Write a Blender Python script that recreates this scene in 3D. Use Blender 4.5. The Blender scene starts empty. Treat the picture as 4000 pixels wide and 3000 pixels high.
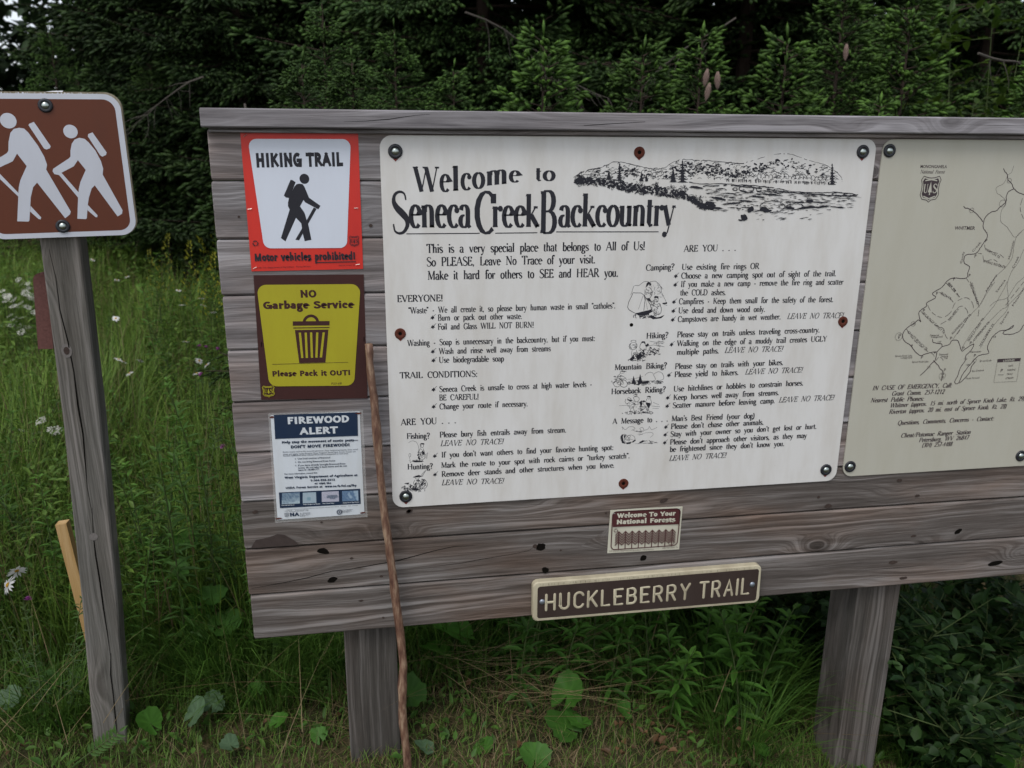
import bpy, math, random
import numpy as np
from mathutils import Matrix, Vector
R_=math.radians
# ---------------------------------------------------------------- camera, sky, sun, exposure
sc=bpy.context.scene
def rotm(pi,ya,ro):
    return Matrix.Rotation(ya,4,'Z')@Matrix.Rotation(pi,4,'X')@Matrix.Rotation(ro,4,'Y')
cd=bpy.data.cameras.new('camera'); cam=bpy.data.objects.new('camera',cd); sc.collection.objects.link(cam)
cd.sensor_width=36; cd.lens=29.193; cd.clip_start=.05; cd.clip_end=400
cam.matrix_world=Matrix.Translation((-.02045,-1.98419,1.67837))@rotm(R_(-15.9912),R_(-9.39964),R_(-.34788))@Matrix(((1,0,0,0),(0,0,-1,0),(0,1,0,0),(0,0,0,1)))
cd.dof.use_dof=True; cd.dof.focus_distance=2.0; cd.dof.aperture_fstop=4.5
sc.camera=cam
SUN_EL,SUN_AZ=R_(58),R_(215)     # azimuth clockwise from +Y (behind the viewer, a little to the left)
w=bpy.data.worlds.new('World'); sc.world=w; w.use_nodes=True
nt=w.node_tree; bg=nt.nodes['Background']
sky=nt.nodes.new('ShaderNodeTexSky'); sky.sky_type='NISHITA'; sky.sun_disc=False
sky.sun_elevation=SUN_EL; sky.sun_rotation=SUN_AZ; sky.altitude=1300; sky.air_density=1; sky.dust_density=4; sky.ozone_density=1
hs=nt.nodes.new('ShaderNodeHueSaturation'); hs.inputs['Saturation'].default_value=.34; hs.inputs['Value'].default_value=1.0
nt.links.new(sky.outputs[0],hs.inputs['Color']); nt.links.new(hs.outputs[0],bg.inputs[0]); bg.inputs[1].default_value=.15
sd=bpy.data.lights.new('sun','SUN'); sd.energy=1.0; sd.angle=R_(25); sd.color=(1,.97,.93)
sun=bpy.data.objects.new('sun',sd); sc.collection.objects.link(sun)
dv=Vector((math.sin(SUN_AZ)*math.cos(SUN_EL),math.cos(SUN_AZ)*math.cos(SUN_EL),math.sin(SUN_EL)))
sun.rotation_euler=dv.to_track_quat('Z','Y').to_euler()
sc.view_settings.view_transform='Standard'; sc.view_settings.look='None'; sc.view_settings.gamma=1
sc.view_settings.use_curve_mapping=False; sc.view_settings.exposure=0.45
sc.render.resolution_x=1024; sc.render.resolution_y=768
rng=np.random.default_rng(7); random.seed(7)
COL=sc.collection
# ---------------------------------------------------------------- helpers
def tag(o,label=None,cat=None,group=None,kind=None):
    if label: o['label']=label
    if cat: o['category']=cat
    if group: o['group']=group
    if kind: o['kind']=kind
    return o
def thing(name,loc,label,cat,group=None,rot=(0,0,0)):
    o=bpy.data.objects.new(name,None); COL.objects.link(o); o.location=loc; o.rotation_euler=rot
    o.empty_display_size=.05
    return tag(o,label,cat,group)
def mesh(name,verts,faces,mat=None,cols=None,smooth=False):
    me=bpy.data.meshes.new(name)
    if isinstance(verts,np.ndarray) and isinstance(faces,np.ndarray):
        nv,nf,k=len(verts),len(faces),faces.shape[1]
        me.vertices.add(nv); me.vertices.foreach_set('co',verts.astype(np.float32).ravel())
        me.loops.add(nf*k); me.loops.foreach_set('vertex_index',faces.astype(np.int32).ravel())
        me.polygons.add(nf); me.polygons.foreach_set('loop_start',np.arange(0,nf*k,k,dtype=np.int32))
        try: me.polygons.foreach_set('loop_total',np.full(nf,k,dtype=np.int32))
        except Exception: pass
        if smooth: me.polygons.foreach_set('use_smooth',np.ones(nf,dtype=bool))
        me.update(calc_edges=True)
    else:
        me.from_pydata([tuple(v) for v in verts],[],[tuple(f) for f in faces])
        if smooth: me.shade_smooth()
        me.update()
    if cols is not None:
        at=me.color_attributes.new('Col','FLOAT_COLOR','POINT')
        c=np.ones((len(me.vertices),4),dtype=np.float32); c[:,:3]=np.asarray(cols,dtype=np.float32)
        at.data.foreach_set('color',c.ravel())
    if mat: me.materials.append(mat)
    return me
def obj(name,me,parent=None,loc=None):
    o=bpy.data.objects.new(name,me); COL.objects.link(o)
    if parent: o.parent=parent
    if loc is not None: o.location=loc
    return o
def part(name,verts,faces,mat,parent,smooth=False,cols=None,world=True):
    """verts given in world coordinates when world=True (parent is unrotated)"""
    if parent is not None and world:
        L=parent.location
        if parent.parent: L=L+parent.parent.location
        verts=[(v[0]-L[0],v[1]-L[1],v[2]-L[2]) for v in verts] if not isinstance(verts,np.ndarray) else verts-np.array(L)
    return obj(name,mesh(name,verts,faces,mat,cols,smooth),parent)
class MB:
    def __init__(s): s.v=[]; s.f=[]
    def add(s,v,f):
        n=len(s.v); s.v+=[tuple(p) for p in v]; s.f+=[tuple(i+n for i in q) for q in f]
    def box(s,x0,x1,y0,y1,z0,z1,b=0):
        if b<=0:
            s.add([(x0,y0,z0),(x1,y0,z0),(x1,y1,z0),(x0,y1,z0),(x0,y0,z1),(x1,y0,z1),(x1,y1,z1),(x0,y1,z1)],
              [(0,3,2,1),(4,5,6,7),(0,1,5,4),(1,2,6,5),(2,3,7,6),(3,0,4,7)]); return
        # profile in YZ (front side bevelled), extruded along x with end bevels
        pr=[(y0+b,z0),(y0,z0+b),(y0,z1-b),(y0+b,z1),(y1,z1),(y1,z0)]
        n=len(pr); vs=[];
        for x,i in ((x0,b*.6),(x0+b*.6,0),(x1-b*.6,0),(x1,b*.6)):
            cy=(y0+y1)/2; cz=(z0+z1)/2
            for y,z in pr: vs.append((x,y+(i if y<cy else -i),z+(i if z<cz else -i)))
        fs=[]
        for k in range(3):
            for j in range(n):
                a=k*n+j; c=k*n+(j+1)%n; fs.append((a,c,c+n,a+n))
        fs.append(tuple(range(n-1,-1,-1))); fs.append(tuple(range(3*n,4*n)))
        s.add(vs,[f[::-1] for f in fs])
    def prism(s,pts,y0,y1):
        """pts: (x,z) outline; extrude between y0 (front) and y1"""
        n=len(pts); vs=[(x,y0,z) for x,z in pts]+[(x,y1,z) for x,z in pts]
        s.add(vs,[tuple(range(n)),tuple(range(2*n-1,n-1,-1))]+[(i,i+n,(i+1)%n+n,(i+1)%n) for i in range(n)])
    def tube(s,pts,rad,n=10,cap=True,wob=0):
        P=[Vector(p) for p in pts]; m=len(P); vs=[]
        for i,p in enumerate(P):
            d=(P[min(i+1,m-1)]-P[max(i-1,0)]).normalized()
            a=d.cross(Vector((0,1,0))) if abs(d.z)>.7 else d.cross(Vector((0,0,1)))
            a.normalize(); b=d.cross(a)
            r=rad[i] if hasattr(rad,'__len__') else rad
            for k in range(n):
                t=2*math.pi*k/n; rr=r*(1+wob*math.sin(3*t+i*1.7)+wob*random.uniform(-.5,.5)); vs.append(p+a*(rr*math.cos(t))+b*(rr*math.sin(t)))
        fs=[(i*n+k,i*n+(k+1)%n,(i+1)*n+(k+1)%n,(i+1)*n+k) for i in range(m-1) for k in range(n)]
        if cap: fs+=[tuple(range(n-1,-1,-1)),tuple(range((m-1)*n,m*n))]
        s.add(vs,fs)
    def build(s,name,mat,parent,smooth=False,world=True): return part(name,s.v,s.f,mat,parent,smooth,world=world)
def lerp(a,b,t): return tuple(a[i]+(b[i]-a[i])*t for i in range(len(a)))
def rrect(q,r,n=7):
    """quad (4 corners, clockwise from top left) with rounded corners, r in metres"""
    out=[]; Q=[Vector(p) for p in q]
    for i in range(4):
        p=Q[i]; a=(Q[i-1]-p); b=(Q[(i+1)%4]-p); ang=a.angle(b); t=r/math.tan(ang/2)
        A=p+a.normalized()*t; Bp=p+b.normalized()*t
        for k in range(n):
            u=k/(n-1); c=(1-u); # quadratic-ish rational arc
            wt=math.cos((math.pi-ang)/2)
            den=c*c+2*wt*c*u+u*u; P=(A*(c*c)+p*(2*wt*c*u)+Bp*(u*u))/den
            out.append((P.x,P.y))
    return out
def circ(cx,cz,r,n=20,ry=None): 
    ry=ry or r
    return [(cx+r*math.cos(2*math.pi*k/n),cz+ry*math.sin(2*math.pi*k/n)) for k in range(n)]
class Print:
    """flat print on a sign: every shape is a thin sheet a little above the one before"""
    def __init__(s,y,step=1.5e-5): s.y=y; s.v=[]; s.f=[]; s.step=step
    def lift(s):
        s.y-=s.step
        return s.y
    def poly(s,pts):
        y=s.lift(); n=len(s.v); s.v+=[(x,y,z) for x,z in pts]; s.f.append(tuple(range(n,n+len(pts))))
    def raw(s,pts,faces,lift=True):
        y=s.lift() if lift else s.y; n=len(s.v); s.v+=[(p[0],y-(p[2]*1e-5 if len(p)>2 else 0),p[1]) for p in pts]; s.f+=[tuple(i+n for i in f) for f in faces]
    def line(s,pts,w,closed=False,lift=True):
        P=[Vector(p) for p in pts]
        if closed: P=P+[P[0]]
        n=len(P)
        if n<2: return
        vs=[];fs=[]
        for i,p in enumerate(P):
            d=P[min(i+1,n-1)]-P[max(i-1,0)]
            if closed and i in (0,n-1): d=P[1]-P[n-2]
            if d.length<1e-9: d=Vector((1,0))
            d.normalize(); nn=Vector((-d.y,d.x)); ww=(w[i] if hasattr(w,'__len__') else w)/2
            vs+=[tuple(p+nn*ww),tuple(p-nn*ww)]
        for i in range(n-1): fs.append((2*i,2*i+1,2*i+3,2*i+2))
        s.raw(vs,fs,lift)
    def build(s,name,mat,parent): return part(name,s.v,s.f,mat,parent)
# ---------------------------------------------------------------- materials
def newmat(name):
    m=bpy.data.materials.new(name); m.use_nodes=True; return m,m.node_tree.nodes,m.node_tree.links,m.node_tree.nodes['Principled BSDF']
def flat(name,col,rough=.5,var=.06,spec=.3,metal=0,scale=18,bump=0):
    m,N,L,b=newmat(name)
    tc=N.new('ShaderNodeTexCoord'); no=N.new('ShaderNodeTexNoise'); no.inputs['Scale'].default_value=scale; no.inputs['Detail'].default_value=6
    L.new(tc.outputs['Object'],no.inputs['Vector'])
    mx=N.new('ShaderNodeMix'); mx.data_type='RGBA'
    mx.inputs[6].default_value=tuple(c*(1-var) for c in col)+(1,); mx.inputs[7].default_value=tuple(min(1,c*(1+var)) for c in col)+(1,)
    L.new(no.outputs['Fac'],mx.inputs[0]); L.new(mx.outputs[2],b.inputs['Base Color'])
    b.inputs['Roughness'].default_value=rough; b.inputs['Specular IOR Level'].default_value=spec; b.inputs['Metallic'].default_value=metal
    if bump:
        bp=N.new('ShaderNodeBump'); bp.inputs['Strength'].default_value=bump; bp.inputs['Distance'].default_value=.002; L.new(no.outputs['Fac'],bp.inputs['Height']); L.new(bp.outputs[0],b.inputs['Normal'])
    return m
def dirty(name,col,dirt,amount=.5,rough=.4,spec=.4):
    """sign enamel: faint cloudiness, small specks and streaky grime"""
    m,N,L,b=newmat(name); tc=N.new('ShaderNodeTexCoord')
    mp=N.new('ShaderNodeMapping'); mp.inputs['Scale'].default_value=(9,9,2.2); L.new(tc.outputs['Object'],mp.inputs['Vector'])
    a=N.new('ShaderNodeTexNoise'); a.inputs['Scale'].default_value=1.6; a.inputs['Detail'].default_value=8; a.inputs['Roughness'].default_value=.65; L.new(mp.outputs[0],a.inputs['Vector'])
    r=N.new('ShaderNodeValToRGB'); r.color_ramp.elements[0].position=.40; r.color_ramp.elements[1].position=.74
    r.color_ramp.elements[0].color=(0,0,0,1); r.color_ramp.elements[1].color=(amount,)*3+(1,); L.new(a.outputs['Fac'],r.inputs[0])
    s=N.new('ShaderNodeTexNoise'); s.inputs['Scale'].default_value=90; s.inputs['Detail'].default_value=3; L.new(tc.outputs['Object'],s.inputs['Vector'])
    r2=N.new('ShaderNodeValToRGB'); r2.color_ramp.elements[0].position=.73; r2.color_ramp.elements[1].position=.80
    r2.color_ramp.elements[0].color=(0,0,0,1); r2.color_ramp.elements[1].color=(.6,)*3+(1,); L.new(s.outputs['Fac'],r2.inputs[0])
    ad=N.new('ShaderNodeMath'); ad.use_clamp=True; L.new(r.outputs[0],ad.inputs[0]); L.new(r2.outputs[0],ad.inputs[1])
    mx=N.new('ShaderNodeMix'); mx.data_type='RGBA'; mx.inputs[6].default_value=col+(1,); mx.inputs[7].default_value=dirt+(1,)
    L.new(ad.outputs[0],mx.inputs[0]); L.new(mx.outputs[2],b.inputs['Base Color'])
    b.inputs['Roughness'].default_value=rough; b.inputs['Specular IOR Level'].default_value=spec
    bp=N.new('ShaderNodeBump'); bp.inputs['Strength'].default_value=.05; bp.inputs['Distance'].default_value=.001; L.new(s.outputs['Fac'],bp.inputs['Height']); L.new(bp.outputs[0],b.inputs['Normal'])
    return m
def wood(name,pal,axis='X',knots=1.0,fine=1.0,rough=.85,seed=0,warm=.5,warp=1.0):
    """weathered timber: growth rings bending round knots, fibre streaks, bleached and brown patches"""
    m,N,L,b=newmat(name)
    def n(t,**k):
        x=N.new(t)
        for a,v in k.items(): setattr(x,a,v)
        return x
    def M(op,a,b_=None,clamp=False):
        x=n('ShaderNodeMath',operation=op); x.use_clamp=clamp
        for i,v in enumerate((a,b_)):
            if v is None: continue
            if isinstance(v,(int,float)): x.inputs[i].default_value=v
            else: L.new(v,x.inputs[i])
        return x.outputs[0]
    tc=n('ShaderNodeTexCoord'); oi=n('ShaderNodeObjectInfo'); sx=n('ShaderNodeSeparateXYZ'); L.new(tc.outputs['Object'],sx.inputs[0])
    X,Y,Z=sx.outputs
    along,across=(X,Z) if axis=='X' else (Z,X)
    off=M('MULTIPLY',oi.outputs['Random'],37.0); off=M('ADD',off,float(seed)*3.3)
    dep=Y
    def vec(sa,sc_,sd=1.0):
        c=n('ShaderNodeCombineXYZ'); L.new(M('ADD',M('MULTIPLY',along,sa),off),c.inputs[0]); L.new(M('ADD',M('MULTIPLY',across,sc_),off),c.inputs[1]); L.new(M('MULTIPLY',dep,sd),c.inputs[2]); return c.outputs[0]
    def noise(v,scale,det=4,ro=.55):
        x=n('ShaderNodeTexNoise'); x.inputs['Scale'].default_value=scale; x.inputs['Detail'].default_value=det; x.inputs['Roughness'].default_value=ro; L.new(v,x.inputs['Vector']); return x.outputs['Fac']
    # knots
    vo=n('ShaderNodeTexVoronoi'); vo.feature='F1'; vo.inputs['Scale'].default_value=1.0; vo.inputs['Randomness'].default_value=1.0
    L.new(vec(3.1,7.0,7.0),vo.inputs['Vector']); d=vo.outputs['Distance']
    cs=n('ShaderNodeSeparateColor'); L.new(vo.outputs['Color'],cs.inputs[0]); pick=M('GREATER_THAN',cs.outputs[0],.45)
    kf=M('MULTIPLY',M('POWER',2.718,M('MULTIPLY',M('MULTIPLY',d,d),-22.0)),pick)
    low=noise(vec(.9,6,6),1.0,3)
    med=noise(vec(3,22,22),1.0,3)
    rings=M('ADD',M('MULTIPLY',across,210.0*fine),M('ADD',M('MULTIPLY',low,34.0*warp),M('MULTIPLY',med,4.0*warp)))
    rings=M('ADD',rings,M('MULTIPLY',kf,26.0*knots))
    rc=n('ShaderNodeCombineXYZ'); L.new(M('MULTIPLY',rings,.33),rc.inputs[0]); L.new(M('MULTIPLY',along,.8),rc.inputs[1]); L.new(off,rc.inputs[2])
    rn=noise(rc.outputs[0],1.0,3,.62); rm=n('ShaderNodeMapRange'); rm.inputs['From Min'].default_value=.30; rm.inputs['From Max'].default_value=.66; L.new(rn,rm.inputs['Value']); ring=M('POWER',rm.outputs[0],1.3)
    fib=noise(vec(9,420,420),1.0,3,.7)
    fib2=noise(vec(2.2,60,60),1.0,6,.75)
    am=noise(vec(1.1,9,9),1.0,2); ar_=n('ShaderNodeMapRange'); ar_.inputs['From Min'].default_value=.38; ar_.inputs['From Max'].default_value=.62; ar_.inputs['To Min'].default_value=.16; ar_.inputs['To Max'].default_value=.55; L.new(am,ar_.inputs['Value']); M_amp=ar_.outputs[0]
    patch=noise(vec(1.4,5,5),1.0,4,.6)
    kd=M('SUBTRACT',1.0,M('MULTIPLY',d,7.5),True); kd=M('MULTIPLY',M('POWER',kd,.6),pick); kd=M('MULTIPLY',kd,knots,True)
    r=n('ShaderNodeValToRGB'); e=r.color_ramp.elements; e[0].position=.18; e[0].color=pal[0]+(1,); e[1].position=.85; e[1].color=pal[2]+(1,)
    x=e.new(.5); x.color=pal[1]+(1,)
    v=M('ADD',M('MULTIPLY',ring,M_amp),M('ADD',M('MULTIPLY',fib2,.62),M('MULTIPLY',fib,.52)))
    v=M('SUBTRACT',v,.20)
    L.new(v,r.inputs[0])
    mw=n('ShaderNodeMix',data_type='RGBA',blend_type='MULTIPLY'); mw.inputs[7].default_value=(.92,.72,.60,1)
    rp=n('ShaderNodeMapRange'); rp.inputs['From Min'].default_value=.46; rp.inputs['From Max'].default_value=.68; rp.inputs['To Max'].default_value=warm; L.new(patch,rp.inputs['Value'])
    L.new(rp.outputs[0],mw.inputs[0]); L.new(r.outputs[0],mw.inputs[6])
    mk=n('ShaderNodeMix',data_type='RGBA'); mk.inputs[7].default_value=(.022,.017,.014,1); L.new(M('MULTIPLY',kd,.85),mk.inputs[0]); L.new(mw.outputs[2],mk.inputs[6])
    # thin dark checks along the grain
    ck=noise(vec(1.6,150,150),1.0,2,.5); c2=n('ShaderNodeMapRange'); c2.inputs['From Min'].default_value=.69; c2.inputs['From Max'].default_value=.735; L.new(ck,c2.inputs['Value'])
    mc=n('ShaderNodeMix',data_type='RGBA'); mc.inputs[7].default_value=(.03,.026,.024,1); L.new(M('MULTIPLY',c2.outputs[0],.75),mc.inputs[0]); L.new(mk.outputs[2],mc.inputs[6])
    L.new(mc.outputs[2],b.inputs['Base Color'])
    b.inputs['Roughness'].default_value=rough; b.inputs['Specular IOR Level'].default_value=.2
    h=M('ADD',M('MULTIPLY',ring,.6),M('ADD',M('MULTIPLY',fib,.5),M('MULTIPLY',M('ADD',kd,c2.outputs[0]),-1.2)))
    bp=n('ShaderNodeBump'); bp.inputs['Strength'].default_value=.55; bp.inputs['Distance'].default_value=.0016; L.new(h,bp.inputs['Height']); L.new(bp.outputs[0],b.inputs['Normal'])
    return m
def foliage(name,trans=.3,rough=.55,gain=1.0,spec=.25):
    m,N,L,b=newmat(name)
    at=N.new('ShaderNodeAttribute'); at.attribute_name='Col'
    oi=N.new('ShaderNodeObjectInfo'); hv=N.new('ShaderNodeHueSaturation'); L.new(at.outputs['Color'],hv.inputs['Color'])
    mr=N.new('ShaderNodeMapRange'); mr.inputs['To Min'].default_value=.75*gain; mr.inputs['To Max'].default_value=1.25*gain; L.new(oi.outputs['Random'],mr.inputs['Value']); L.new(mr.outputs[0],hv.inputs['Value'])
    L.new(hv.outputs[0],b.inputs['Base Color']); b.inputs['Roughness'].default_value=rough; b.inputs['Specular IOR Level'].default_value=spec
    if trans>0:
        tr=N.new('ShaderNodeBsdfTranslucent'); L.new(hv.outputs[0],tr.inputs['Color']); mx=N.new('ShaderNodeMixShader'); mx.inputs[0].default_value=trans
        out=N['Material Output']; L.new(b.outputs[0],mx.inputs[1]); L.new(tr.outputs[0],mx.inputs[2]); L.new(mx.outputs[0],out.inputs[0])
    return m
PAL=[(.055,.047,.046),(.190,.178,.180),(.36,.345,.352)]
M_plank=wood('weathered_plank',PAL,'X',1.0,1.25,warm=.7)
M_plank2=wood('brown_weathered_plank',[(.031,.025,.021),(.106,.091,.082),(.245,.226,.215)],'X',1.0,1.25,warm=.9,seed=2)
M_cap=wood('weathered_cap_board',[(.07,.064,.068),(.20,.188,.195),(.34,.325,.34)],'X',.35,.8,seed=3,warm=.2)
M_post=wood('weathered_post',[(.045,.042,.036),(.125,.118,.105),(.23,.215,.20)],'Z',.3,1.7,seed=5,warm=.3,warp=.8)
M_post2=wood('grey_post',[(.024,.021,.018),(.068,.061,.054),(.155,.142,.132)],'Z',.3,1.7,seed=8,warm=.4,warp=.8)
M_white=dirty('white_sign_enamel',(.665,.655,.635),(.47,.43,.37),.5)
M_cream=dirty('cream_sign_enamel',(.45,.437,.37),(.37,.345,.26),.35)
M_ink=flat('black_ink',(.018,.018,.025),.5,.2)
M_mapink=flat('dark_brown_ink',(.05,.035,.04),.5,.2)
M_red=dirty('red_poster',(.60,.030,.018),(.42,.02,.02),.5,.38)
M_pwhite=dirty('white_poster',(.62,.66,.74),(.50,.52,.58),.25,.35)
M_brown=dirty('brown_poster',(.052,.019,.017),(.035,.016,.015),.5,.6,.2)
M_yellow=dirty('yellow_poster',(.37,.335,.014),(.30,.25,.01),.5,.5)
M_paper=dirty('white_paper',(.60,.64,.68),(.42,.42,.38),.5,.5)
M_navy=dirty('navy_print',(.012,.026,.060),(.03,.045,.07),.4,.35)
M_npaper=dirty('cream_paper',(.56,.54,.44),(.44,.40,.30),.4,.5)
M_nbrown=flat('maroon_ink',(.075,.022,.024),.45)
M_hbrown=dirty('dark_brown_paint',(.038,.024,.020),(.06,.045,.04),.4,.5)
M_hcream=dirty('cream_paint',(.50,.45,.32),(.30,.25,.17),.8,.6)
M_rbrown=dirty('brown_reflective_sheet',(.112,.030,.013),(.090,.027,.014),.6,.48,.3)
M_rwhite=dirty('white_reflective_sheet',(.52,.54,.60),(.42,.43,.45),.3,.33,.5)
M_ply=wood('plywood_edge',[(.10,.08,.05),(.22,.19,.13),(.36,.33,.26)],'Z',0,1.5,seed=9,warm=.2)
M_rubber=flat('black_washer',(.012,.013,.018),.42,.2,.5)
M_steel=flat('bolt_steel',(.45,.50,.47),.34,.1,.5,1.0)
M_dull=flat('dull_galvanised',(.30,.33,.38),.42,.15,.5,.8)
M_rust=flat('rust',(.095,.026,.016),.8,.45,.2,0,120,.6)
M_rustred=flat('red_rust_paint',(.17,.022,.018),.5,.4,.3,0,150,.3)
M_dark=flat('dark_hole',(.006,.005,.004),.9,.1,.05)
M_staple=flat('staple_wire',(.5,.48,.45),.35,.1,.5,.9)
M_stake=wood('fresh_wood',[(.30,.17,.065),(.40,.25,.10),(.50,.34,.17)],'Z',.0,.6,seed=4,warm=0)
M_knot=flat('knot_wood',(.055,.040,.034),.85,.4,.1,0,200,.5)
M_knotring=flat('knot_rim',(.17,.155,.145),.85,.3,.1,0,160,.5)
M_stain=flat('dark_stain',(.055,.042,.038),.85,.35,.1,0,60,.3)
M_rust2=flat('rusty_iron',(.115,.052,.045),.85,.35,.2,0,160,.6)
M_cone=flat('cone_scale',(.22,.155,.13),.8,.5,.2,0,200,.3)
M_deadwood=flat('dead_twig_bark',(.085,.075,.065),.9,.3,.1,0,60,.3)
M_stem=flat('green_stem',(.06,.085,.028),.7,.3,.2,0,30)
M_bark=flat('spruce_bark',(.055,.040,.032),.9,.4,.1,0,40,.6)
M_needle=foliage('spruce_needles',.12,.6)
M_leaf=foliage('herb_leaf',.35,.5)
M_grass=foliage('grass_blade',.30,.55)
M_petal=foliage('petal',.3,.6)
M_photo,N,L,b=newmat('printed_picture'); at=N.new('ShaderNodeAttribute'); at.attribute_name='Col'; L.new(at.outputs['Color'],b.inputs['Base Color']); b.inputs['Roughness'].default_value=.4
def mk_stick():
    m,N,L,b=newmat('peeled_stick'); tc=N.new('ShaderNodeTexCoord'); mp=N.new('ShaderNodeMapping'); mp.inputs['Scale'].default_value=(75,75,16); L.new(tc.outputs['Object'],mp.inputs['Vector'])
    no=N.new('ShaderNodeTexNoise'); no.inputs['Scale'].default_value=1; no.inputs['Detail'].default_value=6; no.inputs['Roughness'].default_value=.7; L.new(mp.outputs[0],no.inputs['Vector'])
    r=N.new('ShaderNodeValToRGB'); e=r.color_ramp.elements; e[0].position=.36; e[0].color=(.07,.028,.018,1); e[1].position=.64; e[1].color=(.30,.205,.135,1); x=e.new(.5); x.color=(.155,.08,.05,1); L.new(no.outputs['Fac'],r.inputs[0]); L.new(r.outputs[0],b.inputs['Base Color']); b.inputs['Roughness'].default_value=.6
    bp=N.new('ShaderNodeBump'); bp.inputs['Strength'].default_value=.5; bp.inputs['Distance'].default_value=.0015; L.new(no.outputs['Fac'],bp.inputs['Height']); L.new(bp.outputs[0],b.inputs['Normal']); return m
M_stick=mk_stick()
def mk_ground():
    m,N,L,b=newmat('soil_and_thatch'); tc=N.new('ShaderNodeTexCoord'); no=N.new('ShaderNodeTexNoise'); no.inputs['Scale'].default_value=6; no.inputs['Detail'].default_value=10; no.inputs['Roughness'].default_value=.7; L.new(tc.outputs['Object'],no.inputs['Vector'])
    r=N.new('ShaderNodeValToRGB'); e=r.color_ramp.elements; e[0].position=.35; e[0].color=(.018,.016,.009,1); e[1].position=.68; e[1].color=(.115,.082,.045,1); x=e.new(.5); x.color=(.045,.045,.020,1); L.new(no.outputs['Fac'],r.inputs[0]); L.new(r.outputs[0],b.inputs['Base Color']); b.inputs['Roughness'].default_value=.95; b.inputs['Specular IOR Level'].default_value=.1
    n2=N.new('ShaderNodeTexNoise'); n2.inputs['Scale'].default_value=60; n2.inputs['Detail'].default_value=5; L.new(tc.outputs['Object'],n2.inputs['Vector']); bp=N.new('ShaderNodeBump'); bp.inputs['Strength'].default_value=.8; bp.inputs['Distance'].default_value=.01; L.new(n2.outputs['Fac'],bp.inputs['Height']); L.new(bp.outputs[0],b.inputs['Normal']); return m
M_ground=mk_ground()
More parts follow.
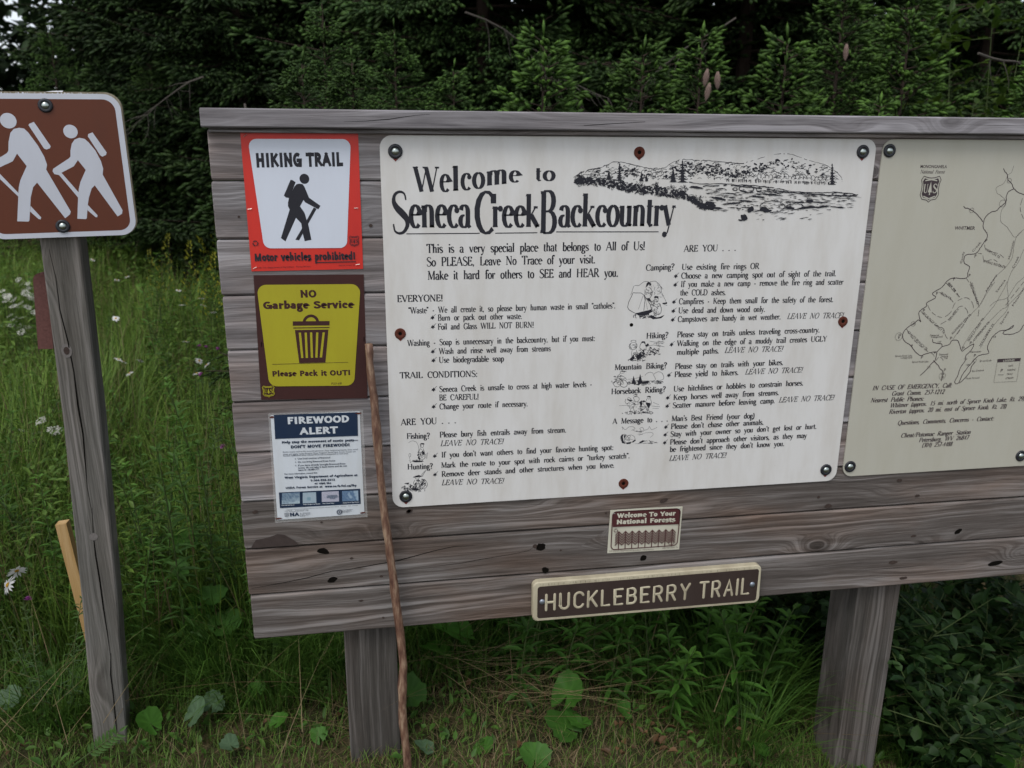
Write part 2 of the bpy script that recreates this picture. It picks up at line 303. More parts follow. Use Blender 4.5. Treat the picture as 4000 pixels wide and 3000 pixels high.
DATA=dict(
WTEXT=[('s','This is a very special place that belongs to All of Us!',0.1009,1.434,0.6378,1.4339,0.0209),('s','So PLEASE, Leave No Trace of your visit.',0.1002,1.4025,0.5126,1.4031,0.021),('s','Make it hard for others to SEE and HEAR you.',0.1018,1.3703,0.5722,1.3691,0.0212),('s','ARE YOU . . .',0.7384,1.4275,0.8758,1.4289,0.0162),('s','EVERYONE!',0.0281,1.3183,0.1374,1.3178,0.0163),('s','"Waste" - We all create it, so please bury human waste in small "catholes".',0.0539,1.2899,0.5684,1.2896,0.015),('s','Burn or pack out other waste.',0.1243,1.2703,0.3314,1.2691,0.015),('s','Foil and Glass WILL NOT BURN!',0.1239,1.248,0.3612,1.2462,0.015),('s','Washing - Soap is unnecessary in the backcountry, but if you must:',0.0493,1.2098,0.5185,1.2076,0.015),('s','Wash and rinse well away from streams',0.1254,1.187,0.405,1.1849,0.015),('s','Use biodegradable soap',0.125,1.1648,0.2867,1.163,0.015),('s','TRAIL CONDITIONS:',0.0287,1.1287,0.2201,1.1258,0.0158),('s','Seneca Creek is unsafe to cross at high water levels -',0.1244,1.0899,0.5146,1.0876,0.015),('s','BE CAREFUL!',0.124,1.0679,0.2229,1.0666,0.015),('s','Change your route if necessary.',0.1239,1.0448,0.3484,1.0429,0.015),('s','ARE YOU . . .',0.0273,1.0072,0.1654,1.0066,0.0167),('s','Fishing?',0.0409,0.9709,0.0984,0.9692,0.015),('s','Please bury fish entrails away from stream.',0.1234,0.9704,0.4504,0.9673,0.015),('i','LEAVE NO TRACE!',0.1242,0.9472,0.2853,0.9443,0.015),('s',"If you don't want others to find your favorite hunting spot:",0.1266,0.9162,0.5785,0.9122,0.015),('s','Hunting?',0.0403,0.8885,0.1042,0.887,0.015),('s','Mark the route to your spot with rock cairns or "turkey scratch".',0.1255,0.888,0.6241,0.8864,0.015),('s','Remove deer stands and other structures when you leave.',0.1263,0.8636,0.5831,0.8621,0.015),('i','LEAVE NO TRACE!',0.1253,0.8403,0.2865,0.8358,0.015),('s','Camping?',0.6425,1.3824,0.7161,1.3842,0.015),('s','Use existing fire rings OR',0.7358,1.3829,0.9422,1.3819,0.015),('s','Choose a new camping spot out of sight of the trail.',0.7356,1.3609,1.156,1.3594,0.015),('s','If you make a new camp - remove the fire ring and scatter',0.736,1.3398,1.1788,1.3371,0.015),('s','the COLD ashes.',0.7357,1.3182,0.8578,1.3167,0.015),('s','Campfires - Keep them small for the safety of the forest.',0.7338,1.2959,1.1566,1.2916,0.015),('s','Use dead and down wood only.',0.734,1.2727,0.9687,1.2706,0.015),('s','Campstoves are handy in wet weather.',0.7338,1.2501,1.014,1.2496,0.015),('i','LEAVE NO TRACE!',1.0313,1.2498,1.1892,1.2482,0.015),('s','Hiking?',0.6528,1.2093,0.7109,1.2098,0.015),('s','Please stay on trails unless traveling cross-country.',0.7347,1.21,1.1276,1.2114,0.015),('s','Walking on the edge of a muddy trail creates UGLY',0.7358,1.187,1.1504,1.1863,0.015),('s','multiple paths.',0.7366,1.1638,0.8513,1.1642,0.015),('i','LEAVE NO TRACE!',0.8664,1.1644,1.028,1.1633,0.015),('s','Mountain Biking?',0.5726,1.1294,0.7117,1.1298,0.015),('s','Please stay on trails with your bikes.',0.7342,1.1263,1.0335,1.1264,0.015),('s','Please yield to hikers.',0.7342,1.1045,0.9105,1.1037,0.015),('i','LEAVE NO TRACE!',0.9279,1.1041,1.0895,1.1037,0.015),('s','Horseback Riding?',0.5663,1.0653,0.7122,1.0655,0.015),('s','Use hitchlines or hobbles to constrain horses.',0.7339,1.0656,1.0971,1.0677,0.015),('s','Keep horses well away from streams.',0.735,1.0423,1.0299,1.0434,0.015),('s','Scatter manure before leaving camp.',0.7343,1.0204,1.0203,1.0214,0.015),('i','LEAVE NO TRACE!',1.0309,1.0223,1.1903,1.0227,0.015),('s','A Message to . . .',0.5732,0.9841,0.7238,0.9843,0.015),('s',"Man's Best Friend (your dog)",0.7335,0.9842,0.9664,0.9814,0.015),('s',"Please don't chase other animals.",0.7331,0.9623,0.994,0.9617,0.015),('s',"Stay with your owner so you don't get lost or hurt.",0.733,0.9406,1.1493,0.9425,0.015),('s',"Please don't approach other visitors, as they may",0.7333,0.9185,1.1235,0.9175,0.015),('s',"be frightened since they don't know you.",0.7339,0.8979,1.0599,0.8973,0.015),('i','LEAVE NO TRACE!',0.7334,0.8723,0.8938,0.8729,0.015)],
TTEXT=[('t','W',0.0752,1.5754,0.133,1.5752,0.0562),('t','e',0.1343,1.5755,0.1589,1.5758,0.0594),('t','l',0.1638,1.577,0.179,1.5779,0.0551),('t','c',0.1839,1.5792,0.2077,1.5795,0.0576),('t','o',0.211,1.5826,0.2398,1.5829,0.0552),('t','m',0.2437,1.5886,0.2937,1.5936,0.0503),('t','e',0.297,1.5964,0.3235,1.597,0.0404),('t','t',0.36,1.5996,0.3754,1.5999,0.0355),('t','o',0.3787,1.5999,0.4076,1.5999,0.0355),('t','S',0.0217,1.4803,0.0611,1.4809,0.0949),('t','eneca',0.0614,1.4937,0.2067,1.4933,0.0792),('t','C',0.2158,1.4783,0.2658,1.4787,0.0964),('t','reek',0.2574,1.4928,0.3703,1.4928,0.0754),('t','B',0.3726,1.4776,0.4152,1.4782,0.0983),('t','ackcountry',0.4187,1.4923,0.7094,1.492,0.0767)],
TLINE=[(0.0546,1.4793,0.2275,1.4788),(0.2648,1.4787,0.3668,1.4787),(0.4128,1.4802,0.6703,1.4779)],
BUL=[(0.1111,1.2781),(0.1115,1.2552),(0.1102,1.1936),(0.1112,1.1711),(0.1099,1.0967),(0.1093,1.0522),(0.1094,0.921),(0.109,0.8705),(0.7211,1.3675),(0.7208,1.3455),(0.7202,1.3023),(0.72,1.2789),(0.7198,1.2563),(0.7207,1.1918),(0.7186,1.1101),(0.7189,1.0492),(0.7189,1.0263),(0.7186,0.9686),(0.7181,0.947),(0.7181,0.9249)],
WBOLT=[(0.0348,1.6652),(1.19,1.67),(0.0337,0.8157),(1.1916,0.82)],
WSCREW=[(0.6118,1.6656),(0.0328,1.2409),(1.1902,1.2391),(0.6103,0.8152)],
WHOLE=[(0.612,1.2461)],
MBOLT=[(1.2624,1.6727),(1.2637,0.8252),(1.7975,0.8272)],
LAND=[(0.4134,1.6752),(1.2324,1.6797),(1.2599,1.4817),(0.4174,1.4896)],
SK={'camp': [(0.5943,1.359),(0.7014,1.3569),(0.7076,1.2547),(0.5989,1.2577)],'hike': [(0.606,1.2098),(0.7004,1.2068),(0.704,1.1467),(0.6088,1.1502)],'bike': [(0.5684,1.1292),(0.7053,1.124),(0.7082,1.0751),(0.5703,1.0809)],'horse': [(0.586,1.0651),(0.6972,1.0603),(0.7004,1.0038),(0.5883,1.009)],'dog': [(0.593,0.978),(0.697,0.9728),(0.7,0.9202),(0.5953,0.9259)],'fish': [(0.0431,0.9667),(0.0933,0.9641),(0.092,0.9037),(0.0414,0.9066)],'hunt': [(0.0246,0.8884),(0.0915,0.8845),(0.0902,0.8229),(0.0227,0.8272)]},
MTEXT=[('B','MONONGAHELA',1.3541,1.6309,1.4284,1.6305,0.0075),('i','National Forest',1.3552,1.6176,1.4239,1.6169,0.009),('B','WHITMER',1.476,1.4749,1.5357,1.4743,0.0088),('I','IN CASE OF EMERGENCY, Call:',1.3009,1.0447,1.54,1.0436,0.0128),('I','Grant Comm. 257-1212',1.361,1.027,1.52,1.0256,0.0128),('I','Nearest Public Phones:',1.3001,1.0103,1.4599,1.0085,0.0128),('I','Whitmer (approx. 15 mi. north of Spruce Knob Lake, Rt. 29)',1.3604,0.9927,1.7749,0.9946,0.0128),('I','Riverton (approx. 20 mi. east of Spruce Knob, Rt. 28)',1.3604,0.9745,1.7221,0.9744,0.0128),('I','Questions, Comments, Concerns - Contact:',1.3907,0.9407,1.6884,0.94,0.0128),('I','Cheat/Potomac Ranger Station',1.4064,0.9029,1.6224,0.9027,0.0128),('I','Petersburg, WV 26847',1.4645,0.8863,1.6187,0.8863,0.0128),('I','(304) 257-4488',1.4761,0.8706,1.57,0.8692,0.0128),('R','Gandy',1.5132,1.3861,1.5157,1.4174,0.0062),('R','Creek',1.5413,1.4156,1.5607,1.4409,0.0062),('R','Allegheny',1.6004,1.3063,1.624,1.354,0.0062),('R','Mountain',1.654,1.3954,1.6585,1.444,0.0062),('R','Seneca',1.632,1.3056,1.6518,1.3389,0.0062),('R','Creek',1.6701,1.3706,1.6808,1.4022,0.0062),('R','Spruce',1.6617,1.2166,1.6787,1.2521,0.0062),('R','Mountain',1.689,1.2672,1.7161,1.3207,0.0062),('R','GRANTS BRANCH TR',1.3819,1.2036,1.4468,1.151,0.0062),('R','BIG RUN OF GANDY TR',1.4197,1.2531,1.4912,1.1959,0.0062),('R','ELZA TR',1.4639,1.3061,1.4959,1.2887,0.0062),('R','BEE TR',1.4814,1.3322,1.5054,1.3085,0.0062),('R','NORTH PRONG TR',1.5037,1.2313,1.526,1.2628,0.0062),('R','SENECA CREEK TR',1.5713,1.1728,1.6069,1.2353,0.0062),('R','LUMBERJACK TR',1.5879,1.174,1.6257,1.2245,0.0062),('R','HUCKLEBERRY TR',1.6096,1.1577,1.6398,1.219,0.0062),('R','ALLEGHENY MTN TR',1.5175,1.1934,1.5658,1.2466,0.0062),('R','HORTON TR',1.5754,1.4208,1.6214,1.3973,0.0062),('R','SPRING RIDGE TR',1.5747,1.3894,1.6441,1.371,0.0062),('R','SWALLOW ROCK',1.5481,1.3322,1.5779,1.273,0.0062),('R','Spruce Knob Lake',1.3554,1.137,1.406,1.1362,0.0052),('R','Campground',1.3727,1.1312,1.4068,1.131,0.0052),('R','Spruce Knob Lake',1.4087,1.1185,1.4575,1.1181,0.0052),('R','Gatewood',1.486,1.1369,1.5132,1.1367,0.0052),('R','Nature',1.4944,1.1311,1.5141,1.1311,0.0052),('R','Trail',1.5027,1.1256,1.5139,1.1259,0.0052),('R','Gatewood',1.4503,1.191,1.4772,1.1912,0.0052),('R','Campground',1.4548,1.1861,1.489,1.1867,0.0052),('R','Observation',1.5807,1.1403,1.6133,1.1412,0.0052),('R','Spruce Knob',1.6137,1.1139,1.6497,1.1144,0.0052),('R','East Overlook',1.596,1.0857,1.6319,1.0868,0.0052),('R','Picnic Ground',1.5806,1.065,1.6211,1.0659,0.0052),('R','P',1.4505,1.3037,1.4563,1.3039,0.0085),('R','P',1.419,1.2578,1.4248,1.258,0.0085),('R','P',1.5124,1.1792,1.5183,1.1793,0.0085),('R','P',1.5747,1.1641,1.5806,1.1642,0.0085),('R','P',1.5546,1.1502,1.5606,1.1503,0.0085),('R','P',1.4336,1.129,1.4395,1.1292,0.0085),('R','P',1.5085,1.0904,1.5145,1.0905,0.0085),('R','P',1.5934,1.1279,1.5994,1.1281,0.0085),('R','P',1.5717,1.4413,1.5767,1.4415,0.0085),('R','P',1.5471,1.4013,1.5521,1.4015,0.0085),('R','P',1.5386,1.3498,1.5437,1.35,0.0085),('R','P',1.4947,1.3414,1.4998,1.3416,0.0085),('R','29',1.3941,1.2242,1.4028,1.2243,0.0055),('R','28',1.3561,1.1942,1.3641,1.1943,0.0055),('R','1',1.3575,1.1874,1.3604,1.1877,0.0055),('R','1',1.3995,1.1646,1.4024,1.1649,0.0055),('R','1',1.4714,1.1426,1.4743,1.1428,0.0055),('R','112',1.4571,1.1021,1.466,1.1022,0.0055),('R','112',1.5652,1.1213,1.5742,1.1213,0.0055),('R','104',1.5738,1.1041,1.5836,1.1041,0.0055),('R','33',1.6426,1.1813,1.6509,1.1814,0.0055),('R','28',1.5016,1.0801,1.5098,1.0802,0.0055),('R','10',1.503,1.0716,1.5112,1.0717,0.0055),('R','127',1.4771,1.1714,1.4867,1.1714,0.0055),('R','GATE',1.7058,1.0964,1.7199,1.097,0.005),('R','PARKING',1.705,1.0844,1.7299,1.0852,0.005),('R','TRAILS',1.7046,1.0726,1.7233,1.0733,0.005),('R','STREAM',1.7038,1.0605,1.7276,1.0614,0.005),('R','P',1.6843,1.0823,1.6908,1.0824,0.0085)],
MLEG=[('B','LEGEND',1.6864,1.112,1.7227,1.1125,0.005)],
MLBOX=[(1.6685,1.1197),(1.7397,1.12),(1.74,1.053),(1.6687,1.0526)],
MLBAR=[(1.6685,1.1197),(1.7397,1.12),(1.7395,1.1112),(1.6695,1.1101)],
ROADS=[[(1.5903,1.63),(1.5965,1.6219),(1.604,1.6151),(1.6091,1.6015),(1.621,1.592),(1.6276,1.5824),(1.63,1.5783),(1.6155,1.5714),(1.6118,1.5577),(1.6139,1.5466),(1.5978,1.5315),(1.5899,1.5232),(1.572,1.5178),(1.5601,1.5054),(1.5579,1.4915),(1.5604,1.4775),(1.5719,1.4661),(1.5756,1.4548),(1.5697,1.4436),(1.56,1.4267),(1.5498,1.4127),(1.5219,1.4088),(1.5173,1.3989),(1.5211,1.386),(1.537,1.3772),(1.535,1.3614),(1.534,1.3484),(1.5201,1.3458),(1.4975,1.3477),(1.4794,1.3423),(1.4663,1.3252),(1.4432,1.3112),(1.4413,1.3049),(1.451,1.2964),(1.4276,1.2836),(1.4274,1.2736),(1.4095,1.2607),(1.4098,1.2473),(1.4176,1.232),(1.4096,1.2366),(1.3965,1.2275),(1.3801,1.2162),(1.3709,1.2046),(1.3706,1.1894),(1.3804,1.1772),(1.3985,1.1664),(1.414,1.1487),(1.4323,1.1377),(1.4428,1.1408),(1.4534,1.1439),(1.4678,1.1462),(1.4789,1.1465),(1.4915,1.1599),(1.5128,1.1661),(1.5185,1.1762),(1.5372,1.1756),(1.5532,1.1474),(1.5636,1.1523),(1.5876,1.1654),(1.5815,1.1465),(1.5688,1.133),(1.5694,1.119),(1.5579,1.0984),(1.5539,1.0774),(1.5474,1.06),(1.5525,1.0527),(1.5611,1.0577),(1.5659,1.0734),(1.5743,1.0907),(1.5927,1.1147),(1.6086,1.1316),(1.6378,1.1376),(1.6308,1.1553),(1.6409,1.1827),(1.6604,1.1994),(1.6826,1.2022),(1.6993,1.2138),(1.6968,1.207),(1.6756,1.199),(1.6735,1.1904),(1.7002,1.1896),(1.7215,1.1976),(1.7314,1.2146),(1.7473,1.2211)],[(1.6316,1.5783),(1.6442,1.57),(1.6624,1.5644),(1.6774,1.563)],[(1.4923,1.5348),(1.4976,1.5307),(1.5072,1.5293),(1.5243,1.5209),(1.5422,1.5083),(1.5558,1.4943)],[(1.4792,1.1448),(1.4772,1.1223),(1.469,1.1156),(1.4569,1.0987),(1.4391,1.0819)],[(1.4716,1.1225),(1.4889,1.1079),(1.4938,1.1008),(1.5071,1.088),(1.5055,1.0634)],[(1.4601,1.1832),(1.4625,1.1746),(1.475,1.1707),(1.4894,1.1686),(1.4923,1.1598)],[(1.6004,1.1144),(1.5914,1.1007),(1.5901,1.0866),(1.5748,1.066),(1.5617,1.0541)]],
THIN=[[(1.6187,1.6368),(1.6155,1.6205),(1.6072,1.6151),(1.603,1.6042),(1.5962,1.5906),(1.5789,1.5825),(1.583,1.5688),(1.6024,1.5577),(1.615,1.5411),(1.6055,1.5245),(1.6075,1.4966),(1.6299,1.4796),(1.6572,1.4539),(1.6738,1.4679)],[(1.6804,1.4735),(1.6631,1.4567),(1.659,1.4283),(1.6602,1.4054),(1.6516,1.3824),(1.6219,1.3511),(1.6068,1.3281),(1.5964,1.2962),(1.5849,1.2699)],[(1.6905,1.4221),(1.6803,1.3849),(1.6653,1.3619),(1.6589,1.3271),(1.6684,1.2945),(1.6702,1.2678)],[(1.7054,1.3466),(1.6852,1.3265),(1.6657,1.2916),(1.6345,1.2835),(1.6176,1.2691)],[(1.62,1.336),(1.6032,1.3063),(1.587,1.2731),(1.5652,1.25),(1.5388,1.2099),(1.5216,1.1796)],[(1.6572,1.3353),(1.6399,1.2887),(1.6169,1.252),(1.5956,1.2253),(1.5717,1.1918),(1.552,1.1544)],[(1.7118,1.3141),(1.6701,1.2677),(1.6532,1.2579),(1.6219,1.2246),(1.5911,1.1877),(1.5835,1.1672)],[(1.6656,1.2915),(1.6733,1.2608),(1.6477,1.2273),(1.6301,1.2003),(1.6086,1.1525)]],
DASH=[[(1.5712,1.4351),(1.5802,1.4208),(1.6208,1.4088),(1.6473,1.3883)],[(1.5562,1.4126),(1.5695,1.4095),(1.579,1.3922),(1.6074,1.3947),(1.637,1.374),(1.6554,1.3795)],[(1.5327,1.347),(1.5448,1.3323),(1.5672,1.2968),(1.5849,1.2699)],[(1.6599,1.5548),(1.659,1.527),(1.6754,1.4989)],[(1.4803,1.3365),(1.5103,1.3098),(1.5272,1.286)],[(1.4595,1.3111),(1.4954,1.292),(1.5135,1.2715)],[(1.4305,1.2769),(1.4465,1.2564),(1.478,1.2421),(1.5016,1.255),(1.5118,1.2816),(1.539,1.2944),(1.5592,1.2839),(1.5702,1.2634)],[(1.4774,1.2235),(1.5007,1.2381),(1.5183,1.2647),(1.5356,1.271),(1.5534,1.2537),(1.5507,1.2266),(1.5216,1.1796)],[(1.4131,1.2606),(1.455,1.2259),(1.4868,1.2114),(1.4976,1.1906),(1.511,1.1765)],[(1.3787,1.2128),(1.4032,1.1833),(1.4446,1.1528),(1.4688,1.1399),(1.4772,1.1223)],[(1.4791,1.1222),(1.4886,1.1323),(1.5016,1.1214),(1.4975,1.1006)],[(1.4754,1.3356),(1.503,1.3118),(1.5242,1.2947)],[(1.5461,1.3375),(1.5679,1.2971),(1.5839,1.2698),(1.5869,1.2324)],[(1.7078,1.3343),(1.68,1.2945),(1.6626,1.2678)],[(1.6781,1.0744),(1.6975,1.0736)]],
CIRC=[(1.6126,1.5996,0.006),(1.5174,1.5245,0.006),(1.6038,1.5417,0.009),(1.3581,1.1932,0.0105),(1.3955,1.2269,0.0065),(1.5058,1.0775,0.0095),(1.5976,1.119,0.005)],
MSHIELD=(1.3896,1.5782,0.076,0.09),
RQ=[(-0.3026,1.7033),(-0.047,1.7034),(-0.0488,1.3985),(-0.3022,1.3973)],
RW=[(-0.2875,1.6903),(-0.0636,1.6913),(-0.0839,1.4481),(-0.2701,1.4495)],
RTEXT=[('W','HIKING TRAIL',-0.2727,1.6287,-0.0818,1.6317,0.0315),('H','Motor vehicles prohibited!',-0.2927,1.4203,-0.0641,1.4204,0.0178),('R','3-30  U.S. Department of Agriculture   Forest Service',-0.2888,1.4038,-0.1696,1.4055,0.0032),('R','UNICOR Lompoc, CA',-0.105,1.4065,-0.0673,1.407,0.0028)],
RLINE=[(-0.1558,1.4165),(-0.0647,1.417),(-0.0648,1.4148),(-0.1559,1.4143)],
RHEAD=(-0.1707,1.6044,0.0108),
RFIG=[[(-0.194,1.5869),(-0.1886,1.5926),(-0.1824,1.594),(-0.1753,1.5926),(-0.1716,1.5868),(-0.1628,1.5622),(-0.1723,1.5525),(-0.1754,1.5577),(-0.1841,1.5437),(-0.1751,1.5292),(-0.1712,1.5125),(-0.1684,1.5041),(-0.1633,1.4678),(-0.1785,1.4648),(-0.1818,1.4821),(-0.1838,1.5052),(-0.1948,1.5179),(-0.2216,1.4647),(-0.2312,1.4726),(-0.2075,1.5366),(-0.2107,1.5439),(-0.2102,1.5521),(-0.2075,1.562),(-0.1963,1.5828)],[(-0.1658,1.5643),(-0.1628,1.5626),(-0.1385,1.5445),(-0.1437,1.5367),(-0.1527,1.5415),(-0.1723,1.5525),(-0.1754,1.5577)],[(-0.1538,1.5411),(-0.1474,1.5379),(-0.1684,1.5041),(-0.1712,1.5125)],[(-0.1817,1.4958),(-0.1818,1.4821),(-0.191,1.4669),(-0.1992,1.4686)],[(-0.2012,1.6022),(-0.1968,1.6015),(-0.1905,1.5971),(-0.2059,1.5619),(-0.2139,1.5634),(-0.2183,1.5675)]],
RSHIELD=(-0.0664,1.4633,0.022,0.0245),
RREC=(-0.2886,1.4613,0.006),
RSTAP=[(-0.2923,1.6971,40),(-0.2949,1.5382,8),(-0.0587,1.5389,0),(-0.0608,1.4093,10),(-0.294,1.4053,25)],
YQ=[(-0.2986,1.3881),(-0.0481,1.3855),(-0.0518,1.0802),(-0.304,1.088)],
YY=[(-0.2935,1.3659),(-0.0561,1.3631),(-0.0826,1.1146),(-0.2822,1.1206)],
YTEXT=[('X','NO',-0.1955,1.3335,-0.1579,1.3333,0.0184),('X','Garbage Service',-0.2812,1.3086,-0.0728,1.3058,0.0179),('X','Please Pack it OUT!',-0.2729,1.1448,-0.0886,1.1409,0.0137),('RI','P23-68',-0.137,1.1189,-0.1129,1.1188,0.0054)],
YCAN=[[(-0.157,1.2754),(-0.1575,1.2789),(-0.1586,1.2823),(-0.1603,1.2853),(-0.1625,1.288),(-0.1652,1.2902),(-0.1682,1.2918),(-0.1714,1.2929),(-0.1748,1.2933),(-0.1782,1.293),(-0.1816,1.2922),(-0.1847,1.2907),(-0.1876,1.2886),(-0.1901,1.2861),(-0.1922,1.2832),(-0.1937,1.2799),(-0.1946,1.2764),(-0.1883,1.2758),(-0.1876,1.2781),(-0.1866,1.2802),(-0.1852,1.2821),(-0.1835,1.2837),(-0.1817,1.285),(-0.1796,1.2859),(-0.1774,1.2865),(-0.1752,1.2866),(-0.173,1.2864),(-0.1709,1.2857),(-0.1689,1.2847),(-0.1672,1.2833),(-0.1657,1.2815),(-0.1646,1.2796),(-0.1638,1.2774),(-0.1634,1.2752)],[(-0.2175,1.2778),(-0.1327,1.2765),(-0.1333,1.2659),(-0.2182,1.2674)],[(-0.2175,1.263),(-0.1335,1.2619),(-0.1336,1.2596),(-0.2176,1.2608)],[(-0.2139,1.2569),(-0.1364,1.2557),(-0.1479,1.1753),(-0.209,1.1758)],[(-0.2712,1.1757),(-0.0942,1.1742),(-0.0943,1.1734),(-0.2713,1.1746)]],
YSLOT=[[(-0.2055,1.2504),(-0.2003,1.2502),(-0.1986,1.1882),(-0.2038,1.1884)],[(-0.192,1.25),(-0.1868,1.2498),(-0.1879,1.1879),(-0.1932,1.188)],[(-0.1796,1.25),(-0.1744,1.2499),(-0.176,1.1879),(-0.1812,1.1881)],[(-0.1653,1.2496),(-0.1601,1.2494),(-0.1655,1.1879),(-0.1707,1.1881)],[(-0.1503,1.2493),(-0.1451,1.2492),(-0.1549,1.188),(-0.1602,1.1882)]],
YSHIELD=(-0.2851,1.1082,0.026,0.0275),
FQ=[(-0.2853,1.047),(-0.0724,1.0475),(-0.0724,0.7723),(-0.2877,0.771)],
FLAM=[(-0.2903,1.0516),(-0.0642,1.0506),(-0.0648,0.763),(-0.2942,0.7628)],
FHEAD=[(-0.277,1.0485),(-0.0778,1.0462),(-0.0791,0.9846),(-0.2783,0.9867)],
FHT=[('X','FIREWOOD',-0.2455,1.0232,-0.0964,1.0211,0.0184),('X','ALERT',-0.2169,0.9944,-0.1261,0.9936,0.0186)],
FTEXT=[('X','Help stop the movement of exotic pests—',-0.2629,0.9741,-0.0794,0.9708,0.0062),('X',"DON'T MOVE FIREWOOD!",-0.2426,0.9601,-0.0999,0.9586,0.0081),('R','Exotic insects such as the emerald ash borer, Asian longhorned beetle, Sirex wood',-0.2622,0.9501,-0.0813,0.9474,0.0037),('R',"wasp, and gypsy moth threaten West Virginia's forest land. Exotic insects can",-0.2623,0.9441,-0.087,0.9422,0.0037),('R','become established when infested firewood is transported to new areas.',-0.2622,0.9402,-0.1045,0.9378,0.0037),('B','Use local sources of firewood',-0.228,0.9307,-0.1497,0.9295,0.0042),('B','Do not bring firewood from home',-0.228,0.9217,-0.1379,0.9204,0.0042),('B','If you have already brought firewood from',-0.2282,0.9128,-0.1134,0.9111,0.0043),('B','home, do not take it back home and do not',-0.2283,0.9062,-0.11,0.9049,0.0043),('B','leave it—BURN IT!',-0.2285,0.9003,-0.1783,0.8996,0.0043),('B','For more information, contact the:',-0.2621,0.8918,-0.1829,0.891,0.0039),('X','West Virginia Department of Agriculture at',-0.2624,0.8814,-0.085,0.8777,0.0059),('X','1-304-558-2212',-0.2007,0.8702,-0.1406,0.8689,0.0056),('X','or visit the',-0.1909,0.8617,-0.1505,0.8605,0.0055),('X','USDA Forest Service at  www.na.fs.fed.us/fhp',-0.2621,0.8542,-0.0884,0.8502,0.0055),('X','NA',-0.2563,0.779,-0.2331,0.7788,0.0101),('B','o',-0.2347,0.931,-0.2324,0.9309,0.0047),('B','o',-0.2349,0.9224,-0.2326,0.9223,0.0047),('B','o',-0.235,0.9134,-0.2327,0.9133,0.0047)],
FSTRIP=[(-0.2793,0.8455),(-0.0801,0.8428),(-0.0804,0.8016),(-0.2795,0.8032)],
FPH=[[(-0.2718,0.843),(-0.2288,0.8433),(-0.2303,0.8126),(-0.2747,0.8136)],[(-0.2217,0.8412),(-0.1891,0.8407),(-0.1899,0.8119),(-0.2234,0.8126)],[(-0.1753,0.8406),(-0.1334,0.84),(-0.1339,0.8117),(-0.1765,0.8131)],[(-0.1251,0.8394),(-0.0853,0.8385),(-0.0856,0.8107),(-0.1261,0.8117)]],
FCAP=[('B','Emerald Ash Borer',-0.2749,0.809,-0.2435,0.8085,0.0028),('B','Asian Longhorned Beetle',-0.2228,0.8079,-0.1809,0.8073,0.0028),('B','Sirex Wood Wasp',-0.1749,0.8073,-0.1462,0.8068,0.0028),('B','Gypsy Moth Egg Masses',-0.1249,0.806,-0.0839,0.8059,0.0028)],
FSHIELD=(-0.2643,0.7836,0.01,0.0115),
FSEAL=(-0.1344,0.7827,0.0068),
NQ=[(0.5774,0.7395),(0.7813,0.7363),(0.7797,0.6072),(0.5743,0.6112)],
NB=[(0.584,0.7343),(0.775,0.7315),(0.7737,0.685),(0.5858,0.6896)],
NO=[(0.584,0.7343),(0.775,0.7315),(0.7721,0.6212),(0.583,0.6217)],
NTEXT=[('X','Welcome To Your',0.5974,0.7159,0.7626,0.7119,0.0136),('X','National Forests',0.5965,0.6971,0.7628,0.6932,0.0138)],
NSM=[('R','P23-121a U.S. Department of Agriculture - Forest Service',0.578,0.6167,0.7039,0.6128,0.0042),('R','UNICOR Lompoc, CA',0.7294,0.6144,0.7748,0.6144,0.0039)],
NTREE=[(0.6035,0.6766,0.6042,0.6218),(0.6223,0.6762,0.6229,0.6215),(0.6412,0.6757,0.6415,0.6212),(0.6601,0.6753,0.6602,0.6209),(0.679,0.6748,0.679,0.6206),(0.698,0.6744,0.6978,0.6203),(0.7171,0.6739,0.7167,0.6201),(0.7362,0.6735,0.7356,0.6198),(0.7554,0.673,0.7546,0.6195)],
NSHIELD=(0.754,0.632,0.017,0.021),
NREC=(0.5947,0.6793,0.0055),
HQ=[(0.3646,0.5493),(1.0203,0.5495),(1.0228,0.4302),(0.3649,0.4304)],
HF=[(0.3778,0.5366),(1.013,0.5385),(1.0118,0.4387),(0.3776,0.4399)],
HTEXT=[('g','HUCKLEBERRY',0.4023,0.464,0.8091,0.4623,0.0461),('g','TRAIL',0.8418,0.4623,0.9859,0.4631,0.0475)],
HBOLT=[(0.3908,0.4903),(0.9963,0.4908)],
HSORG=[-0.7597,0.1899,1.619],
HSBOLT=[(0.0024,0.1433),(-0.0006,-0.1322)],
HSEDGE={'tr': (0.1625,0.1704),'r1': (0.1622,0.1458),'r2': (0.1592,-0.1104),'br': (0.1489,-0.1556),'top0': (0.0053,0.1682),'bot0': (-0.0039,-0.1583),'in_tr': (0.1509,0.1572),'in_r': (0.1475,-0.1213),'in_b': (-0.0023,-0.1459)},
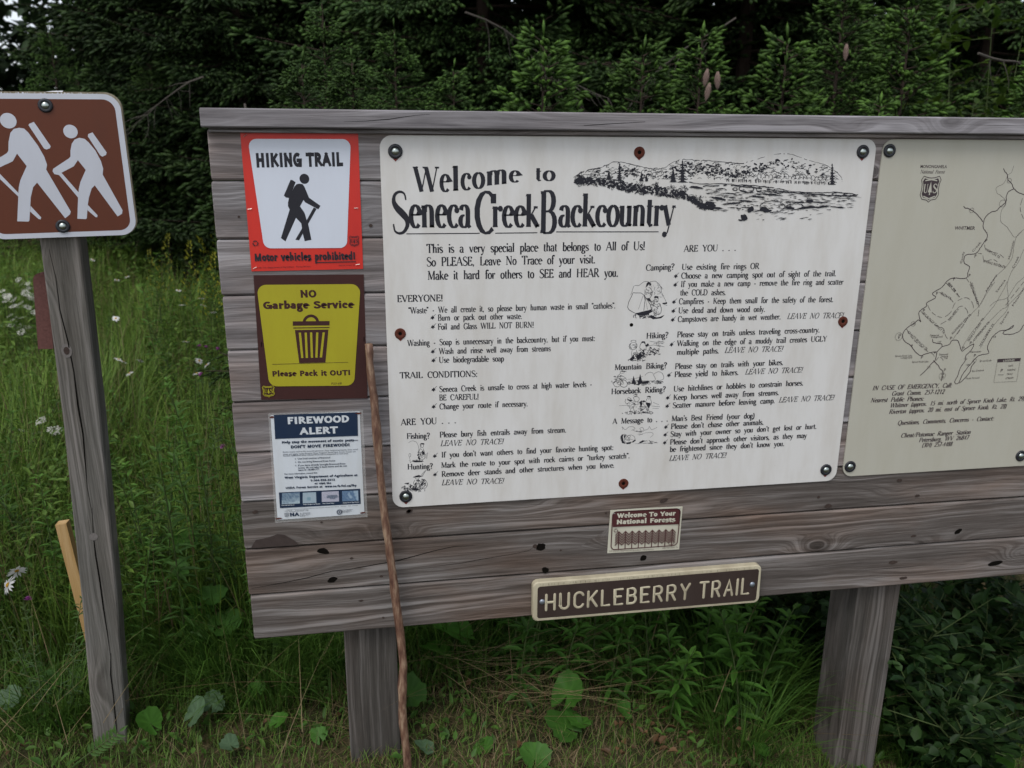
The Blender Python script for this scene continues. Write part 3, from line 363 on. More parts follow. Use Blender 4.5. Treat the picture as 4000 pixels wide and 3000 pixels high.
HSFIG=[[(-0.0598,0.0942),(-0.0493,0.0922),(-0.0422,0.0833),(-0.0268,0.055),(-0.017,0.029),(-0.0138,0.0106),(-0.0172,0.0),(0.0213,-0.0984),(0.0187,-0.1051),(0.0071,-0.1137),(-0.0407,-0.0295),(-0.0506,-0.0396),(-0.0595,-0.0635),(-0.0631,-0.0822),(-0.0703,-0.1171),(-0.073,-0.119),(-0.0961,-0.1175),(-0.0851,-0.0605),(-0.0809,-0.0393),(-0.0751,-0.0235),(-0.0569,0.0085),(-0.0727,0.0367),(-0.0898,0.0418),(-0.0862,0.0624),(-0.0792,0.083),(-0.0709,0.0915)],[(-0.0896,0.0431),(-0.0727,0.0367),(-0.0841,0.0197),(-0.1127,0.0067),(-0.1362,-0.0075),(-0.1409,0.0003),(-0.1354,0.0132),(-0.0935,0.0379)],[(-0.1346,0.0029),(-0.1278,0.0094),(-0.0833,-0.0526),(-0.0851,-0.0605)],[(-0.0626,-0.0827),(-0.0442,-0.11),(-0.0461,-0.1149),(-0.0502,-0.1137),(-0.0656,-0.0956)],[(-0.0376,0.1026),(-0.027,0.1071),(0.0001,0.0526),(-0.0023,0.0479),(-0.0099,0.0452),(-0.0145,0.0473),(-0.0394,0.1)],[(0.0634,0.0713),(0.0743,0.0688),(0.082,0.0609),(0.0946,0.0412),(0.1031,0.0172),(0.1056,-0.0002),(0.1027,-0.0137),(0.1357,-0.0988),(0.1335,-0.1071),(0.1229,-0.1133),(0.082,-0.0384),(0.074,-0.046),(0.065,-0.0676),(0.0605,-0.0839),(0.0541,-0.1154),(0.0513,-0.1173),(0.0333,-0.1158),(0.0418,-0.066),(0.0463,-0.0457),(0.0521,-0.0296),(0.0673,-0.0023),(0.0534,0.0206),(0.0385,0.0265),(0.0405,0.0423),(0.0457,0.0581),(0.053,0.0673)],[(0.0388,0.0291),(0.0534,0.0206),(0.0429,0.0066),(0.0138,-0.008),(0.0086,-0.0133),(-0.0014,-0.0106),(-0.0042,-0.004),(-0.0023,0.0013),(0.0353,0.0251)],[(0.0086,-0.0133),(0.0138,-0.0075),(0.0446,-0.0538),(0.0418,-0.066)],[(0.0605,-0.0839),(0.0786,-0.1089),(0.0773,-0.1136),(0.0735,-0.113),(0.0582,-0.0962)],[(0.0838,0.0794),(0.0935,0.0834),(0.1181,0.0373),(0.1162,0.0319),(0.1077,0.0279),(0.1034,0.0306),(0.0824,0.0741)]],
HSHEAD=[(-0.0794,0.1097,0.0170),(0.0467,0.0855,0.0153)],
HPOST=[[-0.8208,0.2,1.5392],[-0.8194,0.2,1.4393],[-0.8307,0.21,1.0036],[-0.8546,0.215,0.4634],[-0.8836,0.22,0.0024],[-0.887,0.22,-0.0551]],
STICK=[[-0.0424,-0.03,1.2249],[-0.0418,-0.03,1.1588],[-0.0358,-0.03,1.0888],[-0.0321,-0.032,0.9822],[-0.0265,-0.034,0.86],[-0.0173,-0.038,0.7345],[-0.01,-0.04,0.6438],[-0.0005,-0.042,0.5372],[0.008,-0.045,0.4284],[0.0114,-0.05,0.3471],[0.0063,-0.055,0.2654],[0.0048,-0.06,0.1819],[0.0121,-0.062,0.0933],[0.0153,-0.065,-0.0111]],
STAKE=[[-0.9681,0.45,0.5648],[-0.9469,0.45,0.1722]],
RUST=[[-0.8637,0.28,1.3621],[-0.8715,0.28,1.1635]],
CRK1=[(-0.3654,0.5845),(-0.2909,0.5937),(-0.2264,0.6029),(-0.1611,0.6175),(-0.1178,0.6188),(-0.0522,0.6267),(0.0095,0.634),(0.054,0.6438),(0.1032,0.6547),(0.157,0.6634),(0.211,0.6622)],
CRK2=[(0.1166,0.6091),(0.1757,0.6133),(0.2352,0.6208),(0.3027,0.6277),(0.3555,0.6351),(0.3743,0.6489)],
CRK3=[(0.4658,1.7246),(0.5151,1.7284),(0.5704,1.7315),(0.6121,1.7345)],
CRK4=[(-0.0759,1.728),(-0.0282,1.7297),(0.0225,1.7339),(0.0737,1.7418),(0.1123,1.7452)],
KNOTS=[(-0.34,0.7959,0.0074,0.005,0.2),(-0.1099,0.6495,0.0052,0.0034,0),(-0.1612,0.5925,0.013,0.0079,0.3),(-0.1803,0.6758,0.0162,0.0086,-0.3),(-0.0368,0.5919,0.0052,0.003,0),(-0.0915,0.5247,0.007,0.003,0.1),(-0.036,0.4688,0.0035,0.003,0),(0.3736,0.6467,0.0074,0.006,0),(-0.1804,0.7568,0.0033,0.0028,0),(0.0399,0.7717,0.007,0.0047,0.4),(0.3895,0.6436,0.013,0.0116,0),(0.4022,0.5733,0.01,0.0093,0.5),(0.6783,0.5876,0.0104,0.0086,0.3),(0.566,0.7309,0.0035,0.0036,0),(0.444,0.6299,0.0035,0.0029,0),(0.7257,0.756,0.0126,0.0065,0.4),(0.0426,0.7729,0.0079,0.0047,0.4),(1.2145,0.7076,0.0114,0.0068,0),(1.1813,0.737,0.0045,0.0046,0),(1.4241,0.7724,0.0082,0.0046,0),(1.488,0.7215,0.0083,0.004,0),(1.4959,0.5938,0.0096,0.0036,0),(1.6386,0.5981,0.0122,0.0073,0.6),(1.7816,0.4827,0.0252,0.0087,0.2),(1.4835,0.4583,0.0134,0.005,0),(1.4409,0.5127,0.0144,0.0061,0),(-0.3203,1.521,0.003,0.0027,0),(-0.0272,1.4988,0.0046,0.0038,0)],
STAIN=[(-0.2962,0.6991)],
FLOW=[['y',-2.43,4.137,0.78],['y',-2.34,3.959,0.78],['y',-2.22,3.695,0.78],['y',-2.099,3.424,0.78],['y',-2.232,3.441,0.78],['y',-2.068,3.187,0.78],['y',-1.978,3.054,0.78],['y',-2.35,3.653,0.78],['y',-2.262,3.553,0.62],['y',-2.182,3.409,0.62],['y',-1.352,1.399,0.62],['y',-1.53,1.655,0.5],['d',-1.735,3.921,0.8],['d',-1.706,4.055,0.8],['d',-2.209,5.006,0.8],['d',-1.37,2.563,0.8],['d',-1.238,3.432,0.8],['d',-1.111,2.913,0.8],['d',-1.049,3.121,0.8],['d',-0.991,2.888,0.8],['d',-0.901,2.669,0.8],['d',-1.257,2.148,0.68],['d',-1.222,2.098,0.68],['d',-1.149,2.109,0.68],['d',-1.137,1.874,0.68],['d',-1.018,2.496,0.68],['d',-0.871,2.064,0.68],['d',-0.838,1.832,0.68],['d',-0.822,1.983,0.68],['k',-0.911,2.284,0.7],['k',-0.872,2.251,0.7],['k',-0.806,2.199,0.7],['k',-0.796,1.72,0.7],['k',-0.655,1.322,0.5],['D',-1.139,0.514,0.42],['D',-1.149,0.466,0.4],['k',-1.096,0.454,0.35]],
LEAF=[[0.191,0.376,0.16,0.15,0,0],[0.131,0.327,0.13,0.11,0,0],[0.495,0.089,0.1,0.115,0,1],[0.475,0.012,0.05,0.11,0,1],[0.516,0.023,0.056,0.085,0,1],[0.231,-0.014,0.03,0.06,0,2],[0.361,-0.101,0.05,0.085,0,3],[0.917,0.174,-0.037,0.075,0,4],[0.03,0.181,0.09,0.1,0,5],[-0.641,0.59,0.12,0.11,0,6],[-0.558,0.563,0.15,0.1,0,6],[-0.637,0.637,0.17,0.1,0,6],[-0.656,0.634,0.2,0.08,0,6],[-0.721,0.217,0.05,0.085,0,7],[-0.602,0.236,0.05,0.085,1,8],[-0.562,0.293,0.04,0.07,1,8],[-0.645,0.49,0.06,0.065,0,9],[-1.169,0.376,0.06,0.08,1,10],[-0.482,0.112,0.03,0.055,1,11],[-1.077,0.452,0.06,0.07,0,12],[-0.235,0.124,0.02,0.05,0,13],[0.068,0.014,0.03,0.06,1,14],[-0.715,0.808,0.34,0.09,0,15],[-0.705,0.664,0.3,0.07,0,15],[-0.6,0.586,0.24,0.09,0,15],[-0.432,0.317,0.06,0.05,0,16],[-0.357,0.179,0.04,0.06,0,17],[0.69,0.126,-0.003,0.06,0,18],[1.103,0.037,-0.129,0.08,0,19],[1.998,0.083,-0.319,0.13,0,20],[2.098,0.43,-0.328,0.12,0,20]])
# ---------------------------------------------------------------- lettering: a stroke-built serif and a stroke-built gothic
def ar(cx,cy,rx,ry,a0,a1):
    n=max(4,int(abs(a1-a0)/24)+1)
    return [(cx+rx*math.cos(R_(a0+(a1-a0)*k/n)),cy+ry*math.sin(R_(a0+(a1-a0)*k/n))) for k in range(n+1)]
def el(cx,cy,rx,ry): return ar(cx,cy,rx,ry,90,450)
def sm(pts,k=3):
    o=[]; n=len(pts)
    for i in range(n-1):
        p0=pts[max(i-1,0)];p1=pts[i];p2=pts[i+1];p3=pts[min(i+2,n-1)]
        for j in range(k):
            t=j/k
            o.append(tuple(.5*((2*p1[c])+(-p0[c]+p2[c])*t+(2*p0[c]-5*p1[c]+4*p2[c]-p3[c])*t*t+(-p0[c]+3*p1[c]-3*p2[c]+p3[c])*t**3) for c in (0,1)))
    o.append(pts[-1]); return o
# glyph: (advance, strokes[(kind,pts)], serifs[(x,y,halfwidth or None)])  kind a=auto K=thick t=thin d=dot
def GL():
    g={}; X=.64
    def V(x,y0,y1): return ('a',[(x,y0),(x,y1)])
    def Hh(x0,x1,y): return ('t',[(x0,y),(x1,y)])
    Sc=sm([(.46,.80),(.42,.95),(.27,1.0),(.12,.93),(.08,.77),(.17,.62),(.34,.48),(.47,.35),(.49,.19),(.38,.04),(.23,0),(.09,.06),(.05,.23)])
    sl=sm([(.33,.50),(.28,.62),(.19,.64),(.09,.59),(.06,.49),(.12,.39),(.26,.28),(.34,.19),(.33,.08),(.22,0),(.12,.01),(.05,.14)])
    g['A']=(.70,[('t',[(.04,0),(.33,1)]),('K',[(.33,1),(.63,0)]),Hh(.15,.50,.34)],[(.05,0,.07),(.63,0,.09)])
    g['B']=(.60,[V(.12,0,1),('a',[(.12,1)]+ar(.28,.76,.18,.24,90,-90)+[(.12,.52)]),('a',[(.12,.52)]+ar(.30,.26,.21,.26,90,-90)+[(.12,0)])],[(.1,0,.08),(.1,1,.08)])
    g['C']=(.64,[('a',ar(.36,.5,.29,.5,50,310)),('u',[(.57,.72),(.57,.95)])],[])
    g['D']=(.70,[V(.12,0,1),('a',[(.12,1)]+ar(.26,.5,.34,.5,90,-90)+[(.12,0)])],[(.1,0,.08),(.1,1,.08)])
    g['E']=(.55,[V(.12,0,1),Hh(.12,.45,.98),Hh(.12,.36,.53),Hh(.12,.48,.02),('u',[(.47,.02),(.47,.2)]),('u',[(.44,.8),(.44,.98)]),('u',[(.36,.44),(.36,.62)])],[(.1,0,.08),(.1,1,.08)])
    g['F']=(.51,[V(.12,0,1),Hh(.12,.45,.98),Hh(.12,.36,.52),('u',[(.45,.8),(.45,.98)]),('u',[(.36,.43),(.36,.61)])],[(.12,0,.11),(.1,1,.08)])
    g['G']=(.70,[('a',ar(.36,.5,.29,.5,50,320)),('u',[(.60,.05),(.60,.44)]),('u',[(.57,.74),(.57,.95)]),('w',[(.40,.45),(.61,.45),(.61,.0)])],[(.58,.45,.1)])
    g['H']=(.76,[V(.13,0,1),V(.60,0,1),Hh(.13,.6,.52)],[(.13,0,.1),(.13,1,.1),(.6,0,.1),(.6,1,.1)])
    g['I']=(.32,[V(.16,0,1)],[(.16,0,.11),(.16,1,.11)])
    g['J']=(.34,[('a',[(.2,1),(.2,.05),(.12,-.12),(.02,-.16)])],[(.2,1,.11)])
    g['K']=(.68,[V(.13,0,1),('t',[(.16,.42),(.54,1)]),('K',[(.27,.58),(.60,0)])],[(.13,0,.1),(.13,1,.1),(.54,1,.08),(.6,0,.08)])
    g['L']=(.54,[V(.13,0,1),Hh(.13,.48,.02),('u',[(.48,.02),(.48,.22)])],[(.1,0,.08),(.13,1,.11)])
    g['M']=(.86,[('t',[(.11,0),(.14,1)]),('K',[(.14,1),(.42,.04)]),('t',[(.42,.04),(.69,1)]),V(.71,0,1)],[(.11,0,.09),(.1,1,.06),(.71,0,.11),(.73,1,.07)])
    g['N']=(.74,[('t',[(.12,0),(.12,1)]),('K',[(.12,1),(.60,.02)]),('t',[(.60,.02),(.60,1)])],[(.12,0,.09),(.08,1,.07),(.60,1,.09)])
    g['O']=(.72,[('a',el(.36,.5,.29,.5))],[])
    g['P']=(.56,[V(.12,0,1),('a',[(.12,1)]+ar(.28,.73,.21,.27,90,-90)+[(.12,.46)])],[(.13,0,.11),(.1,1,.08)])
    g['Q']=(.72,[('a',el(.36,.5,.29,.5)),('K',[(.36,.06),(.5,-.14),(.68,-.18)])],[])
    g['R']=(.64,[V(.12,0,1),('a',[(.12,1)]+ar(.27,.75,.20,.25,90,-90)+[(.12,.5)]),('K',[(.27,.5),(.57,0)])],[(.12,0,.1),(.1,1,.08),(.59,0,.06)])
    g['S']=(.54,[('s',Sc)],[])
    g['T']=(.62,[V(.31,0,1),Hh(.04,.58,.98),('u',[(.04,.98),(.04,.8)]),('u',[(.58,.98),(.58,.8)])],[(.31,0,.11)])
    g['U']=(.72,[('a',[(.13,1),(.13,.35)]+ar(.36,.3,.23,.3,180,270)),('t',ar(.36,.3,.23,.3,270,360)+[(.59,1)])],[(.13,1,.1),(.59,1,.09)])
    g['V']=(.68,[('K',[(.06,1),(.35,0)]),('t',[(.35,0),(.61,1)])],[(.07,1,.1),(.61,1,.08)])
    g['W']=(.98,[('K',[(.06,1),(.29,0)]),('t',[(.29,0),(.49,.95)]),('K',[(.49,.95),(.70,0)]),('t',[(.70,0),(.91,1)])],[(.07,1,.1),(.45,1,.1),(.91,1,.08)])
    g['X']=(.66,[('K',[(.08,1),(.58,0)]),('t',[(.57,1),(.07,0)])],[(.08,1,.09),(.57,1,.08),(.58,0,.09),(.07,0,.08)])
    g['Y']=(.64,[('K',[(.05,1),(.32,.46),(.32,0)]),('t',[(.32,.46),(.57,1)])],[(.06,1,.1),(.57,1,.08),(.32,0,.11)])
    g['Z']=(.6,[('K',[(.5,.97),(.08,.03)]),Hh(.08,.5,.98),Hh(.08,.52,.02)],[])
    g['a']=(.44,[('a',[(.08,.5)]+ar(.2,.46,.13,.18,140,0)+[(.33,.1),(.37,.01),(.43,.05)]),('a',ar(.19,.175,.135,.175,80,360)+[(.33,.3)])],[])
    g['b']=(.48,[V(.11,0,1.02),('a',el(.26,.32,.155,.32))],[(.07,1.02,.05)])
    g['c']=(.42,[('a',ar(.24,.32,.175,.32,50,315)),('d',[(.35,.50)])],[])
    g['d']=(.49,[('a',el(.22,.32,.155,.32)),V(.37,0,1.02)],[(.33,1.02,.05),(.41,0,.05)])
    g['e']=(.44,[('a',[(.08,.37),(.38,.37)]+ar(.24,.32,.165,.32,10,315))],[])
    g['f']=(.30,[('a',[(.14,0),(.14,.78)]+ar(.26,.82,.12,.2,180,60)),Hh(.03,.29,.62),('d',[(.33,.95)])],[(.14,0,.1)])
    g['g']=(.45,[('a',el(.20,.42,.125,.22)),('t',[(.30,.57),(.42,.62)]),('a',[(.14,.22),(.08,.12),(.14,.04),(.3,.02),(.39,-.05)]+ar(.23,-.16,.16,.15,30,-200)+[(.13,.02)])],[])
    g['h']=(.50,[V(.11,0,1.02),('a',[(.13,.45)]+ar(.25,.46,.13,.18,150,0)+[(.38,0)])],[(.07,1.02,.05),(.11,0,.09),(.38,0,.08)])
    g['i']=(.23,[V(.12,0,X),('d',[(.115,.9)])],[(.08,X,.05),(.12,0,.09)])
    g['j']=(.23,[('a',[(.13,X),(.13,-.15),(.07,-.3),(-.02,-.3)]),('d',[(.125,.9)])],[(.08,X,.05)])
    g['k']=(.50,[V(.11,0,1.02),('t',[(.14,.27),(.38,X)]),('K',[(.21,.36),(.45,0)])],[(.07,1.02,.05),(.11,0,.09),(.37,X,.07),(.45,0,.06)])
    g['l']=(.23,[V(.12,0,1.02)],[(.08,1.02,.05),(.12,0,.09)])
    g['m']=(.74,[V(.11,0,X),('a',[(.13,.45)]+ar(.24,.46,.125,.18,150,0)+[(.365,0)]),('a',[(.38,.45)]+ar(.495,.46,.125,.18,150,0)+[(.62,0)])],[(.07,X,.05),(.11,0,.09),(.365,0,.08),(.62,0,.08)])
    g['n']=(.50,[V(.11,0,X),('a',[(.13,.45)]+ar(.25,.46,.13,.18,150,0)+[(.38,0)])],[(.07,X,.05),(.11,0,.09),(.38,0,.08)])
    g['o']=(.47,[('a',el(.235,.32,.175,.32))],[])
    g['p']=(.48,[V(.11,-.32,X),('a',el(.26,.32,.155,.32))],[(.07,X,.05),(.11,-.32,.09)])
    g['q']=(.48,[('a',el(.22,.32,.155,.32)),V(.37,-.32,X)],[(.37,-.32,.09)])
    g['r']=(.36,[V(.11,0,X),('t',[(.12,.42),(.2,.6),(.3,.6)]),('d',[(.30,.57)])],[(.07,X,.05),(.11,0,.09)])
    g['s']=(.38,[('s',sl)],[])
    g['t']=(.30,[('a',[(.13,.82),(.13,.12),(.18,.01),(.27,.04)]),Hh(.03,.27,.62)],[])
    g['u']=(.50,[('a',[(.1,X),(.1,.18)]+ar(.22,.16,.12,.15,190,330)),V(.37,0,X)],[(.06,X,.05),(.33,X,.05),(.41,0,.05)])
    g['v']=(.45,[('K',[(.05,X),(.24,0)]),('t',[(.24,0),(.40,X)])],[(.06,X,.08),(.40,X,.06)])
    g['w']=(.68,[('K',[(.05,X),(.21,0)]),('t',[(.21,0),(.35,X)]),('K',[(.34,X),(.49,0)]),('t',[(.49,0),(.63,X)])],[(.06,X,.08),(.34,X,.06),(.63,X,.06)])
    g['x']=(.46,[('K',[(.06,X),(.40,0)]),('t',[(.39,X),(.05,0)])],[(.07,X,.07),(.38,X,.06),(.40,0,.07),(.06,0,.06)])
    g['y']=(.45,[('K',[(.05,X),(.24,.02)]),('t',[(.40,X),(.2,-.2),(.12,-.3)]),('d',[(.09,-.27)])],[(.06,X,.08),(.40,X,.06)])
    g['z']=(.42,[('K',[(.34,.6),(.07,.04)]),Hh(.07,.35,.62),Hh(.07,.37,.02)],[])
    g['0']=(.5,[('a',el(.25,.5,.18,.5))],[])
    g['1']=(.5,[V(.27,0,1),('t',[(.14,.84),(.27,1)])],[(.27,0,.1)])
    g['2']=(.5,[('a',sm([(.08,.76),(.12,.94),(.26,1),(.39,.88),(.38,.66),(.24,.36),(.08,.05)])),('K',[(.08,.05),(.43,.05)])],[])
    g['3']=(.5,[('a',sm([(.09,.86),(.22,1),(.37,.9),(.35,.64),(.2,.54)])),('a',sm([(.2,.54),(.38,.42),(.40,.18),(.27,.0),(.08,.08)]))],[])
    g['4']=(.5,[V(.34,0,1),('t',[(.34,1),(.06,.32),(.45,.32)])],[(.34,0,.08)])
    g['5']=(.5,[('t',[(.4,.97),(.14,.97),(.11,.56)]),('a',sm([(.11,.56),(.28,.6),(.41,.42),(.38,.12),(.22,0),(.07,.08)]))],[])
    g['6']=(.5,[('a',sm([(.4,.95),(.2,.82),(.08,.5),(.09,.3)])),('a',el(.25,.29,.17,.29))],[])
    g['7']=(.5,[('K',[(.07,.96),(.43,.96)]),('a',[(.43,.96),(.2,0)])],[])
    g['8']=(.5,[('a',el(.25,.76,.14,.24)),('a',el(.25,.27,.17,.27))],[])
    g['9']=(.5,[('a',el(.25,.71,.17,.29)),('a',sm([(.42,.68),(.4,.4),(.26,.12),(.1,.03)]))],[])
    g['.']=(.22,[('d',[(.1,.05)])],[]); g[',']=(.22,[('d',[(.1,.05)]),('t',[(.13,.04),(.07,-.14)])],[])
    g[':']=(.24,[('d',[(.12,.05)]),('d',[(.12,.55)])],[]); g['!']=(.26,[('d',[(.13,.05)]),('K',[(.13,.28),(.13,1)])],[])
    g["'"]=(.18,[('K',[(.09,.78),(.09,1.02)])],[]); g['"']=(.30,[('K',[(.08,.75),(.08,1.0)]),('K',[(.22,.75),(.22,1.0)])],[])
    g['?']=(.42,[('d',[(.2,.05)]),('a',sm([(.07,.8),(.12,.96),(.24,1),(.36,.86),(.32,.66),(.2,.5),(.2,.28)]))],[])
    g['-']=(.32,[('K',[(.05,.33),(.26,.33)])],[]); g['—']=(1.0,[('K',[(.0,.35),(1.0,.35)])],[]); g['/']=(.4,[('t',[(.03,-.1),(.36,1.05)])],[])
    g['(']=(.28,[('a',ar(.33,.4,.22,.65,120,240))],[]); g[')']=(.28,[('a',ar(-.05,.4,.22,.65,60,-60))],[])
    g[' ']=(.60,[],[])
    return g
GLY=GL(); _gc={}
STY={'s':(.158,.074,1,0,1),'i':(.115,.055,1,.22,1),'I':(.17,.085,1,.20,1),'t':(.165,.048,1,0,.92),'W':(.26,.25,0,0,1),'H':(.215,.20,0,0,1),'X':(.225,.20,0,0,1),'h':(.15,.15,0,0,1)}
def glyph(ch,st):
    k=(ch,st)
    if k in _gc: return _gc[k]
    if ch not in GLY: ch=' '
    T,t,ser,sh,_=STY[st]; adv,strokes,sers=GLY[ch]; vs=[];fs=[]
    T0=T/2 if not ser else 0
    ext=.0
    def rib(P,W,capx):
        n=len(P); b=len(vs)
        P=[Vector(p) for p in P]
        if capx:
            d=(P[0]-P[1]).normalized()*capx; P[0]=P[0]+d; d=(P[-1]-P[-2]).normalized()*capx; P[-1]=P[-1]+d
        for i,p in enumerate(P):
            d=P[min(i+1,n-1)]-P[max(i-1,0)]
            if d.length<1e-6: d=Vector((0,1))
            d.normalize(); nn=Vector((-d.y,d.x)); w_=W[i]/2
            if 0<i<n-1:
                a=(P[i]-P[i-1]).normalized(); c=max(.55,abs(a.dot(d))); w_/=c
            vs.append((p+nn*w_)[:]); vs.append((p-nn*w_)[:])
        for i in range(n-1): fs.append((b+2*i,b+2*i+1,b+2*i+3,b+2*i+2))
    ly=0; lay=[]
    for kind,P in strokes:
        lay+=[ly]*(len(vs)-len(lay)); ly+=1
        if kind in 'uw' and (kind=='u')!=bool(ser): continue
        if not ser: # gothic: keep the outline inside 0..1
            q_=1.10 if ch.islower() and ch not in 'ij' and max(y for x,y in P)<.7 else 1.0
            P=[(x*1.0,(T0+y*q_*(1-2*T0)) if 0<=y<=1 else y) for x,y in P]
        if kind=='d':
            x,y=P[0]; y+=(.09 if (not ser and y>.8) else 0); r=max(T*.58,.05); b=len(vs)
            for q in range(8): vs.append((x+r*math.cos(q*math.pi/4+.39),y+r*math.sin(q*math.pi/4+.39)))
            fs.append(tuple(range(b,b+8))); continue
        n=len(P); W=[]
        for i in range(n):
            d=Vector(P[min(i+1,n-1)])-Vector(P[max(i-1,0)])
            s=abs(d.y)/(d.length+1e-9)
            if kind=='K': ww=T
            elif kind=='t': ww=t
            elif kind=='s':
                u=i/(n-1); ww=t+(T*1.1-t)*math.exp(-((u-.5)/.22)**2) if ser else T
                if i in (0,n-1) and ser: ww=t*.9
            else: ww=t+(T-t)*s**1.4
            W.append(ww if ser else T)
        closed=(P[0][0]-P[-1][0])**2+(P[0][1]-P[-1][1])**2<1e-6
        rib(P,W,0 if (ser or closed or len(P)>5) else T0)
    if ser:
        for x,y,hw in sers:
            b=len(vs); s=1 if y<.3 else -1
            h=.035
            vs.extend([(x-hw-.01,y),(x+hw+.01,y),(x+hw,y+s*h),(x+T*.5,y+s*h*2.0),(x-T*.5,y+s*h*2.0),(x-hw,y+s*h)]); fs.append(tuple(range(b,b+6)))
    lay+=[ly]*(len(vs)-len(lay)); ly+=1
    if sh: vs[:]=[(x+y*sh,y) for x,y in vs]
    if not ser and ch.isupper() or ch in '0123456789':
        vs[:]=[(x,min(max(y,0),1)) if not ser else (x,y) for x,y in vs]
    vs=[(a,b,l) for (a,b),l in zip(vs,lay)]
    _gc[k]=(vs,fs,(adv+T*.75-.06 if ch!=' ' else .42) if not ser else adv); return _gc[k]
_bf={}
def bfont(text,off):
    k=(text,off)
    if k in _bf: return _bf[k]
    cu=bpy.data.curves.new('lettering','FONT'); cu.body=text; cu.offset=off; cu.resolution_u=2; cu.dimensions='2D'; cu.fill_mode='FRONT'
    o=bpy.data.objects.new('lettering',cu); COL.objects.link(o)
    dg=bpy.context.evaluated_depsgraph_get(); dg.update(); me=bpy.data.meshes.new_from_object(o.evaluated_get(dg))
    v=[(p.co.x,p.co.y) for p in me.vertices]; f=[tuple(p.vertices) for p in me.polygons]
    bpy.data.objects.remove(o); bpy.data.curves.remove(cu); bpy.data.meshes.remove(me)
    _bf[k]=(v,f); return _bf[k]
_capH=max(y for x,y in bfont('H',0)[0])
def text(pr,ent,y=None):
    st,txt,x0,z0,x1,z1,cap=ent
    dx,dz=x1-x0,z1-z0; Lw=math.hypot(dx,dz); ux,uz=dx/Lw,dz/Lw; nx,nz=-uz,ux
    if abs(uz)<.2: nx,nz=0,1
    pr.lift()
    y0=pr.y
    if st in ('R','B','RI'):
        v,f=bfont(txt,{'R':0,'RI':0,'B':.018,'X':.030,'H':.036,'W':.056}[st])
        a=min(p[0] for p in v); b=max(p[0] for p in v); c=cap/_capH; sx=Lw/(b-a); sh=.2 if st=='RI' else 0
        pr.raw([(x0+((p[0]-a)*sx+p[1]*c*sh)*ux+p[1]*c*nx, z0+((p[0]-a)*sx+p[1]*c*sh)*uz+p[1]*c*nz) for p in v],f,False); return
    tot=sum(glyph(ch,st)[2] for ch in txt)
    trk=0
    s=Lw/(tot); cx=0
    for i,ch in enumerate(txt):
        v,f,adv=glyph(ch,st); pr.y=y0-(i%2)*8e-5
        pr.raw([(x0+(cx+p[0])*s*ux+p[1]*cap*nx, z0+(cx+p[0])*s*uz+p[1]*cap*nz,p[2]) for p in v],f,False); cx+=adv
    pr.y=y0
# ---------------------------------------------------------------- printed emblems
def shield(cx,cz,w,h):
    P=[(-.40,.5),(-.15,.44),(0,.43),(.15,.44),(.40,.5),(.5,.36),(.44,.2),(.43,0),(.47,-.22),(.36,-.38),(.1,-.42),(0,-.5),(-.1,-.42),(-.36,-.38),(-.47,-.22),(-.43,0),(-.44,.2),(-.5,.36)]
    return [(cx+x*w,cz+z*h) for x,z in P]
def emblem(pr,prn,cx,cz,w,h,solid):
    """forest service shield: US with a conifer; pr = dark ink, prn = light ink on top (only for the solid version)"""
    if solid:
        pr.poly(shield(cx,cz,w*.84,h*.84)); q=prn
        pr.line(shield(cx,cz,w,h),w*.035,True)
    else:
        q=pr; q.line(shield(cx,cz,w,h),w*.05,True); q.line(shield(cx,cz,w*.84,h*.84),w*.025,True)
    for st,t,a in (('s','U',-.33),('s','S',.14)): text(q,(st,t,cx+a*w,cz-.14*h,cx+(a+.22)*w,cz-.14*h,.34*h))
    q.poly([(cx,cz+.30*h),(cx+.10*w,cz-.12*h),(cx+.02*w,cz-.12*h),(cx+.03*w,cz-.22*h),(cx-.03*w,cz-.22*h),(cx-.02*w,cz-.12*h),(cx-.10*w,cz-.12*h)])
    q.line([(cx-.3*w,cz+.33*h),(cx,cz+.37*h),(cx+.3*w,cz+.33*h)],h*.045); q.line([(cx-.3*w,cz-.27*h),(cx,cz-.36*h),(cx+.3*w,cz-.27*h)],h*.045)
def recycle(pr,cx,cz,r):
    for k in range(3):
        a=R_(90+120*k)
        p=[(cx+r*.9*math.cos(a+t),cz+r*.9*math.sin(a+t)) for t in (-.75,-.3,.2,.6)]
        pr.line(p,r*.36); pr.poly([(cx+r*1.25*math.cos(a+.55),cz+r*1.25*math.sin(a+.55)),(cx+r*.9*math.cos(a+1.05),cz+r*.9*math.sin(a+1.05)),(cx+r*.5*math.cos(a+.55),cz+r*.5*math.sin(a+.55))])
def bilin(q,u,v):
    a=lerp(q[0],q[1],u); b=lerp(q[3],q[2],u); return lerp(a,b,v)
def dome(cx,cy,cz,r,h,n=16,m=4):
    vs=[(cx,cy-h,cz)]; fs=[]
    for j in range(1,m+1):
        t=j/m*math.pi/2
        for k in range(n): a=2*math.pi*k/n; vs.append((cx+r*math.sin(t)*math.cos(a),cy-h*math.cos(t),cz+r*math.sin(t)*math.sin(a)))
    for k in range(n): fs.append((0,1+k,1+(k+1)%n))
    for j in range(m-1):
        for k in range(n): a=1+j*n+k; b=1+j*n+(k+1)%n; fs.append((a,a+n,b+n,b))
    return vs,fs
def washer(cx,cy,cz,r,ri,h,n=24):
    prof=[(r,0),(r,h*.6),(r*.9,h),(ri*1.08,h),(ri,h*.7),(ri,0)]; vs=[];fs=[]
    for k in range(n):
        a=2*math.pi*k/n
        for rr,hh in prof: vs.append((cx+rr*math.cos(a),cy-hh,cz+rr*math.sin(a)))
    m=len(prof)
    for k in range(n):
        for j in range(m-1): a=k*m+j; b=((k+1)%n)*m+j; fs.append((a,b,b+1,a+1))
    return vs,fs
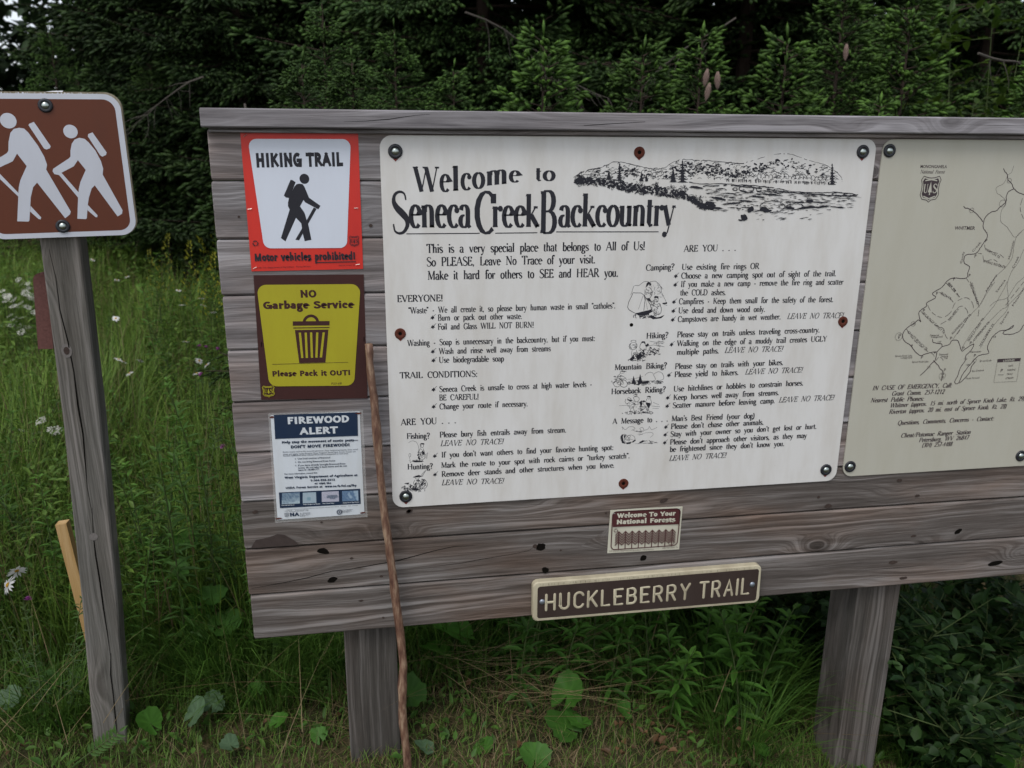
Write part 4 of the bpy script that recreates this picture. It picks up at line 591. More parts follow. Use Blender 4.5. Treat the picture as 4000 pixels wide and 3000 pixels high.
def bolt(parent,x,y,z,r=.0165,rd=.0092,world=True,drip=True):
    """domed bolt head in a thick black washer"""
    v,f=washer(0,0,0,r,rd*.9,.0035)
    o=obj('bolt',mesh('bolt',v,f,M_rubber,smooth=True),parent); L=parent.location if world else Vector((0,0,0)); o.location=Vector((x,y,z))-L
    v,f=dome(0,-.001,0,rd,.006); h=obj('bolt_head',mesh('bolt_head',v,f,M_steel,smooth=True),o)
    if drip:
        v,f=[(-r*.75,.0002-.0009,-r*.6),(0,.0002-.0009,-r*1.35),(r*.75,.0002-.0009,-r*.6)],[(0,1,2)]
        obj('rust_stain',mesh('rust_stain',v,f,M_rustred),o)
    return o
def rusty(parent,x,y,z,r=.0135):
    v,f=washer(0,0,0,r,r*.33,.0022); v2,f2=dome(0,-.0015,0,r*.5,.0025); 
    o=obj('rusty_washer',mesh('rusty_washer',v,f,M_rust,smooth=True),parent); o.location=Vector((x,y,z))-parent.location
    obj('screw_hole',mesh('screw_hole',[(a*1.0,-.0012,b) for a,b in circ(0,0,r*.36,12)],[tuple(range(12))],M_dark),o)
    obj('rust_stain',mesh('rust_stain',[(-r*.8,-.0006,-r*.6),(0,-.0006,-r*1.35),(r*.8,-.0006,-r*.6)],[(0,1,2)],M_rustred),o)
# ---------------------------------------------------------------- notice board
D=DATA
def gz(x,y):   # gentle ground relief, metres
    return .020*np.sin(1.7*x+.6)*np.cos(1.3*y+.4)+.012*np.sin(5.1*x+2.0*y)+.055*np.clip(y-1.0,0,8)*np.clip((1.5-x)/2,.2,1) - .01 -.28*np.clip(x-.5,0,3)*np.clip(1.6-y,0,1)
board=thing('notice_board',(1.4,0,0),'long weathered grey timber notice board of horizontal planks with a cap rail','notice board')
SEAM=[1.7293-.12962*i for i in range(11)]
XR=3.285
for i in range(10):
    z1=(1.7100 if i==0 else SEAM[i]-.0012); z0=SEAM[i+1]+.0012
    mb=MB(); x0=-.372+random.uniform(-.0025,.0025); dy=random.uniform(-.0008,.0012)
    v0=len(mb.v); mb.box(x0,XR+random.uniform(-.003,.003),dy,.037,z0,z1,.0048)
    zc=(z0+z1)/2; L=board.location
    me=mesh('plank',[(x-L.x,y,z-zc) for x,y,z in mb.v],mb.f,M_plank if i<7 else M_plank2); o=obj('plank',me,board,(0,0,zc))
mb=MB(); mb.box(-.3785,XR+.008,-.036,.10,1.7135,1.7535,.003); o=mb.build('cap_rail',M_cap,board)
mb=MB(); mb.box(-.366,XR-.004,-.0165,-.001,1.7035,1.7125,.0015); mb.build('trim_strip',M_plank,board)
for x0 in (-.1435,1.368,2.880):
    mb=MB(); mb.box(x0,x0+.141,.0385,.178,-1.05,1.7125,.004)
    xc=x0+.07; o=part('post',[(x-xc,y-.11,z) for x,y,z in mb.v],mb.f,M_post2,None,world=False); o.parent=board; o.location=(xc-board.location.x,.11,0)
def crack(parent,pts,w,name='crack',axis='front'):
    n=len(pts); P=[Vector(p) for p in pts]; vs=[];fs=[]
    for i,p in enumerate(P):
        d=P[min(i+1,n-1)]-P[max(i-1,0)]; d.normalize(); nn=Vector((-d.z,0,d.x)); ww=w*(math.sin(math.pi*(i+.35)/(n-.3))**.7)*random.uniform(.6,1.3)/2
        vs+=[p+nn*ww,p-nn*ww]
    for i in range(n-1): fs.append((2*i,2*i+1,2*i+3,2*i+2))
    return part(name,[tuple(v) for v in vs],fs,M_dark,parent)
def wob(a,b,n,j): return [(a[0]+(b[0]-a[0])*k/(n-1),a[1]+(b[1]-a[1])*k/(n-1)+0,a[2]+(b[2]-a[2])*k/(n-1)+(random.uniform(-j,j) if 0<k<n-1 else 0)) for k in range(n)]
yb=-.0012
def BP(px,py): return D_at(px,py)
# long checks in the ninth plank, and a dark stain and knot holes where the photo shows them
crack(board,[(x,yb,z) for x,z in D['CRK1']],.0026); crack(board,[(x,yb,z) for x,z in D['CRK2']],.0013); crack(board,[(x,-.0363,z) for x,z in D['CRK3']],.0014); crack(board,[(x,-.0363,z) for x,z in D['CRK4']],.0014)
for (x,z,rx,rz,a) in D['KNOTS']:
    n=12; pts=[(rx*math.cos(t)*random.uniform(.8,1.15),rz*math.sin(t)*random.uniform(.8,1.15)) for t in np.linspace(0,2*math.pi,n,endpoint=False)]
    pts=[(x+u*math.cos(a)-v*math.sin(a),yb-.0002,z+u*math.sin(a)+v*math.cos(a)) for u,v in pts]
    part('knot',pts,[tuple(range(n))],M_dark if (rx>.0085 and rz>.007) else M_knot,board)
x,z=D['STAIN'][0]; z0=SEAM[8]+.0055
part('stain',[(x-.062,yb,z0),(x-.055,yb,z0+.012),(x-.048,yb,z0+.022),(x-.030,yb,z0+.024),(x-.012,yb,z0+.028),(x+.005,yb,z0+.034),(x+.022,yb,z0+.031),(x+.034,yb,z0+.022),(x+.048,yb,z0+.012),(x+.055,yb,z0)],[tuple(range(10))],M_stain,board)

def plate(pr_name,outline,y0,y1,mat,parent): 
    mb=MB(); mb.prism(outline,y0,y1); return mb.build(pr_name,mat,parent)
# ---------------------------------------------------------------- welcome sign
S=thing('welcome_sign',(.612,-.004,.79),'large white sign headed Welcome to Seneca Creek Backcountry with a creek drawing','sign')
plate('panel',rrect([(0,1.7005),(1.2253,1.7005),(1.2253,.7856),(0,.7856)],.028)[::-1],-.004,-.0006,M_white,S)
pr=Print(-.0042)
for e in D['TTEXT']: text(pr,e)
for x0,z0,x1,z1 in D['TLINE']: pr.line([(x0,z0),(x1,z1)],.0022)
pr.build('title_lettering',M_ink,S)
heads=[D['WTEXT'][:4]]
blocks={'slogan_lettering':D['WTEXT'][:3],'left_column_lettering':D['WTEXT'][4:24],'right_column_lettering':[D['WTEXT'][3]]+D['WTEXT'][24:]}
for nm,b in blocks.items():
    pr=Print(-.0042)
    for e in b: text(pr,e)
    pr.build(nm,M_ink,S)
leaf=[(-.9,-.5),(-.5,-.1),(-.7,.3),(-.2,.4),(.1,.95),(.3,.45),(.8,.6),(.55,.1),(1.0,-.2),(.4,-.35),(.1,-.9),(-.3,-.4)]
pr=Print(-.0042)
for x,z in D['BUL']: pr.poly([(x+a*.0062,z+b*.0062) for a,b in leaf]); pr.line([(x+.003,z+.004),(x+.0085,z+.0085)],.0009)
pr.build('bullet_marks',M_ink,S)
# creek landscape drawing; u,v are the drawing's own coordinates
rl=random.Random(11)
def LP(x,y): return bilin(D['LAND'],x/2200,(y-100)/550)
k=.00052   # metres per drawing unit
pr=Print(-.0042,6e-7)
def wl(pts,w=1.5,j=3,n=5,brk=0):
    P=sm(pts,n); P=[(x+rl.uniform(-j,j),y+rl.uniform(-j,j)) for x,y in P]; seg=[]
    for i in range(len(P)):
        seg.append(P[i])
        if brk and rl.random()<brk:
            if len(seg)>1: pr.line([LP(*q) for q in seg],[w*k*rl.uniform(.6,1.5) for _ in seg])
            seg=[]
    if len(seg)>1: pr.line([LP(*q) for q in seg],[w*k*rl.uniform(.6,1.5) for _ in seg])
def blob(x,y,rx,ry,a=0,n=9,j=.35):
    P=[]
    for t in range(n):
        q=2*math.pi*t/n; r=1+rl.uniform(-j,j); u=rx*r*math.cos(q); v=ry*r*math.sin(q); P.append(LP(x+u*math.cos(a)-v*math.sin(a),y+u*math.sin(a)+v*math.cos(a)))
    pr.poly(P)
H1=[(100,300),(150,268),(200,250),(280,232),(350,200),(410,197),(480,212),(560,232),(640,242),(700,236),(760,196),(830,178),(900,182),(1000,186),(1100,198),(1240,206)]
H2=[(1230,205),(1320,182),(1400,156),(1500,140),(1580,147),(1680,180),(1800,212),(1860,240),(1920,290),(1935,328)]
wl(H1,2.4,3,5,.08); wl(H2,1.8,2,6,.2)
def top(x):
    P=H1+H2[1:]
    for a,b in zip(P,P[1:]):
        if a[0]<=x<=b[0]: return a[1]+(b[1]-a[1])*(x-a[0])/(b[0]-a[0])
    return 250
def bot(x): return 318+ (x-900)*.035 if x>900 else 320
for _ in range(520):   # tree canopy scallops
    x=rl.uniform(110,1900); t=top(x)+(6 if x<1200 else 55*math.exp(-((x-1480)/260)**2)); y=rl.uniform(t,bot(x)); r=rl.uniform(7,17)
    a0=rl.uniform(150,230); P=[(x+r*math.cos(R_(a0+s)),y+r*.8*math.sin(R_(a0+s))) for s in range(0,150,25)]
    pr.line([LP(*q) for q in P],[k*rl.uniform(.9,3.2) for _ in P])
for _ in range(230):
    x=rl.gauss(1050,330) if rl.random()<.7 else rl.uniform(120,1850)
    if not 110<x<1880: continue
    t=top(x)+25; y=rl.uniform(t,t+75)
    if y<bot(x)-15: blob(x,y,rl.uniform(4,14),rl.uniform(3,8),rl.uniform(-.6,.6),7)
for x in range(1130,1860,27):   # front row of round crowns with trunks
    y=318+(x-1130)*.030; r=rl.uniform(19,30); P=[(x+r*.62*math.cos(R_(s))+rl.uniform(-1.5,1.5),y-r*.6-10+r*math.sin(R_(s))) for s in range(170,390,20)]
    pr.line([LP(*q) for q in P],[k*rl.uniform(1,2.2) for _ in P])
    for q in range(3): xx=x+rl.uniform(-13,13); pr.line([LP(xx,y-8),LP(xx+rl.uniform(-2,2),y+rl.uniform(6,14))],k*rl.uniform(1.5,4))
def spr(x,y0,y1,w):
    n=8; L=[];Rr=[]
    for i in range(n):
        t=i/(n-1); yy=y0+(y1-y0)*t; L+= [LP(x-w*.12-w*.42*t+rl.uniform(-2,2),yy+4),LP(x-w*.18*t,yy+6)]; Rr+=[LP(x+w*.12+w*.42*t+rl.uniform(-2,2),yy+4),LP(x+w*.18*t,yy+6)]
    for a in range(0,2*n,2): pr.poly([L[a],LP(x,y0+(y1-y0)*(a/2)/(n-1)-12),Rr[a],LP(x,y0+(y1-y0)*(a/2)/(n-1)+6)])
    pr.poly([LP(x-2.5,y0-4),LP(x+2.5,y0-4),LP(x+w*.2,y1+4),LP(x-w*.2,y1+4)])
for q in ((330,262,312,34),(400,212,318,44),(545,270,322,26),(578,287,322,22),(757,252,328,46),(820,194,330,62),(1862,216,345,44)): spr(q[0],q[1],q[2],q[3]*1.1)
path=[(110,335),(200,335),(320,348),(420,370),(500,392),(620,400),(740,420),(830,430),(900,470),(960,505),(1030,515)]
def onp(t):
    i=min(int(t*(len(path)-1)),len(path)-2); f=t*(len(path)-1)-i; return lerp(path[i],path[i+1],f)
for _ in range(430):
    x,y=onp(rl.random()); wv=18+28*math.sin(math.pi*min(1,(x-60)/900)); y+=rl.uniform(-wv,wv*.35); blob(x,y,rl.uniform(7,20),rl.uniform(3,8),rl.uniform(-1.2,1.2),7,.25)
for _ in range(110):   # leaves left white with ink outlines
    x,y=onp(rl.random()); y+=rl.uniform(-42,20); a=rl.uniform(-1.3,1.3); r=rl.uniform(9,17); P=[(x+r*math.cos(s)*math.cos(a)-r*.4*math.sin(s)*math.sin(a),y+r*math.cos(s)*math.sin(a)+r*.4*math.sin(s)*math.cos(a)) for s in np.linspace(0,2*math.pi,9)]
    pr.line([LP(*q) for q in P],k*2.0)
for cx,cy,r in ((480,258,42),(530,350,30),(150,300,26),(270,318,26),(740,375,34),(905,232,45),(830,370,34),(930,450,36),(640,345,24)):
    for _ in range(16):
        a=rl.uniform(0,6.28); q=r*math.sqrt(rl.random()); x=cx+q*math.cos(a); y=cy+q*.8*math.sin(a); rr=rl.uniform(5,9)
        P=[(x+rr*math.cos(s),y+rr*math.sin(s)) for s in np.linspace(a,a+4,6)]; pr.line([LP(*p) for p in P],k*1.6)
# stream: banks, boulders, ripples, shadows
wl([(860,330),(960,345),(1080,340),(1200,352),(1330,358),(1450,372),(1600,398),(1760,405),(1900,402),(2050,420)],3.2,3,5,.05)
wl([(960,360),(1100,352),(1220,362),(1400,378),(1560,402),(1700,415),(1860,425),(2040,428)],4.5,4,5,.1)
for cx,cy,rx,ry in ((1258,378,52,22),(1372,382,46,18),(1438,500,86,40),(1178,380,16,9),(1480,392,40,14),(1905,415,45,12),(1980,418,40,9),(1595,500,60,20)):
    wl([(cx+rx*math.cos(s),cy+ry*math.sin(s)) for s in np.linspace(0,2*math.pi,14)],3.2,2,3)
    for _ in range(5): blob(cx-rx*rl.uniform(.2,.8),cy+ry*rl.uniform(.3,.9),rx*rl.uniform(.1,.25),ry*rl.uniform(.12,.3),0,7)
for x,y,rx,ry,a in ((1060,445,45,9,.2),(1010,480,40,14,.3),(1045,510,60,9,.05),(1160,478,70,6,-.05),(1250,462,40,6,.1),(1285,520,24,20,-.4),(1240,575,26,22,-.5),(1215,595,14,6,0),(1385,520,34,20,.2),(1560,510,40,10,.15),(1680,508,80,8,-.08),(1700,462,30,12,0),(1760,470,60,5,.05),(1440,420,70,5,.1),(1330,432,60,5,.05),(1610,470,70,5,.05),(1900,505,60,4,.1),(1150,410,40,4,.1),(910,368,50,8,.1),(1790,503,50,6,-.1)): blob(x,y,rx,ry,a,13,.3)
for _ in range(430):
    x=rl.uniform(960,2020); y=rl.uniform(368,530) if rl.random()<.85 else rl.uniform(530,600)
    if y>530 and not (1290<x<1850-(y-530)*1.5): continue
    if y<368+(x-960)*.05 : continue
    if x>1850 and y>520-(0): continue
    ln=rl.uniform(10,55); sl=rl.uniform(-.02,.12) if y<530 else -.16
    pr.line([LP(x,y),LP(x+ln/2,y+ln/2*sl+rl.uniform(-2,2)),LP(x+ln,y+ln*sl)],[k*.6,k*rl.uniform(1.4,4.4),k*.5])
pr.build('landscape_drawing',M_ink,S)
# small ink sketches, drawn in 0..100 boxes (y down)
def sketch(nm,strokes,fills,scr=(),seed=1):
    q=D['SK'][nm]; rr=random.Random(seed); pr=Print(-.0042,1e-6)
    def P(x,y): return bilin(q,x/100,y/100)
    for w_,pts in strokes: pr.line([P(x+rr.uniform(-.6,.6),y+rr.uniform(-.6,.6)) for x,y in (sm(pts,3) if len(pts)>2 else pts)],w_*.00042)
    for pts in fills: pr.poly([P(*p) for p in pts])
    for cx,cy,rx,ry,n,w_ in scr:
        for _ in range(n):
            a=rr.uniform(0,6.28); u=math.sqrt(rr.random()); x=cx+rx*u*math.cos(a); y=cy+ry*u*math.sin(a); r=rr.uniform(1.5,4.5); b=rr.uniform(0,6.28)
            pr.line([P(x+r*math.cos(b+s),y+r*math.sin(b+s)) for s in (0,.8,1.6,2.3)],w_*rr.uniform(.5,1.6)*.00042)
    pr.build('ink_sketch',M_ink,S)
C_=lambda x,y,r,ry=None:[(x+r*math.cos(t),y+(ry or r)*math.sin(t)) for t in np.linspace(0,2*math.pi,9)]
sketch('camp',[(3,[(16,30),(2,66),(20,82)]),(3,[(16,30),(42,36),(42,76)]),(3,[(42,36),(60,72),(20,84)]),(1.5,[(40,38),(28,72)]),(1.5,[(44,40),(50,72)]),(2,[(10,36),(18,14),(30,12),(40,4),(52,2)]),(2,[(56,3),(70,2),(82,14),(84,28),(92,44),(96,56),(90,58),(98,62)]),(2.5,[(48,20),(44,34),(46,44),(58,42),(62,28),(56,18)]),(2,[(46,28),(54,32),(62,28)]),(3,[(62,50),(58,64),(66,80),(80,84),(84,68),(78,56)]),(2,[(60,60),(72,66),(82,62)]),(2,[(66,70),(72,92),(80,94)]),(1.5,C_(72,48,5))],
 [[(48,8),(52,3),(58,5),(60,11),(56,14),(54,9),(50,14),(46,18)],[(66,44),(68,38),(76,39),(78,45),(72,43)],[(20,82),(44,76),(60,72),(62,78),(48,86),(30,88)],[(2,66),(6,74),(14,80),(4,72)],[(60,86),(72,92),(88,90),(92,86),(84,94),(64,97),(56,92)],[(48,44),(56,44),(60,52),(54,52)],[(86,56),(98,54),(98,58),(88,59)]],[(44,88,26,6,40,3),(70,66,12,20,34,1.6),(76,26,12,18,24,1.4),(54,28,8,12,14,1.6)],1)
sketch('hike',[(2,C_(14,10,7,5)),(2.5,[(8,16),(4,30),(10,46),(18,44),(24,30),(20,16)]),(2,[(10,48),(8,66),(12,88)]),(2,[(22,46),(24,66),(22,88)]),(3,[(6,20),(2,28),(4,42),(8,44)]),(2.5,[(34,20),(32,40),(44,50),(50,34),(44,16)]),(2,[(56,30),(70,26),(86,30),(100,34)]),(2,[(60,10),(80,14),(98,8)]),(1.5,[(70,20),(98,18)])],
 [[(34,20),(38,10),(46,10),(48,22),(42,16)],[(2,90),(14,70),(18,84),(10,96)],[(22,80),(32,60),(40,72),(34,86),(24,92)],[(46,30),(54,18),(58,26),(52,34)]],[(60,55,32,16,70,3),(34,70,22,12,40,3),(24,92,22,5,26,3),(88,22,10,10,14,1.5),(14,32,7,12,16,1.5)],2)
sketch('bike',[(2.4,C_(8,74,7,18)),(3,C_(21,74,7,20)),(2,[(8,74),(14,52),(21,74),(12,78),(8,74)]),(2,[(14,52),(24,46),(28,54)]),(2,C_(18,10,4,7)),(2.5,[(14,18),(9,34),(14,50),(22,46)]),(2,[(16,26),(26,44)]),(2,[(14,50),(20,62),(14,78)]),(1.8,[(30,62),(40,56),(60,58),(98,62)]),(2,[(62,30),(68,14),(76,12),(80,30),(82,56),(66,58)]),(2,[(80,22),(88,8),(97,18),(98,50),(84,58)]),(1.5,[(30,50),(44,44),(58,34)])],
 [[(14,5),(22,3),(27,8),(18,8)],[(40,30),(45,75),(36,76)],[(53,20),(58,72),(48,74)],[(56,62),(70,58),(68,74),(58,76)],[(84,60),(88,54),(90,64)]],[(50,70,22,10,60,3),(84,66,16,6,20,2.5),(10,40,8,12,18,1.5),(4,64,5,20,12,1.4)],3)
sketch('horse',[(2.2,[(18,24),(16,42),(22,46),(28,36),(38,46),(36,70),(40,96)]),(2,[(28,24),(38,36),(52,42),(54,66),(52,90)]),(2,[(22,24),(24,16),(30,22)]),(2,[(30,66),(28,92)]),(2.5,[(40,34),(36,18),(44,12),(50,22),(46,40)]),(1.8,C_(41,6,4,5)),(2,C_(73,18,4,6)),(2.4,[(68,24),(66,42),(72,62),(80,44),(78,26)]),(2,[(58,34),(60,50),(66,60),(70,84)]),(1.6,[(2,56),(20,54)]),(1.6,[(84,40),(98,52)]),(1.6,[(80,58),(100,62)]),(1.6,[(82,70),(98,70)])],
 [[(36,3),(46,1),(44,6)],[(68,12),(74,8),(79,13),(76,17)],[(50,40),(56,30),(58,48),(54,64)],[(66,40),(78,44),(74,70),(70,62)],[(20,24),(34,30),(30,36),(22,30)],[(56,34),(62,30),(66,38),(60,40)]],[(45,90,36,8,60,2.2),(60,70,12,12,30,2),(34,54,12,14,22,1.6)],4)
sketch('dog',[(2.5,[(6,88),(2,66),(6,48),(16,46),(18,62),(12,78),(20,96)]),(2,[(16,50),(12,62),(14,76)]),(2,[(20,56),(28,48),(38,56),(40,72),(34,84),(26,92)]),(2,C_(24,56,4,6)),(1.8,[(8,20),(6,4),(14,20),(24,6),(34,4),(40,14),(30,24)]),(1.8,[(34,22),(44,30),(56,28),(52,14),(60,8),(64,26)]),(1.8,[(62,24),(74,18),(78,2),(84,20),(98,8)]),(1.6,[(50,50),(62,40),(80,34),(88,44),(80,62)]),(1.5,[(46,44),(60,46)]),(1.5,[(40,96),(100,90)])],
 [[(2,56),(5,48),(9,47),(8,60),(10,80),(16,96),(6,92)],[(10,50),(16,48),(15,60),(12,70)],[(16,90),(30,84),(28,96),(18,98)],[(32,84),(40,72),(42,78),(34,90)],[(48,94),(60,76),(64,80),(58,90)]],[(74,86,20,8,30,1.8),(24,70,8,14,14,1.5),(52,30,10,10,12,1.4)],5)
sketch('fish',[(1.6,[(4,10),(20,2),(40,6),(52,24),(54,50)]),(2,C_(70,24,9,8)),(2.6,[(62,34),(54,52),(52,70),(66,84),(84,80),(84,58),(76,36)]),(2,[(52,50),(66,54),(78,46)]),(1.6,[(90,78),(96,56)]),(1.6,[(94,82),(99,54)]),(1.6,[(84,80),(88,60)]),(1.6,C_(10,66,5,8)),(1.4,[(8,74),(12,90),(4,90)])],
 [[(60,18),(66,12),(80,12),(84,18),(70,18)],[(20,95),(44,88),(60,92),(76,88),(72,95),(40,98)],[(72,46),(82,52),(80,64),(70,62)],[(52,68),(64,82),(60,88),(50,80)],[(62,22),(68,22),(67,28)]],[(66,60,16,22,34,2.4),(46,92,34,5,26,2.6)],6)
sketch('hunt',[(2.6,[(78,30),(94,0)]),(1.8,[(72,28),(90,4)]),(2,[(44,32),(60,26),(82,28)]),(2,C_(60,34,8,7)),(2.5,[(52,44),(46,60),(60,78),(84,84),(98,70),(92,46),(76,40)]),(2,[(56,48),(74,52),(90,46)])],
 [[(44,34),(56,26),(66,22),(78,30),(60,33)],[(10,60),(30,56),(26,66)],[(50,60),(58,56),(56,72)],[(72,62),(82,56),(80,74)],[(30,84),(56,80),(70,88),(50,92)]],[(74,62,20,20,70,2.6),(34,78,30,12,70,2.6),(50,90,40,6,40,2)],7)
for x,z in D['WBOLT']: bolt(S,x,-.0041,z)
for x,z in D['WSCREW']: rusty(S,x,-.0041,z)
for x,z in D['WHOLE']: obj('screw_hole',mesh('screw_hole',[(a,0,b) for a,b in circ(0,0,.0048,12)],[tuple(range(12))],M_dark),S).location=Vector((x,-.0043,z))-S.location
# ---------------------------------------------------------------- map sign
S=thing('map_sign',(1.70,-.004,.80),'cream map sign with trail map and emergency phone text, right of the white welcome sign','sign')
plate('panel',rrect([(1.2435,1.7005),(2.16,1.7005),(2.16,.7956),(1.2435,.7956)],.028)[::-1],-.0038,-.0006,M_cream,S)
pr=Print(-.0040,8e-6)
for e in D['MTEXT']: text(pr,e)
pr.build('map_lettering',M_mapink,S)
pr=Print(-.0040,8e-6); rr=random.Random(3)
def jit(P,a): 
    Q=sm(P,4); return [(x+rr.uniform(-a,a),z+rr.uniform(-a,a)) for x,z in Q]
for q in D['ROADS']: pr.line(jit(q,.0005),.0022)
for q in D['THIN']: pr.line(jit(q,.0007),.0008)
for q in D['DASH']:
    Q=sm(q,6); acc=0; seg=[Q[0]]; on=True
    for a,b in zip(Q,Q[1:]):
        m_=max(1,int(math.hypot(b[0]-a[0],b[1]-a[1])/.0025))
        for t in range(1,m_+1):
            p=lerp(a,b,t/m_); acc+=.0025
            if on: seg.append(p)
            if acc>(.010 if on else .004):
                if on and len(seg)>1: pr.line(seg,.0011)
                on=not on; acc=0; seg=[p]
for x,z,r in D['CIRC']: pr.line(circ(x,z,r,18),.0007,True)
# further trails east of the frame
for q in ([(1.80,1.52),(1.88,1.47),(1.97,1.50),(2.08,1.44)],[(1.80,1.28),(1.90,1.33),(1.99,1.29),(2.1,1.34)],[(1.80,1.10),(1.92,1.14),(2.0,1.08),(2.10,1.10)]): pr.line(jit(q,.0006),.0016)
pr.line([*D['MLBOX']],.0009,True); pr.build('map_lines',M_mapink,S)
pr=Print(-.0042,8e-6); pr.poly(D['MLBAR']); q=Print(-.0043,8e-6); text(q,D['MLEG'][0])
cx,cz=D['MSHIELD'][:2]; emblem(pr,q,cx,cz,.055,.065,True); pr.build('emblem',M_mapink,S); q.build('emblem_lettering',M_cream,S)
for x,z in D['MBOLT']+[(1.80,1.6727),(2.135,1.6727),(2.135,.826)]: bolt(S,x,-.0039,z,drip=False)
# ---------------------------------------------------------------- paper posters (thin sheets, slightly cockled)
def sheet(q,y,parent,mat,name='sheet',amp=.0012,nx=14,nz=16,seed=0,thick=.0006):
    rr=np.random.default_rng(seed); ph=rr.uniform(0,6.28,4); vs=[];fs=[]
    for j in range(nz+1):
        for i in range(nx+1):
            u,v=i/nx,j/nz; x,z=bilin(q,u,v); edge=abs(2*u-1)**6+abs(2*v-1)**6
            vs.append((x,y-amp*(.5+.5*math.sin(5*u+ph[0])*math.sin(4*v+ph[1]))-.0007*edge*0,z))
    n=len(vs); vs+=[(x,yy+thick,z) for x,yy,z in vs]
    for j in range(nz):
        for i in range(nx):
            a=j*(nx+1)+i; fs.append((a,a+nx+1,a+nx+2,a+1))
    rim=[i for i in range(nx+1)]+[j*(nx+1)+nx for j in range(1,nz+1)]+[nz*(nx+1)+i for i in range(nx-1,-1,-1)]+[j*(nx+1) for j in range(nz-1,0,-1)]
    for a,b in zip(rim,rim[1:]+rim[:1]): fs.append((a,b,b+n,a+n))
    return part(name,vs,fs,mat,parent,smooth=False)
def staple(parent,x,z,a,y=-.0042,L=.0095,mat=None):
    mb=MB(); a=R_(a); dx,dz=math.cos(a)*L/2,math.sin(a)*L/2; mb.tube([(x-dx,y,z-dz),(x+dx,y,z+dz)],.0006,6); mb.build('staple',mat or M_staple,parent)
S=thing('hiking_trail_poster',(-.175,-.002,1.40),'red bordered white poster reading HIKING TRAIL with a black walking figure','poster')
sheet(D['RQ'],-.0012,S,M_red,seed=1,amp=.0006)
pr=Print(-.0026); pr.poly(rrect(D['RW'],.017)); pr.build('white_field',M_pwhite,S)
pr=Print(-.0028); text(pr,D['RTEXT'][0]); pr.build('title_lettering',M_ink,S)
pr=Print(-.0028)
for e in D['RTEXT'][1:]: text(pr,e)
pr.poly(D['RLINE']); pr.build('caption_lettering',M_ink,S)
pr=Print(-.0028); x,z,r=D['RHEAD']; pr.poly(circ(x,z,r,28,r*1.03))
for q in D['RFIG']: pr.poly(q)
pr.build('hiker_figure',M_ink,S)
pr=Print(-.0028); emblem(pr,pr,*D['RSHIELD'],False); recycle(pr,*D['RREC']); pr.build('emblem',M_ink,S)
for x,z,a in D['RSTAP']: staple(S,x,z,a,-.0032)
S=thing('garbage_poster',(-.175,-.002,1.085),'brown and yellow poster reading NO Garbage Service with a trash can picture','poster')
sheet(D['YQ'],-.0012,S,M_brown,seed=2,amp=.0006)
pr=Print(-.0026); pr.poly(rrect(D['YY'],.020)); 
for q in D['YSLOT']: pass
pr.build('yellow_field',M_yellow,S)
pr=Print(-.0028)
for e in D['YTEXT']: text(pr,e)
pr.build('lettering',M_brown,S)
pr=Print(-.0028)
a=D['YCAN'][0]; n=17
for i in range(16): pr.poly([a[i],a[i+1],a[33-i-1],a[33-i]])
for q in D['YCAN'][1:]: pr.poly(q)
pr.build('trash_can_picture',M_brown,S)
pr=Print(-.0031)
for q in D['YSLOT']: pr.poly(q)
pr.build('trash_can_slots',M_yellow,S)
pr=Print(-.0028); emblem(pr,pr,D['YSHIELD'][0],D['YSHIELD'][1],.028,.028,False); pr.build('emblem',M_yellow,S)
for x,z,a in ((-.293,1.225,85),(-.054,1.230,85)): staple(S,x,z,a,-.0030,.012,M_dark)
S=thing('firewood_alert_notice',(-.18,-.002,.775),'laminated white notice reading FIREWOOD ALERT with a navy heading and four small pictures','notice')
def filmmat():
    m,N,L,b=newmat('laminate_film'); b.inputs['Base Color'].default_value=(.8,.8,.78,1); b.inputs['Roughness'].default_value=.25; b.inputs['Alpha'].default_value=.22; return m
M_film=filmmat()
sheet(D['FLAM'],-.0007,S,M_film,'laminate_edge',seed=3,amp=.0002,thick=.0002)
sheet(D['FQ'],-.0014,S,M_paper,seed=3,amp=.0005)
pr=Print(-.0026); pr.poly(D['FHEAD']); pr.build('heading_band',M_navy,S); pr=Print(-.0026); pr.poly(D['FSTRIP']); pr.build('picture_band',M_navy,S)
pr=Print(-.0028)
for e in D['FHT']+D['FCAP']: text(pr,e)
pr.build('title_lettering',M_paper,S)
pr=Print(-.0028)
for e in D['FTEXT']: text(pr,e)
emblem(pr,pr,D['FSHIELD'][0],D['FSHIELD'][1],.0105,.0115,False)
x,z,r=D['FSEAL']; pr.line(circ(x,z,r,20),.0009,True); pr.line(circ(x,z,r*.7,20),.0014,True); pr.poly(circ(x,z,r*.3,8))
fq=D['FQ']
for (u0,u1,v) in ((.09,.95,.905),(.09,.36,.915),(.09,.36,.923),(.26,.38,.945),(.26,.38,.952),(.26,.38,.96),(.26,.36,.968),(.26,.32,.976),(.73,.87,.94),(.73,.85,.948),(.73,.86,.956),(.73,.85,.964)):
    A=bilin(fq,u0,v); B=bilin(fq,u1,v); n=int((u1-u0)*60)
    for i in range(n):
        if rr.random()<.85: pr.line([lerp(A,B,i/n),lerp(A,B,(i+.75)/n)],.0008)
pr.build('body_lettering',M_navy,S)
